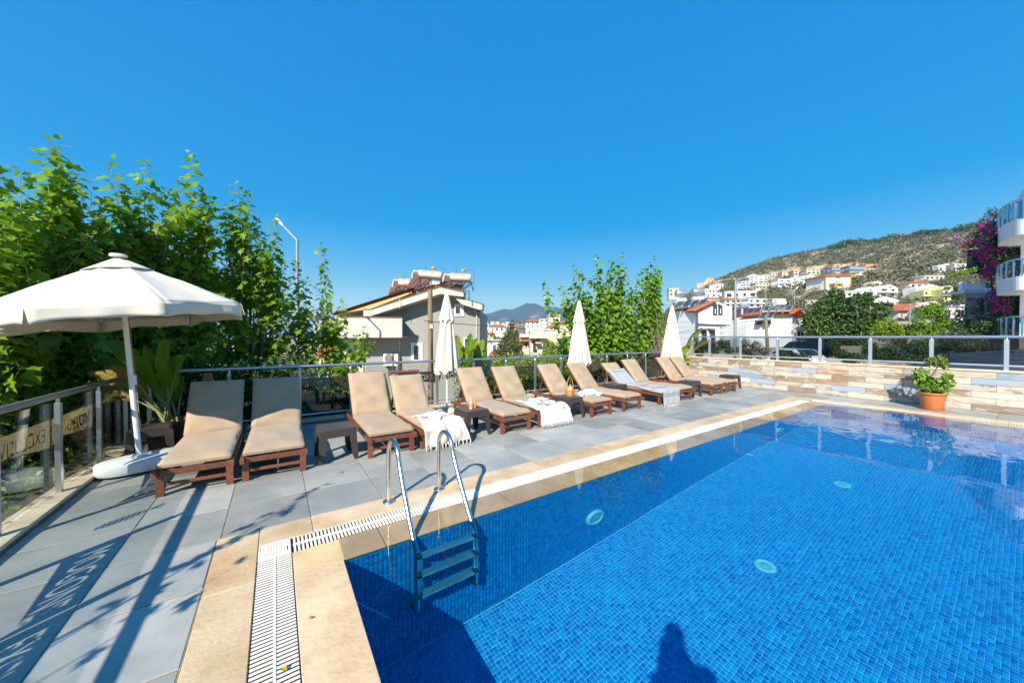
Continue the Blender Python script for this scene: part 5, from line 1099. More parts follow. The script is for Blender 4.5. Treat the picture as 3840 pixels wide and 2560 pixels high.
def blk(name, label, cat, x0, x1, y0, y1, d, wall=None, t=8, wins=0, rows=1, roof=None, group='town houses behind the railing', gap=.35, wm=None, fr=None, down=60, yaw=0, gable=None, floor_line=False):
    h = BG(name, label, cat, (x0 + x1) / 2, y1, d, yaw, group); wall = wall or WALLW
    if gable: h.poly('wall', [(x0, y1 + down), (x0, y0), (gable[0], gable[1]), (x1, y0), (x1, y1 + down)], d, t, wall)
    else: h.box('wall', x0, x1, y0, y1 + down, d, t, wall)
    hgt_ = (y1 - y0) / rows
    for r_ in range(rows):
        for k in range(wins):
            w = (x1 - x0) / wins; cx = x0 + w * (k + .5) + random.uniform(-.06, .06) * w; ww = w * gap * random.uniform(.7, 1.25); cy_ = y0 + hgt_ * (r_ + .52)
            h.window(cx - ww / 2, cx + ww / 2, cy_ - hgt_ * .25, cy_ + hgt_ * .22, d - .02, fr or FRM, max(.04, d * .0005), 0 if d > 80 else 1, wm)
        if floor_line and r_: h.box('floor_slab', x0 - 1, x1 + 1, y0 + hgt_ * r_ - .8, y0 + hgt_ * r_ + .8, d - 1.0, 1.2, wall)
    if roof == 'red':
        h.poly('roof', [(x0 - 3, y0 + 1), (x0 + (x1 - x0) * .18, y0 - (y1 - y0) * .28), (x1 - (x1 - x0) * .18, y0 - (y1 - y0) * .28), (x1 + 3, y0 + 1)], d - .6, t + 1, ROOF)
    elif roof == 'flat': h.box('roof_slab', x0 - 1.2, x1 + 1.2, y0 - max(1.2, (y1 - y0) * .06), y0 + .4, d - .5, t + 1, wall)
    return h
GC = 'town houses in the valley'
blk('white_house', 'low white house with three windows behind the first closed parasol plant', 'house', 1800, 1877, 1275, 1301, 58, wins=1, group=GC, gap=.25, roof='flat')
blk('white_house', 'plain white gabled wall low beside the bird of paradise plant', 'house', 1794, 1848, 1296, 1345, 40, group=GC, gable=(1815, 1288))
blk('red_roof_house', 'house with red hipped roof just above the railing left of the conifer', 'house', 1832, 1868, 1334, 1380, 38, group=GC, roof='red')
blk('white_house', 'white house with red roof and blue window up the valley left of the conifer', 'house', 1838, 1890, 1222, 1246, 150, wins=3, group=GC, roof='red', down=20)
blk('white_house', 'small cream house with red roof below the valley row', 'house', 1814, 1851, 1250, 1270, 100, wall=WALLB, wins=2, group=GC, roof='red', down=30)
blk('white_house', 'white two storey house with red roof patch right of the conifer top', 'house', 1972, 2022, 1205, 1230, 150, wins=3, rows=2, group=GC, roof='red', down=20)
blk('white_house', 'white flat roofed house stepping up right of the conifer', 'house', 2022, 2058, 1197, 1222, 170, wins=2, rows=2, group=GC, roof='flat', down=20)
blk('beige_block', 'beige block of flats highest in the valley left of the mulberry', 'house', 2057, 2100, 1182, 1216, 160, wall=WALLB, wins=3, rows=3, group=GC, roof='flat', down=30)
blk('dark_house', 'dark roofed house just left of the conifer top', 'house', 1934, 1968, 1209, 1224, 200, wall=M('dark cladding', (.12, .11, .11), .8), wins=2, group=GC, roof='flat', down=20)
ords = ['first', 'second', 'third', 'fourth', 'fifth', 'sixth', 'seventh', 'eighth', 'ninth', 'tenth']
for row, (yr, dr, nm) in enumerate(((1207, 330, 'farthest'), (1217, 250, 'middle'), (1229, 190, 'nearest'))):
    for i in range(10):
        x = 1808 + i * 19 + random.uniform(-3, 3) + row * 5; w = random.uniform(9, 17); y = yr + random.uniform(-2, 2); hh = random.uniform(6, 10)
        blk('far_house', 'tiny pale valley house, %s from left in the %s row below the mountain' % (ords[i], nm), 'house', x - w / 2, x + w / 2, y, y + hh, dr + random.uniform(0, 30), wall=random.choice([WALLW, WALLW, WALLB]), wins=random.choice([2, 3]), group='tiny far houses in the valley', roof=random.choice(['red', 'flat', None]), down=12)
# ------------------------------------------------------------------ white gabled house, boarded front
Z2 = lambda zx, zy: (2480 + zx * .1913, 1050 + zy * .1913)
h = BG('gabled_house', 'white boarded house with pointed gable and twin slanted attic windows', 'house', *Z2(1060, 1560), 42)
def hp(name, pts, d, t, m): return h.poly(name, [Z2(*p) for p in pts], d, t, m)
hp('wall', [(735, 1600), (735, 610), (1090, 415), (1385, 545), (1385, 1600)], 42, 8, WALLW)
SID = M('white siding board', (.76, .77, .78), .6, rand=.03)
edges = [610, 520, 600, 682, 770, 862]
for k, (y0, y1) in enumerate([(516, 596), (600, 680), (684, 768), (772, 860), (900, 980), (984, 1070), (1074, 1160), (1164, 1250), (1254, 1340)]):
    xa = 740 if y0 > 606 else 740 + (610 - y0) * 1.82
    hp('board', [(xa, y1), (xa + (0 if y0 > 606 else 40), y0), (1380, y0 + 24 if y0 < 860 else y0 + 4), (1380, y1 + 24 if y0 < 860 else y1 + 4)], 41.94, .06, SID)
a = [Z2(*q) for q in ((300, 1600), (300, 612), (735, 600), (735, 1600))]
sw = [h.p(*a[0], 47), h.p(*a[1], 47), h.p(*a[2], 42), h.p(*a[3], 42)]
MB().add(sw, [(0, 3, 2, 1)]).build('side_wall', WALLW, h.o)
for k in range(8):
    f0_, f1_ = k / 9.2, (k + .96) / 9.2; MB().add([sw[1].lerp(sw[0], f0_) + Vector((-.05, -.05, 0)), sw[2].lerp(sw[3], f0_) + Vector((-.05, -.05, 0)), sw[2].lerp(sw[3], f1_) + Vector((-.06, -.06, 0)), sw[1].lerp(sw[0], f1_) + Vector((-.06, -.06, 0))], [(0, 1, 2, 3)]).build('board', SID, h.o)
# red roof slope with ribs
A, B, C_, D_ = h.p(*Z2(655, 612), 41.6), h.p(*Z2(1090, 405), 41.6), h.p(*Z2(830, 430), 50), h.p(*Z2(270, 615), 48.5)
rf = MB().add([A, B, C_, D_], [(0, 1, 2, 3)]).add([p - Vector((0, 0, .15)) for p in (A, B, C_, D_)], [(3, 2, 1, 0)]).build('roof', ROOF, h.o)
for k in range(26): f_ = k / 25; MB().tube([A.lerp(D_, f_) + Vector((0, 0, .03)), B.lerp(C_, f_) + Vector((0, 0, .03))], .07, 6).build('tile_row', ROOF, rf)
for k in range(4):                                              # collectors lying on the slope, tanks above
    l = h.p(*Z2(290 + 150 * k - 40, 545 - 4 * k), 44.5); u = h.p(*Z2(360 + 150 * k - 40, 420 - 12 * k), 46.5); w_ = h.p(*Z2(410 + 150 * k - 40, 530 - 6 * k), 44.4) - l; nn = Vector((0, -.5, .8)).normalized() * .12
    c_ = MB().add([l, l + w_, u + w_ * 1.2, u, l - nn, l + w_ - nn, u + w_ * 1.2 - nn, u - nn], [(0, 1, 2, 3), (7, 6, 5, 4), (0, 4, 5, 1), (1, 5, 6, 2), (2, 6, 7, 3), (3, 7, 4, 0)]).build('solar_collector', M('collector frame', (.3, .3, .32), .4), h.o)
    MB().add([l + w_ * .05 + nn * .12, l + w_ * .95 + nn * .12, u + w_ * 1.14 + nn * .12, u + w_ * .06 + nn * .12], [(0, 1, 2, 3)]).build('glass_face', PVB, c_)
for (x0, x1, y, lab) in ((285, 480, 265, 'left'), (610, 815, 235, 'right')):
    t_ = BG('water_tank', 'galvanised roof water tank, %s of the pair above the solar panels' % lab, 'tank', *Z2((x0 + x1) / 2, y + 150), 47, group='roof water tanks'); p0, p1 = t_.p(*Z2(x0, y), 47), t_.p(*Z2(x1, y - 5), 47)
    MB().tube([p0, p0.lerp(p1, .03), p1.lerp(p0, .03), p1], [.45, .48, .48, .45], 22).build('drum', TANKG, t_.o)
    for f_ in (.2, .8): q = p0.lerp(p1, f_); MB().bar(q - Vector((0, 0, .4)), q - Vector((0, 0, 2.4)), .06).build('leg', PIPE, t_.o)
    p0, p1 = p0 - Vector((0, 0, 1.0)), p1 - Vector((0, 0, 1.0)); MB().tube([p0, p1], .38, 20).build('lower_drum', M('white drum', (.7, .7, .68), .4), t_.o)
for x0, x1, sl in ((1022, 1095, 1), (1125, 1200, -1)):
    ya, yb2 = (500, 462) if sl > 0 else (462, 500)
    f = hp('window', [(x0 - 4, 690), (x0 - 4, ya), (x1 + 4, yb2), (x1 + 4, 690)], 41.85, .15, FRD); h.poly('pane', [Z2(*p) for p in [(x0 + 14, 660), (x0 + 14, ya + 30), (x1 - 14, yb2 + 30), (x1 - 14, 660)]], 41.82, .1, PANE, f); h.poly('sash', [Z2(*p) for p in [(x0 + 30, 655), (x0 + 30, 560), (x0 + 44, 560), (x0 + 44, 655)]], 41.8, .1, FRM, f)
hp('band', [(735, 850), (1375, 875), (1375, 890), (735, 872)], 41.7, .35, FRD)
MB().tube([h.p(*Z2(700, 610), 41.8), h.p(*Z2(702, 1560), 41.8)], .09, 8).build('downpipe', FRD, h.o); MB().tube([h.p(*Z2(640, 650), 41.7), h.p(*Z2(712, 682), 41.7)], .05, 8).build('gutter', FRD, h.o)
for x0, x1 in ((800, 880), (965, 1045)):
    q = Z2(x0, 985); r_ = Z2(x1, 1170); f = h.window(q[0], r_[0], q[1], r_[1], 41.9, FRD, .07, 1); hp('awning', [(x0 - 10, 985), (x0 - 22, 950), (x1 + 20, 950), (x1 + 8, 985)], 41.4, .5, FRD); hp('sill', [(x0 - 20, 1185), (x0 - 20, 1208), (x1 + 20, 1208), (x1 + 20, 1185)], 41.6, .3, FRD)
GLZ = M('pale curtained glass', (.25, .31, .38), .15)
for r_ in range(3):
    for k in range(3):
        q = Z2(1140 + 78 * k, 905 + 95 * r_ + (25 if r_ > 1 else 0)); e = Z2(1212 + 78 * k, 985 + 95 * r_ + (60 if r_ > 1 else 0)); h.window(q[0], e[0], q[1], e[1], 41.9, FRM, .05, 0, GLZ)
mb = MB()
for k in range(24): mb.bar(h.p(*Z2(1135 + 10.4 * k, 1185), 40.9), h.p(*Z2(1135 + 10.4 * k, 1320), 40.9), .025)
mb.bar(h.p(*Z2(1130, 1183), 40.9), h.p(*Z2(1385, 1185), 40.9), .05); mb.build('balcony_rail', FRD, h.o); hp('balcony_floor', [(1130, 1322), (1130, 1345), (1385, 1345), (1385, 1322)], 40.9, 1.1, WALLW)
# ------------------------------------------------------------------ white terrace house with red-framed collectors
Z4 = lambda zx, zy: (2760 + zx * .20408, 1050 + zy * .20408)
def collectors(h, quads, d, frame, name='solar_collector'):
    for (x0, y0, x1, y1, sk) in quads:                            # lower-left, upper-right pixel, skew
        l0, l1, u1_, u0_ = h.p(*Z4(x0, y0), d), h.p(*Z4(x1 - sk, y0 - 6), d), h.p(*Z4(x1, y1), d + 1.3), h.p(*Z4(x0 + sk, y1 + 6), d + 1.3); nn = (l1 - l0).cross(u0_ - l0).normalized() * .1
        c_ = MB().add([l0, l1, u1_, u0_, l0 - nn, l1 - nn, u1_ - nn, u0_ - nn], [(0, 1, 2, 3), (7, 6, 5, 4), (0, 4, 5, 1), (1, 5, 6, 2), (2, 6, 7, 3), (3, 7, 4, 0)]).build(name, frame, h.o)
        ce = (l0 + l1 + u1_ + u0_) / 4; MB().add([ce + (p - ce) * .91 + nn * .08 for p in (l0, l1, u1_, u0_)], [(0, 1, 2, 3)]).build('glass_face', PVB, c_)
h = BG('terrace_house', 'cream terrace house with red framed solar panels on a red roof', 'house', *Z4(150, 1150), 46)
h.box('wall', 2744, 2872, 1185, 1345, 46, 8, M('cream render', (.74, .66, .54), .85)); h.poly('roof', [Z4(*p) for p in [(-80, 668), (-60, 600), (500, 540), (470, 640), (200, 660)]], 45.4, 6, ROOF)
RFR = M('red panel frame', (.3, .03, .035), .5); collectors(h, [(-70 + 125 * k, 640 - 8 * k, 110 + 122 * k, 520 - 8 * k, 62) for k in range(4)], 44.6, RFR)
mb = MB(); x = 10
for k in range(38): mb.bar(h.p(*Z4(-60 + 10.5 * k, 735), 44.8), h.p(*Z4(-60 + 10.5 * k, 815), 44.8), .02)
mb.bar(h.p(*Z4(-60, 735), 44.8), h.p(*Z4(340, 738), 44.8), .04); mb.build('railing', FRD, h.o); h.box('terrace_slab', 2744, 2835, 1216, 1222, 44.6, 2, WALLB); h.box('chimney', 2783, 2786, 1157, 1215, 44.4, .2, WALLW)
h.box('lower_wall', 2742, 2798, 1238, 1345, 43.5, 2.4, M('peach render', (.7, .56, .42), .85)); h.poly('lower_roof', [Z4(*p) for p in [(-90, 905), (-70, 870), (60, 885), (100, 908)]], 43.2, 2.5, ROOF); h.window(*[Z4(112, 0)[0], Z4(160, 0)[0], Z4(0, 870)[1], Z4(0, 892)[1]], 45.9, FRM, .04, 0)
p0, p1 = h.p(*Z4(70, 495), 47), h.p(*Z4(215, 490), 47); MB().tube([p0, p1], .35, 16).build('tank', TANKG, h.o)
h = BG('white_villa', 'large plain white house with red roof, solar panels and washing on the line', 'house', *Z4(800, 1420), 38)
VW_ = M('bright white render', (.8, .8, .79), .85, c2=(.74, .75, .75), scale=.4)
h.box('wall', *[Z4(190, 0)[0], Z4(1290, 0)[0], Z4(0, 818)[1], Z4(0, 1560)[1]], 38, 9, VW_)
h.poly('upper_wall', [Z4(*p) for p in [(650, 820), (650, 700), (770, 625), (1035, 612), (1035, 820)]], 38.2, 7, VW_); h.poly('gable_wall', [Z4(*p) for p in [(1035, 820), (1035, 640), (1180, 560), (1300, 650), (1300, 820)]], 39.5, 6, VW_)
h.poly('roof', [Z4(*p) for p in [(720, 600), (780, 560), (1060, 515), (1210, 515), (1240, 560), (1180, 540), (1060, 618), (730, 626)]], 37.6, 6, ROOF); h.poly('roof', [Z4(*p) for p in [(1180, 535), (1215, 530), (1350, 690), (1330, 705)]], 37.9, 6, ROOF)
h.box('wall', *[Z4(1290, 0)[0], Z4(1700, 0)[0], Z4(0, 860)[1], Z4(0, 1560)[1]], 39.2, 8, VW_)
WFR = M('pale panel frame', (.6, .6, .6), .5); collectors(h, [(488 + 135 * k, 570 - 3 * k, 640 + 138 * k, 470 - 3 * k, 55) for k in range(4)], 37.2, WFR); collectors(h, [(400, 712, 590, 600, 72), (560, 705, 715, 592, 55)], 36.6, WFR)
p0, p1 = h.p(*Z4(712, 425), 38.6), h.p(*Z4(930, 420), 38.6); t_ = BG('water_tank', 'long white roof water tank on the large white house', 'tank', *Z4(820, 470), 38.6, group='roof water tanks'); p0, p1 = t_.p(*Z4(712, 425), 38.6), t_.p(*Z4(930, 420), 38.6)
MB().tube([p0, p1 - Vector((.25, 0, 0))], .34, 22).build('drum', M('white drum', 0), t_.o); MB().tube([p1 - Vector((.25, 0, 0)), p1], .335, 22).build('end_cap', PIPE, t_.o)
for f_ in (.2, .8): q = p0.lerp(p1, f_); MB().bar(q, q - Vector((0, 0, .9)), .06).build('leg', PIPE, t_.o)
h.box('balcony_panel', *[Z4(355, 0)[0], Z4(650, 0)[0], Z4(0, 742)[1], Z4(0, 818)[1]], 37.6, .1, FRD)
for x0, x1, y0, y1 in ((1122, 1240, 935, 1090), (1310, 1420, 930, 1040), (1470, 1560, 935, 1050), (1120, 1240, 1290, 1420), (1310, 1420, 1290, 1420), (1310, 1390, 1060, 1180), (1470, 1520, 1070, 1160)):
    q = Z4(x0, y0); r_ = Z4(x1, y1); h.window(q[0], r_[0], q[1], r_[1], 37.95 if x0 < 1290 else 39.15, FRM, .06, 1)
mb = MB()
for k in range(14): mb.bar(h.p(*Z4(1035 + 12 * k, 705), 37.6), h.p(*Z4(1035 + 12 * k, 812), 37.6), .02)
mb.bar(h.p(*Z4(1030, 703), 37.6), h.p(*Z4(1200, 703), 37.6), .04); mb.build('railing', FRD, h.o); MB().tube([h.p(*Z4(1050, 825), 37.9), h.p(*Z4(1052, 1500), 37.9)], .04, 6).build('downpipe', WALLLG, h.o)
for k, (x0, x1, y1, c, lab) in enumerate(((1335, 1375, 1175, (.75, .75, .7), 'white cloth hanging on the washing line, left of the striped one'), (1380, 1405, 1190, (.7, .72, .75), 'narrow pale cloth hanging in the middle of the washing line'), (1408, 1438, 1200, (.65, .2, .25), 'pink striped cloth hanging on the washing line'))):
    q = BG('laundry', lab, 'laundry', *Z4((x0 + x1) / 2, y1), 38.4, group='washing on the line'); a_ = q.p(*Z4(x0, 1060), 38.4); b_ = q.p(*Z4(x1, y1), 38.4)
    MB().sheet(lambda u, v: (a_.x + (b_.x - a_.x) * u, .05 * math.sin(u * 9 + v * 3), b_.z + (a_.z - b_.z) * v), 8, 6).build('cloth', M('laundry %d' % k, c, .9), q.o); solid(q.o.children[-1], .01)
ac = BG('air_conditioner', 'small air conditioner on the large white house by the big tree', 'air conditioner', *Z4(1475, 1000), 38.9); ac.box('case', *[Z4(1445, 0)[0], Z4(1500, 0)[0], Z4(0, 905)[1], Z4(0, 945)[1]], 38.8, .35, FRM); ac.box('bracket', *[Z4(1450, 0)[0], Z4(1495, 0)[0], Z4(0, 945)[1], Z4(0, 955)[1]], 38.9, .3, FRD)
# ------------------------------------------------------------------ hillside: cut cliff, retaining wall, houses, scrub
CLF = M('orange cut rock', (.5, .27, .11), .95, c2=(.62, .43, .25), scale=.12, detail=10, mix=(.4, .62), bump=.6, bscale=.5)
def cliff(name, top, hpx, m, lean=.35, amp=2.5, n=90, kind='structure'):
    V = []; K = 10
    for j in range(K + 1):
        for i in range(n + 1):
            f_ = i / n; x = top[0][0] + (top[-1][0] - top[0][0]) * f_; yt = np.interp(x, [p[0] for p in top], [p[1] for p in top]); hp_ = np.interp(x, [p[0] for p in top], hpx)
            d, z = ground_at(x, yt + hp_); u, zt = uz(x, yt, d); q = j / K; dd = d - 4 + q * (zt - z + 6) * lean + amp * (math.sin(i * 1.7 + j) * .5 + math.sin(i * .63 - j * 1.3)) * (1 - q * .5)
            p = r0 * (u * dd / d) + f0 * dd; V.append((p.x, p.y, z - 5 + (zt - z + 5) * q))
    Fc = [(j * (n + 1) + i, j * (n + 1) + i + 1, (j + 1) * (n + 1) + i + 1, (j + 1) * (n + 1) + i) for j in range(K) for i in range(n)]
    return tag(link(name, np_mesh(name, V, Fc, m)), kind=kind)
cliff('cliff', [(2878, 1032), (2930, 1015), (2990, 1003), (3060, 996), (3130, 991), (3210, 986), (3275, 990), (3300, 1000)], [8, 16, 20, 22, 22, 20, 14, 6], CLF)
cliff('cliff', [(3300, 997), (3340, 990), (3380, 998), (3440, 1000)], [6, 9, 8, 5], CLF); cliff('cliff', [(2640, 1058), (2655, 1041), (2670, 1042), (2682, 1052)], [4, 16, 14, 4], CLF, n=30)
cliff('retaining_wall', [(2614, 1064), (2680, 1053), (2740, 1045), (2800, 1038)], [10, 11, 10, 6], M('tan retaining wall', (.5, .38, .25), .9, c2=(.42, .31, .2), scale=.2), .1, .2)
HG = 'houses on the hillside'
GLV = M('teal villa glass', (.08, .2, .27), .1, spec=.6)
hill = [('white terraced house below the tan retaining wall', 2682, 2715, 1063, 1082, WALLW, 2, 2, 'flat'), ('long white row house under the small terraced one', 2640, 2698, 1084, 1099, WALLW, 4, 1, 'flat'),
 ('white stepped apartment block left of the beige flats', 2780, 2828, 1056, 1086, WALLW, 3, 3, 'flat'), ('tall white apartment block highest left of the cliff', 2815, 2876, 1034, 1062, WALLW, 4, 4, 'flat'), ('beige flats just below the tall white block', 2834, 2884, 1061, 1084, WALLB, 4, 2, 'flat'),
 ('long plain white house with a row of small windows behind the street lamp arm', 2724, 2832, 1092, 1118, WALLW, 4, 1, 'flat'), ('white house with a red canopy above the terrace house', 2718, 2780, 1124, 1152, WALLW, 3, 2, 'red'), ('wide white villa with rounded roof edge above the white roof tank', 2804, 2880, 1121, 1154, WALLW, 3, 2, 'flat'),
 ('low house with teal windows left of the long white house', 2648, 2724, 1098, 1117, WALLW, 4, 1, 'flat'), ('low white house with porch just above the gabled house roof', 2640, 2703, 1120, 1138, WALLW, 3, 1, 'red'),
 ('first cream terrace house under the cliff, leftmost', 2890, 2933, 1024, 1044, WALLB, 3, 2, 'flat'), ('second cream terrace house under the cliff', 2936, 2979, 1020, 1039, WALLB, 3, 2, 'flat'), ('third cream terrace house under the cliff', 2980, 3026, 1013, 1035, WALLB, 3, 2, 'flat'), ('fourth cream terrace house under the cliff, rightmost', 3027, 3074, 1008, 1029, WALLB, 3, 2, 'flat'),
 ('white villa with teal glass, lower left of the villa row', 2917, 2970, 1047, 1076, WALLW, 2, 2, 'flat'), ('white villa with teal glass in the middle of the villa row', 2970, 3014, 1041, 1068, WALLW, 2, 2, 'flat'), ('white villa with teal glass at the right of the villa row', 3014, 3062, 1035, 1061, WALLW, 3, 2, 'flat'),
 ('dark blue glass villa under the right part of the cliff', 3115, 3174, 1003, 1022, WALLBL, 4, 2, 'flat'), ('teal glass villa with terrace right of the dark blue one', 3182, 3248, 998, 1022, WALLBL, 4, 2, 'flat'), ('small plain tan house beside the teal villa', 3220, 3254, 1018, 1032, WALLB, 1, 1, 'flat'),
 ('flat roofed white villa with long window band above the roof tank', 2896, 2948, 1121, 1146, WALLW, 4, 1, 'flat'), ('long low white wall house hidden by the big tree', 3012, 3074, 1127, 1140, WALLW, 3, 1, 'flat'),
 ('modern white house with terraces right behind the big tree', 3174, 3230, 1092, 1136, WALLW, 2, 2, 'flat'), ('white house with round window under a low gable', 3230, 3290, 1088, 1130, WALLW, 1, 2, 'g'), ('white house with porch and round gable window, middle of the slope', 3290, 3373, 1078, 1114, WALLW, 2, 2, 'g'),
 ('white villa with red roof and curved terrace, upper of the pair', 3410, 3485, 1060, 1084, WALLW, 3, 1, 'red'), ('wide white villa with gable, lower of the pair', 3440, 3530, 1078, 1114, WALLW, 3, 2, 'g'), ('pale green house with white balconies', 3470, 3545, 1088, 1130, WALLY, 4, 2, 'g'), ('taller pale green house at the right end with solar panels', 3540, 3578, 1084, 1128, WALLY, 2, 2, 'g'),
 ('white gabled hall below the terraced houses', 3264, 3361, 1124, 1160, WALLW, 2, 1, 'g'), ('white house with ochre roof beside the street lamp', 3330, 3372, 1166, 1202, WALLW, 2, 1, 'red'), ('grey white house with red roof right of the street lamp', 3362, 3418, 1164, 1200, WALLLG, 2, 1, 'red'), ('house with red roof and red cloth on its terrace', 3418, 3470, 1150, 1198, WALLW, 3, 2, 'red'), ('pale house between the red roof and the solar roofed one', 3470, 3530, 1146, 1200, WALLB, 2, 1, 'g'), ('white house with two solar panels beside the white annex', 3530, 3625, 1146, 1205, WALLW, 2, 1, 'flat'),
 ('white glass fronted villa high on the right slope', 3520, 3573, 996, 1018, WALLW, 3, 1, 'g'), ('white villa with red roof line highest on the right, behind the bougainvillea', 3586, 3640, 989, 1012, WALLW, 3, 2, 'flat'), ('low white ruin like house among bushes on the right slope', 3464, 3546, 1034, 1050, WALLW, 4, 1, 'flat'), ('small orange shed with slanted roof', 3272, 3308, 1058, 1074, M('peach render', 0), 1, 1, 'g'), ('tiny white house with solar panel in the middle of the scrub', 3318, 3354, 1044, 1054, WALLW, 1, 1, 'red'),
 ('white house half hidden right of the far fig of the mulberry', 2560, 2606, 1148, 1180, WALLW, 2, 1, 'flat'), ('pale house left of the roof water tanks', 2510, 2545, 1082, 1110, WALLB, 2, 2, 'flat')]
for (lab, x0, x1, y0, y1, m, nw, rows_, rf_) in hill:
    d, _ = ground_at((x0 + x1) / 2, y1 + 1); gb = ((x0 + x1) / 2 + (x1 - x0) * .1, y0 - (y1 - y0) * .32) if rf_ == 'g' else None
    hh = blk('hill_house', lab, 'house', x0, x1, y0, y1, d, wall=m, t=max(5, d * .025), wins=nw, rows=rows_, roof=rf_ if rf_ != 'g' else None, group=HG, gap=.5, wm=GLV if 'teal' in lab or 'glass' in lab else None, down=14, gable=gb, floor_line=True, yaw=random.uniform(-14, 14))
    if 'round' in lab and gb:
        c = hh.p(gb[0], y0 - (y1 - y0) * .04, d - .1); MB().lathe([(0, 0), (d * .0028, 0)], 16).xf(Matrix.Translation(c) @ Matrix.Rotation(R(90), 4, 'X')).build('round_window', PANE, hh.o)
    if 'solar panel' in lab:
        for k in range(2): q = hh.box('solar_panel', x0 + (x1 - x0) * (.2 + .3 * k), x0 + (x1 - x0) * (.45 + .3 * k), y0 - 9, y0 - 1, d - .6, .3, PVB); 
# the school
d, _ = ground_at(3140, 1080)
h = BG('school', 'three storey white school with orange corner stripes, red roof and blue side wing', 'school', 3140, 1078, d, group=None)
h.box('wall', 3097, 3191, 1030, 1100, d, 16, WALLW); h.poly('roof', [(3092, 1033), (3110, 1027), (3180, 1026), (3194, 1031), (3194, 1034), (3092, 1036)], d - 1, 18, ROOF)
for x0, x1 in ((3096, 3100.5), (3187, 3192)): h.box('corner_stripe', x0, x1, 1033, 1090, d - .35, .5, WALLO)
wl = [h.p(3097, 1034, d), h.p(3097, 1085, d), h.p(3023, 1098, d + 45), h.p(3023, 1058, d + 45)]; MB().add(wl + [p + Vector((2, 4, 0)) for p in wl], [(0, 3, 2, 1), (0, 4, 7, 3), (4, 5, 6, 7)]).build('side_wing', WALLBL, h.o)
st = [wl[0].lerp(wl[3], .28), wl[1].lerp(wl[2], .28), wl[1].lerp(wl[2], .56), wl[0].lerp(wl[3], .56)]; MB().add([p + Vector((-.4, -.6, .3)) for p in st], [(0, 3, 2, 1)]).build('stair_panel', WALLB, h.o)
for r_ in range(3):
    for k in range(11):
        if 3 < k < 6: continue
        f0_, f1_ = (k + .2) / 11, (k + .8) / 11; za, zb2 = (r_ + .3) / 3, (r_ + .75) / 3
        q = [wl[0].lerp(wl[3], f0_).lerp(wl[1].lerp(wl[2], f0_), za), wl[0].lerp(wl[3], f1_).lerp(wl[1].lerp(wl[2], f1_), za), wl[0].lerp(wl[3], f1_).lerp(wl[1].lerp(wl[2], f1_), zb2), wl[0].lerp(wl[3], f0_).lerp(wl[1].lerp(wl[2], f0_), zb2)]
        MB().add([p + Vector((-.3, -.3, 0)) for p in q], [(0, 1, 2, 3)]).build('window', PANE, h.o)
for y0, y1 in ((1039, 1044), (1053, 1057.5)):
    for k in range(4): h.window(3134 + 4.6 * k, 3137.6 + 4.6 * k, y0, y1, d - .05, FRM, .12, 0)
h.box('porch', 3132, 3163, 1060, 1063.5, d - 5, 5.5, WALLO)
for x in (3133, 3139, 3160): h.box('porch_post', x, x + 2, 1063.5, 1077, d - 5, 1, WALLO)
h.box('entrance', 3141, 3155, 1066, 1072, d - .2, .3, PANE)
# scrub on the slopes: thousands of bushes, one mass
SCR = M('olive scrub leaf', (.06, .072, .026), .85, tint=(.15, .145, .065))
KEEP = [(x0 - 3, x1 + 3, y0 - 8, y1 + 3, ground_at((x0 + x1) / 2, y1 + 1)[0]) for (_, x0, x1, y0, y1, *_r) in hill] + [(3020, 3195, 1022, 1090, d), (2885, 2950, 1016, 1045, 900), (2950, 3080, 1000, 1040, 900), (3080, 3300, 990, 1014, 900), (1990, 2100, 1180, 1250, 200), (1800, 1900, 1205, 1250, 200)]
def bushes(name, n, rmin, rmax, degs_, size, K, m, leaf=.5):
    r_ = np.sqrt(rng.uniform(rmin ** 2, rmax ** 2, n)); dg = rng.uniform(degs_[0], degs_[1], n); a = YAW + np.radians(dg); zz = np.array([hgt(x, y) for x, y in zip(dg, r_)])
    px = W_PX / 2 + F_PX * np.tan(np.radians(dg)); py = H_PX / 2 - F_PX * ((zz + size * .5 - EYE) / (r_ * np.cos(np.radians(dg))) - math.tan(PITCH)); dd_ = r_ * np.cos(np.radians(dg)); ok = np.ones(n, bool)
    for (x0, x1, y0, y1, dh) in KEEP: ok &= ~((px > x0) & (px < x1) & (py > y0) & (py < y1) & (dd_ < dh + 14))     # no bush grows in front of a house the photo shows
    r_, dg, a, zz = r_[ok], dg[ok], a[ok], zz[ok]; n = len(r_)
    s = size * rng.uniform(.5, 1.5, n) ** 1.3; c = np.stack([np.sin(a) * r_, np.cos(a) * r_, zz + s * .3], 1); dd = rand_dirs(n * K).reshape(n, K, 3); dd[..., 2] = np.abs(dd[..., 2]) * .75
    P = (c[:, None] + dd * s[:, None, None] * rng.uniform(.5, 1, (n, K, 1))).reshape(-1, 3); A = unit(rng.normal(size=P.shape)); S = np.repeat(s, K) * leaf * rng.uniform(.6, 1.3, n * K)
    tt = np.clip(np.repeat(rng.random(n), K) * .7 + rng.random(n * K) * .3, 0, 1)
    return tag(link(name, leaf_mesh(name, P, A, unit(dd.reshape(-1, 3) + np.array((0, 0, .4))), S, LEAF_OVAL, m, tt)), kind='stuff')
bushes('hillside_scrub', 6000, 330, 860, (18, 64), 3.2, 24, SCR)
bushes('slope_trees', 1300, 95, 330, (20, 64), 2.2, 70, SCR, .3)
bushes('valley_trees', 900, 60, 420, (-6, 21), 2.6, 60, SCR, .3)
bushes('ridge_pines', 70, 770, 826, (42, 54), 6, 120, DKL, .3)
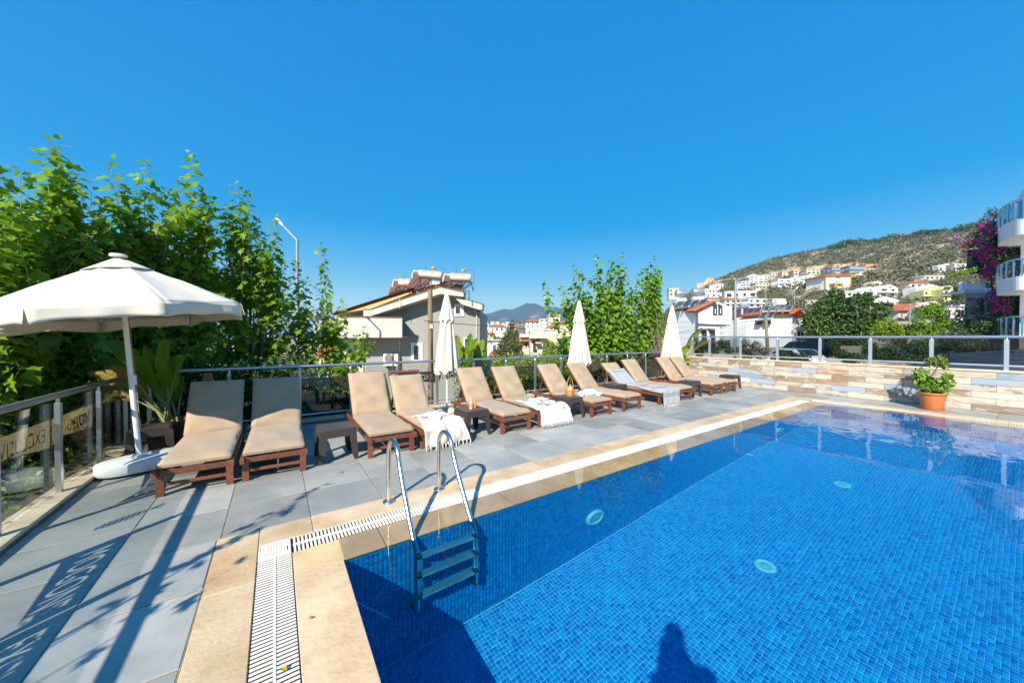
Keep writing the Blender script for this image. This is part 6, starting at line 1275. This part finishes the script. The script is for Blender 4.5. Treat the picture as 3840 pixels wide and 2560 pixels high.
# ------------------------------------------------------------------ trees and shrubs in the middle distance
def lumpy_tree(name, label, cat, sx, sy, d, blobs, n, leaf, m, T=LEAF_OVAL, trunk=.3, ground=None, group=None):
    'blobs: (pixel x, pixel y, radius in pixels)'
    p = at(sx, sy, d); gz = p.z if ground is None else ground; o = thing(name, label, cat, (p.x, p.y, gz), 0, group); B = []
    for (x, y, rp) in blobs:
        c = at(x, y, d + random.uniform(-.3, .3) * rp / F_PX * d) - Vector((p.x, p.y, gz)); r_ = rp / F_PX * d; B.append((tuple(c), (r_, r_, r_ * .85)))
    clump('crown', m, T, leaf, B, n, o)
    if trunk:
        tr = MB(); top = Vector(B[0][0]); tr.tube([(0, 0, 0), top * .45 + Vector((0, 0, -.2)), top], [trunk, trunk * .7, trunk * .3], 9)
        for b, r_ in B[1:]: tr.tube([top * .5, Vector(b) * .6 + top * .25, Vector(b)], [trunk * .5, trunk * .3, trunk * .1], 6, False)
        tr.build('trunk', BARK, o)
    return o
def blob_cloud(x0, x1, y0, y1, n, r0_, r1_):
    B = []
    for k in range(n):
        a = random.random() * 6.283; q = math.sqrt(random.random()); B.append(((x0 + x1) / 2 + math.cos(a) * q * (x1 - x0) / 2, (y0 + y1) / 2 + math.sin(a) * q * (y1 - y0) / 2, random.uniform(r0_, r1_)))
    return B
lumpy_tree('broad_tree', 'large dark green broadleaf tree before the white houses on the right', 'tree', 3170, 1345, 36, [(3170, 1200, 55), (3100, 1150, 38), (3130, 1110, 26), (3210, 1140, 40), (3245, 1120, 26), (3060, 1190, 34), (3290, 1180, 34), (3310, 1150, 22), (3050, 1225, 30), (3030, 1195, 22), (3120, 1235, 42), (3230, 1225, 45), (3180, 1165, 50), (3150, 1260, 40), (3270, 1235, 38), (3200, 1280, 40), (3090, 1265, 30)], 11000, .34, BIGL, trunk=.3)
lumpy_tree('conifer', 'bushy dark conifer standing in the valley left of the beige house', 'tree', 1908, 1400, 33, [(1905, 1300, 34), (1918, 1212, 10), (1912, 1230, 15), (1925, 1248, 18), (1900, 1255, 17), (1915, 1272, 24), (1935, 1290, 24), (1888, 1295, 24), (1905, 1320, 36), (1940, 1325, 26), (1875, 1325, 26), (1905, 1350, 44), (1920, 1222, 10)], 5200, .2, M('conifer needle tuft', (.03, .05, .015), .7, tint=(.14, .15, .04)), trunk=.15)
GB = 'shrubs behind the right railing'
lumpy_tree('shrub', 'round green shrub behind the left end of the right railing', 'shrub', 2650, 1340, 20, blob_cloud(2600, 2735, 1282, 1335, 12, 14, 24), 3200, .1, DKL, trunk=.04, group=GB)
o = lumpy_tree('shrub', 'loose bougainvillea shrub with dark red blooms before the white house', 'shrub', 2810, 1345, 20, [(2805, 1310, 24), (2795, 1285, 18), (2835, 1295, 20), (2860, 1315, 16), (2780, 1310, 18), (2850, 1335, 20), (2875, 1330, 12), (2800, 1335, 24)], 1500, .1, DKL, trunk=.04, group=GB)
P = [(2805, 1310, 26), (2835, 1290, 22), (2865, 1310, 20), (2878, 1328, 12)]
clump('blooms', M('dark red bloom', (.22, .02, .06), .7), LEAF_OVAL, .08, [(tuple(at(x, y, 19.8) - o.location), (r_ / F_PX * 20,) * 3) for x, y, r_ in P], 170, o)
lumpy_tree('shrub', 'small feathery shrub at the foot of the large white house', 'shrub', 2945, 1345, 26, [(2945, 1325, 12), (2935, 1315, 8), (2960, 1330, 10), (2978, 1305, 7), (2978, 1320, 9), (2982, 1335, 10)], 700, .12, DKL, trunk=.03, group=GB)
lumpy_tree('shrub', 'bright yellow green shrub right of the large dark tree', 'shrub', 3350, 1300, 22, blob_cloud(3290, 3450, 1200, 1290, 16, 16, 30), 4200, .13, YEL, trunk=.06, ground=-.6, group=GB)
lumpy_tree('shrub', 'tall bright green shrub in front of the red roofed houses', 'shrub', 3480, 1300, 21, blob_cloud(3420, 3560, 1150, 1290, 18, 16, 34), 5000, .12, IVY, trunk=.06, ground=-.6, group=GB)
lumpy_tree('shrub', 'pale feathery shrub before the white annex wall', 'shrub', 3580, 1300, 22, blob_cloud(3530, 3625, 1165, 1240, 8, 12, 22), 1500, .12, M('pale feathery leaf', (.16, .2, .07), .6, tint=(.26, .29, .13), trans=.3), trunk=.05, ground=-.6, group=GB)
lumpy_tree('shrub', 'dark green shrub mass under the bougainvillea', 'shrub', 3640, 1300, 19, blob_cloud(3540, 3730, 1205, 1300, 16, 16, 32), 4600, .11, DKL, trunk=.06, ground=-.6, group=GB)
for (x0, x1, y0, y1, lab) in ((3130, 3300, 1290, 1350, 'dark shrub seen through the smoked glass below the large tree'), (3300, 3480, 1285, 1350, 'green shrub seen through the smoked glass left of the potted plant'), (3480, 3700, 1295, 1370, 'dark shrub seen through the smoked glass behind the potted plant'), (2900, 3020, 1330, 1365, 'low shrub by the parked cars')):
    lumpy_tree('shrub', lab, 'shrub', (x0 + x1) / 2, 1370, 20, blob_cloud(x0, x1, y0, y1, 12, 14, 26), 2600, .12, random.choice([DKL, BIGL]), trunk=.05, ground=-1.2, group=GB)
lumpy_tree('olive_tree', 'small young tree with white painted trunk behind the smoked glass', 'tree', 3135, 1330, 26, [(3132, 1282, 12), (3122, 1290, 9), (3144, 1290, 10)], 500, .12, BIGL, trunk=.06)
lumpy_tree('shrub', 'leafy shrub with orange berries between the beige house and the mulberry', 'shrub', 2100, 1400, 13.5, [(2075, 1320, 34), (2120, 1290, 34), (2050, 1335, 26), (2140, 1325, 38), (2100, 1345, 40), (2170, 1290, 36), (2060, 1290, 18)], 3200, .1, IVY, trunk=.05, ground=GZ)
lumpy_tree('palm_tree', 'small palm beside the tall green house on the slope', 'tree', 3608, 1135, 100, [(3608, 1098, 12), (3598, 1105, 8), (3618, 1105, 8)], 300, .9, YEL, trunk=.3); lumpy_tree('cypress', 'slim dark cypress beside the small palm on the slope', 'tree', 3582, 1135, 98, [(3582, 1110, 8), (3582, 1095, 6), (3582, 1083, 4), (3582, 1125, 9)], 600, .5, DKL, trunk=.3)
# street behind the right railing
tag(MB().add([tuple(at(x, 1300, d).xy) + (z,) for x, d, z in ((2400, 24, -.62), (3900, 17, -.62), (3900, 30, -.5), (2400, 40, -.9))], [(0, 1, 2, 3)]).build('street', M('pale asphalt', (.2, .19, .175), .9, c2=(.26, .24, .22), scale=1.5)), kind='structure')
# ------------------------------------------------------------------ cars
TYRE = M('tyre', (.02, .02, .02), .8); RIM = M('wheel rim', (.45, .46, .48), .35, .7)
def car(name, label, loc, rz, paint, prof, roofy, glassy, L, Wd):
    o = thing(name, label, 'car', loc, rz, 'cars parked behind the railing')
    def slab(pts, hw0, m, nm, inset=0):
        n = len(pts); v = [(x, -hw0(z), z) for x, z in pts] + [(x, hw0(z), z) for x, z in pts]
        return bevel(MB().add(v, [tuple(range(n - 1, -1, -1)), tuple(range(n, 2 * n))] + [(i, (i + 1) % n, n + (i + 1) % n, n + i) for i in range(n)]).build(nm, m, o), .05, 3)
    hw = lambda z: Wd / 2 * (1 if z < .85 else 1 - .16 * (z - .85) / .6)
    slab(prof, hw, paint, 'body'); gl = M('car glass', (.015, .02, .025), .08, spec=.7); slab(glassy, lambda z: hw(z) + .006, gl, 'side_glass')
    slab([(roofy[0], roofy[1]), (roofy[0] - .012, roofy[1]), (roofy[2] - .012, roofy[3]), (roofy[2], roofy[3])], lambda z: hw(z) * .84, gl, 'rear_glass')
    for sx in (.2 * L, .8 * L):
        for s in (-1, 1):
            w = MB().lathe([(.0, -.1), (.31, -.1), (.33, -.06), (.33, .06), (.31, .1), (0, .1)], 22).xf(Matrix.Translation((sx, s * (Wd / 2 - .1), .33)) @ Matrix.Rotation(R(90), 4, 'X')).build('wheel', TYRE, o); MB().lathe([(0, .105), (.2, .105), (.2, .08)], 18).xf(Matrix.Translation((sx, s * (Wd / 2 - .1), .33)) @ Matrix.Rotation(R(-90 * s), 4, 'X')).build('rim', RIM, w)
    for s in (-1, 1): MB().box((-.02, s * (Wd / 2 - .16) - .12, .72), (.06, s * (Wd / 2 - .16) + .12, .86), .01).build('tail_lamp', M('red lamp', (.45, .02, .02), .3), o)
    MB().box((-.045, -Wd / 2 + .03, .3), (.1, Wd / 2 - .03, .5), .02).build('bumper', paint, o); MB().box((-.03, -.26, .6), (.0, .26, .7)).build('number_plate', M('plate', (.7, .7, .7), .5), o)
    return o
c = at(3055, 1350, 23); car('parked_car', 'white car parked on the street, its rear towards the railing', (c.x, c.y, -.615), R(62), M('white car paint', (.75, .75, .74), .25, coat=.6), [(0, .3), (0, .9), (.12, 1.0), (.75, 1.42), (2.1, 1.45), (2.9, 1.02), (4.1, .85), (4.3, .6), (4.3, .3)], (-.005 + .13, 1.02, .72, 1.4), [(.55, 1.05), (.85, 1.36), (2.05, 1.38), (2.7, 1.03)], 4.3, 1.78)
c = at(3120, 1340, 27); car('parked_van', 'dark blue van parked behind the white car', (c.x, c.y, -.6), R(62), M('dark blue paint', (.01, .02, .045), .25, coat=.6), [(0, .3), (0, 1.2), (.1, 1.8), (.4, 1.86), (3.0, 1.86), (3.7, 1.25), (4.5, 1.05), (4.7, .7), (4.7, .3)], (.0, 1.2, .08, 1.72), [(.4, 1.2), (.5, 1.7), (2.95, 1.7), (3.5, 1.2)], 4.7, 1.85)
# dark pergola roof seen through the right end of the smoked glass
h = BG('carport', 'long dark carport roof behind the smoked glass at the right edge', 'carport', 3720, 1420, 15)
DKR = M('dark roof sheet', (.025, .035, .05), .5, c2=(.05, .065, .09), scale=1.2)
for k in range(7): a = h.p(3520, 1332 + 11 * k, 15.5 - .8 * k); b = h.p(4100, 1300 + 16 * k, 15.5 - .8 * k); MB().bar(a, b, .9, .05).build('roof_board', DKR, h.o)
for x in (3560, 3800): a = h.p(x, 1380, 15); MB().bar((a.x, a.y, 1.2), (a.x, a.y, -1.5), .12).build('post', DKR, h.o)
# ------------------------------------------------------------------ the building with curved balconies at the right edge
h = BG('curved_building', 'white building with curved glass balconies at the right frame edge', 'building', 3800, 1300, 18)
WB = M('cool white render', (.74, .75, .77), .7)
def zz(y, d=18): return uz(3800, y, d)[1] - h.z0
ux = lambda sx, d=18: uz(sx, 1265, d)[0] - h.u0
def lobe(xl, n=26, dep=2.6, wid=4.6, s=1.0):
    P = []
    for i in range(n + 1):
        f_ = i / n; a = math.pi * (1 - f_ * .62); P.append((xl + wid * .5 + wid * .5 * math.cos(a) * s + (0 if f_ < .7 else (f_ - .7) * 2.2), 1.4 - dep * math.sin(a) * s + (0 if f_ < .75 else (f_ - .75) * 1.4)))
    P = P + [(xl + 7.5, P[-1][1] - .2), (xl + 7.5, 3.2), (xl + .2, 3.2)]
    return [((x + h.u0) * (18 + y) / 18 - h.u0, y) for x, y in P]          # the plan splays: its left side runs away to the right
for (xl, ybot, ytop_slab, yglass) in ((3736, 898, 842, 770), (3734, 1096, 1046, 985), (3737, 1262, 1258, 1190)):
    P = lobe(ux(xl)); zb2, zt, zg = zz(ybot), zz(ytop_slab), zz(yglass); bal = MB().prism(P, zb2, zt).build('balcony', WB, h.o); n = 26
    rail = [(x, y, zg) for x, y in P[:n + 1]] + [(P[n + 1][0], P[n + 1][1], zg)]; MB().tube(rail, .035, 8).build('handrail', ALU, bal)
    for i in range(0, n + 1, 3): MB().bar((P[i][0], P[i][1], zt), (P[i][0], P[i][1], zg), .045).build('post', ALU, bal)
    TEAL = MATS.get('teal balcony glass') or glass_mat('teal balcony glass', (.45, .72, .8), 1.5, 1.2)
    for i in range(0, n, 3):
        j = min(n, i + 3); V = []
        for k in range(i, j + 1): V += [(P[k][0], P[k][1], zt + .05), (P[k][0], P[k][1], zg - .06)]
        m = j - i; solid(MB().add(V, [(2 * q, 2 * q + 2, 2 * q + 3, 2 * q + 1) for q in range(m)], True).build('glass_pane', TEAL, bal), .01)
def wallp(pts, z0, z1):
    P = []
    for sx, dd in pts: u, _ = uz(sx, 1265, 18 + dd); P.append((u - h.u0, dd))
    return MB().prism(P, z0, z1).build('wall', WB, h.o)
wallp([(3775, 2.4), (4300, 2.4), (4300, 9), (3830, 9)], -6, zz(770)); wallp([(3822, 1.2), (4300, 1.2), (4300, 2.39), (3824, 2.39)], -6, zz(705))
P = lobe(ux(3812), dep=1.9, wid=4); MB().prism(P, zz(812), zz(700)).build('parapet', WB, h.o); MB().prism([(x * 1 + .0, y - .04) for x, y in P], zz(700), zz(694)).build('parapet_cap', CURB, h.o); MB().box((ux(3826), -.5, zz(694)), (ux(3900), -.2, zz(684))).build('roof_timber', BARK, h.o)
for (y0, y1) in ((900, 1000), (1100, 1230)): a = (ux(3812), 1.97, zz(y1)); MB().box(a, (ux(3880), 2.02, zz(y0))).build('window', PANE, h.o)
# annex
h = BG('annex', 'plain white annex with a balustrade roof terrace beside the bougainvillea', 'building', 3670, 1290, 23)
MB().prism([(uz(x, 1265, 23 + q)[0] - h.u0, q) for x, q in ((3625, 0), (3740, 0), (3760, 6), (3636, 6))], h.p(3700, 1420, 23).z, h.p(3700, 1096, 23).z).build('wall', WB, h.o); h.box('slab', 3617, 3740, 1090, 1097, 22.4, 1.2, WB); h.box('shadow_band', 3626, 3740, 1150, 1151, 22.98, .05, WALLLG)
mb = MB()
for k in range(14): mb.bar(h.p(3626 + 7.2 * k, 1092, 22.5), h.p(3626 + 7.2 * k, 1066, 22.5), .05)
mb.bar(h.p(3622, 1065, 22.5), h.p(3735, 1063, 22.5), .07); mb.bar(h.p(3622, 1088, 22.5), h.p(3735, 1088, 22.5), .05); mb.build('balustrade', FRM, h.o); h.box('side_parapet', 3608, 3628, 1056, 1092, 26, .2, WB)
MB().tube([h.p(3622, 1090, 22.8), h.p(3621, 1330, 22.8)], .05, 8).build('downpipe', WALLLG, h.o)
# bougainvillea
o = thing('bougainvillea', 'tall magenta bougainvillea climbing between the curved balconies and the annex', 'climber', tuple(at(3730, 1290, 19.9)[:2]) + (-.6,))
def bl(L_, d=19.9): return [(tuple(at(x, y, d) - o.location), (r_ / F_PX * d * 1.0, r_ / F_PX * d * .9, r_ / F_PX * d)) for x, y, r_ in L_]
green = [(3720, 830, 34), (3700, 880, 40), (3740, 900, 50), (3690, 940, 36), (3740, 970, 50), (3780, 920, 45), (3700, 1000, 34), (3730, 1050, 34), (3760, 1010, 45), (3740, 1120, 40), (3780, 1120, 45), (3720, 1180, 40), (3770, 1190, 45), (3650, 900, 24), (3620, 930, 14), (3670, 1240, 34), (3740, 1250, 40), (3640, 990, 12), (3600, 1005, 10), (3725, 795, 18), (3630, 1215, 18)]
clump('foliage', DKL, LEAF_OVAL, .13, bl(green), 7500, o)
mag = [(3690, 850, 22), (3720, 870, 20), (3670, 900, 18), (3700, 930, 20), (3640, 905, 10), (3600, 910, 10), (3620, 935, 9), (3660, 950, 16), (3690, 970, 18), (3720, 990, 16), (3700, 1015, 18), (3690, 1030, 16), (3720, 1110, 18), (3750, 1135, 22), (3770, 1160, 18), (3730, 1160, 16), (3720, 815, 10), (3750, 940, 18), (3590, 890, 8), (3740, 1090, 12), (3720, 1210, 10)]
clump('bracts', M('magenta bracts', (.38, .018, .22), .6, tint=(.55, .05, .36), trans=.3), LEAF_OVAL, .1, bl(mag, 19.5), 1800, o)
st = MB()
for x in (3720, 3745, 3770): st.tube([at(x, 1290, 20.1) - o.location + Vector((0, 0, -1)), at(x + 12, 1150, 20.1) - o.location, at(x - 8, 1000, 20.1) - o.location, at(x - 20, 860, 20.1) - o.location], [.07, .06, .045, .02], 7)
st.tube([at(3740, 1010, 19.9) - o.location, at(3660, 1010, 19.5) - o.location, at(3560, 1030, 19) - o.location], [.03, .02, .008], 6); st.build('stem', BARK, o)
clump('tendril', IVY, LEAF_OVAL, .12, bl([(3560 + 12 * k, 1034 - 3 * k, 7) for k in range(9)], 19.3), 420, o)
# ------------------------------------------------------------------ the person taking the picture stands behind the camera; only the shadow falls into view
def person():
    me = bpy.data.meshes.new('person'); V = [(0, 0, .95), (0, 0, 1.15), (0, .0, 1.38), (0, .01, 1.5), (0, .03, 1.6), (0, .02, 1.72), (-.19, 0, 1.4), (-.16, .06, 1.25), (-.05, .11, 1.58), (.19, 0, 1.4), (.16, .06, 1.25), (.05, .11, 1.58), (-.1, 0, .9), (-.12, .02, .5), (-.13, 0, .08), (-.14, .16, .03), (.1, 0, .9), (.12, .02, .5), (.13, 0, .08), (.14, .16, .03)]
    E_ = [(0, 1), (1, 2), (2, 3), (3, 4), (4, 5), (2, 6), (6, 7), (7, 8), (2, 9), (9, 10), (10, 11), (0, 12), (12, 13), (13, 14), (14, 15), (0, 16), (16, 17), (17, 18), (18, 19)]
    rad = [.15, .15, .16, .06, .09, .085, .065, .045, .035, .065, .045, .035, .1, .07, .045, .04, .1, .07, .045, .04]
    me.from_pydata(V, E_, []); me.materials.append(M('dark clothing', (.05, .06, .08), .9)); o = link('person', me, None, (-.02, -.46, 0)); o.rotation_euler = (0, 0, R(-30))
    sm = o.modifiers.new('skin', 'SKIN'); 
    for v, r_ in zip(me.skin_vertices[0].data, rad): v.radius = (r_, r_)
    me.skin_vertices[0].data[0].use_root = True; s = o.modifiers.new('smooth', 'SUBSURF'); s.levels = 2; s.render_levels = 2
    tag(o, 'person in dark clothes standing at the pool corner with arms raised, seen as a shadow', 'person')
person()
# ------------------------------------------------------------------ haze
hz = bpy.data.materials.new('haze air'); hz.use_nodes = True; nt = hz.node_tree; nt.nodes.clear(); o_ = nt.nodes.new('ShaderNodeOutputMaterial'); pv = nt.nodes.new('ShaderNodeVolumePrincipled'); pv.inputs['Color'].default_value = (.32, .64, 1, 1); pv.inputs['Density'].default_value = HAZE; pv.inputs['Anisotropy'].default_value = .2; nt.links.new(pv.outputs[0], o_.inputs['Volume'])
if HAZE: tag(MB().box((-31000, -31000, -31), (31000, 31000, 620)).build('haze', hz), kind='stuff')
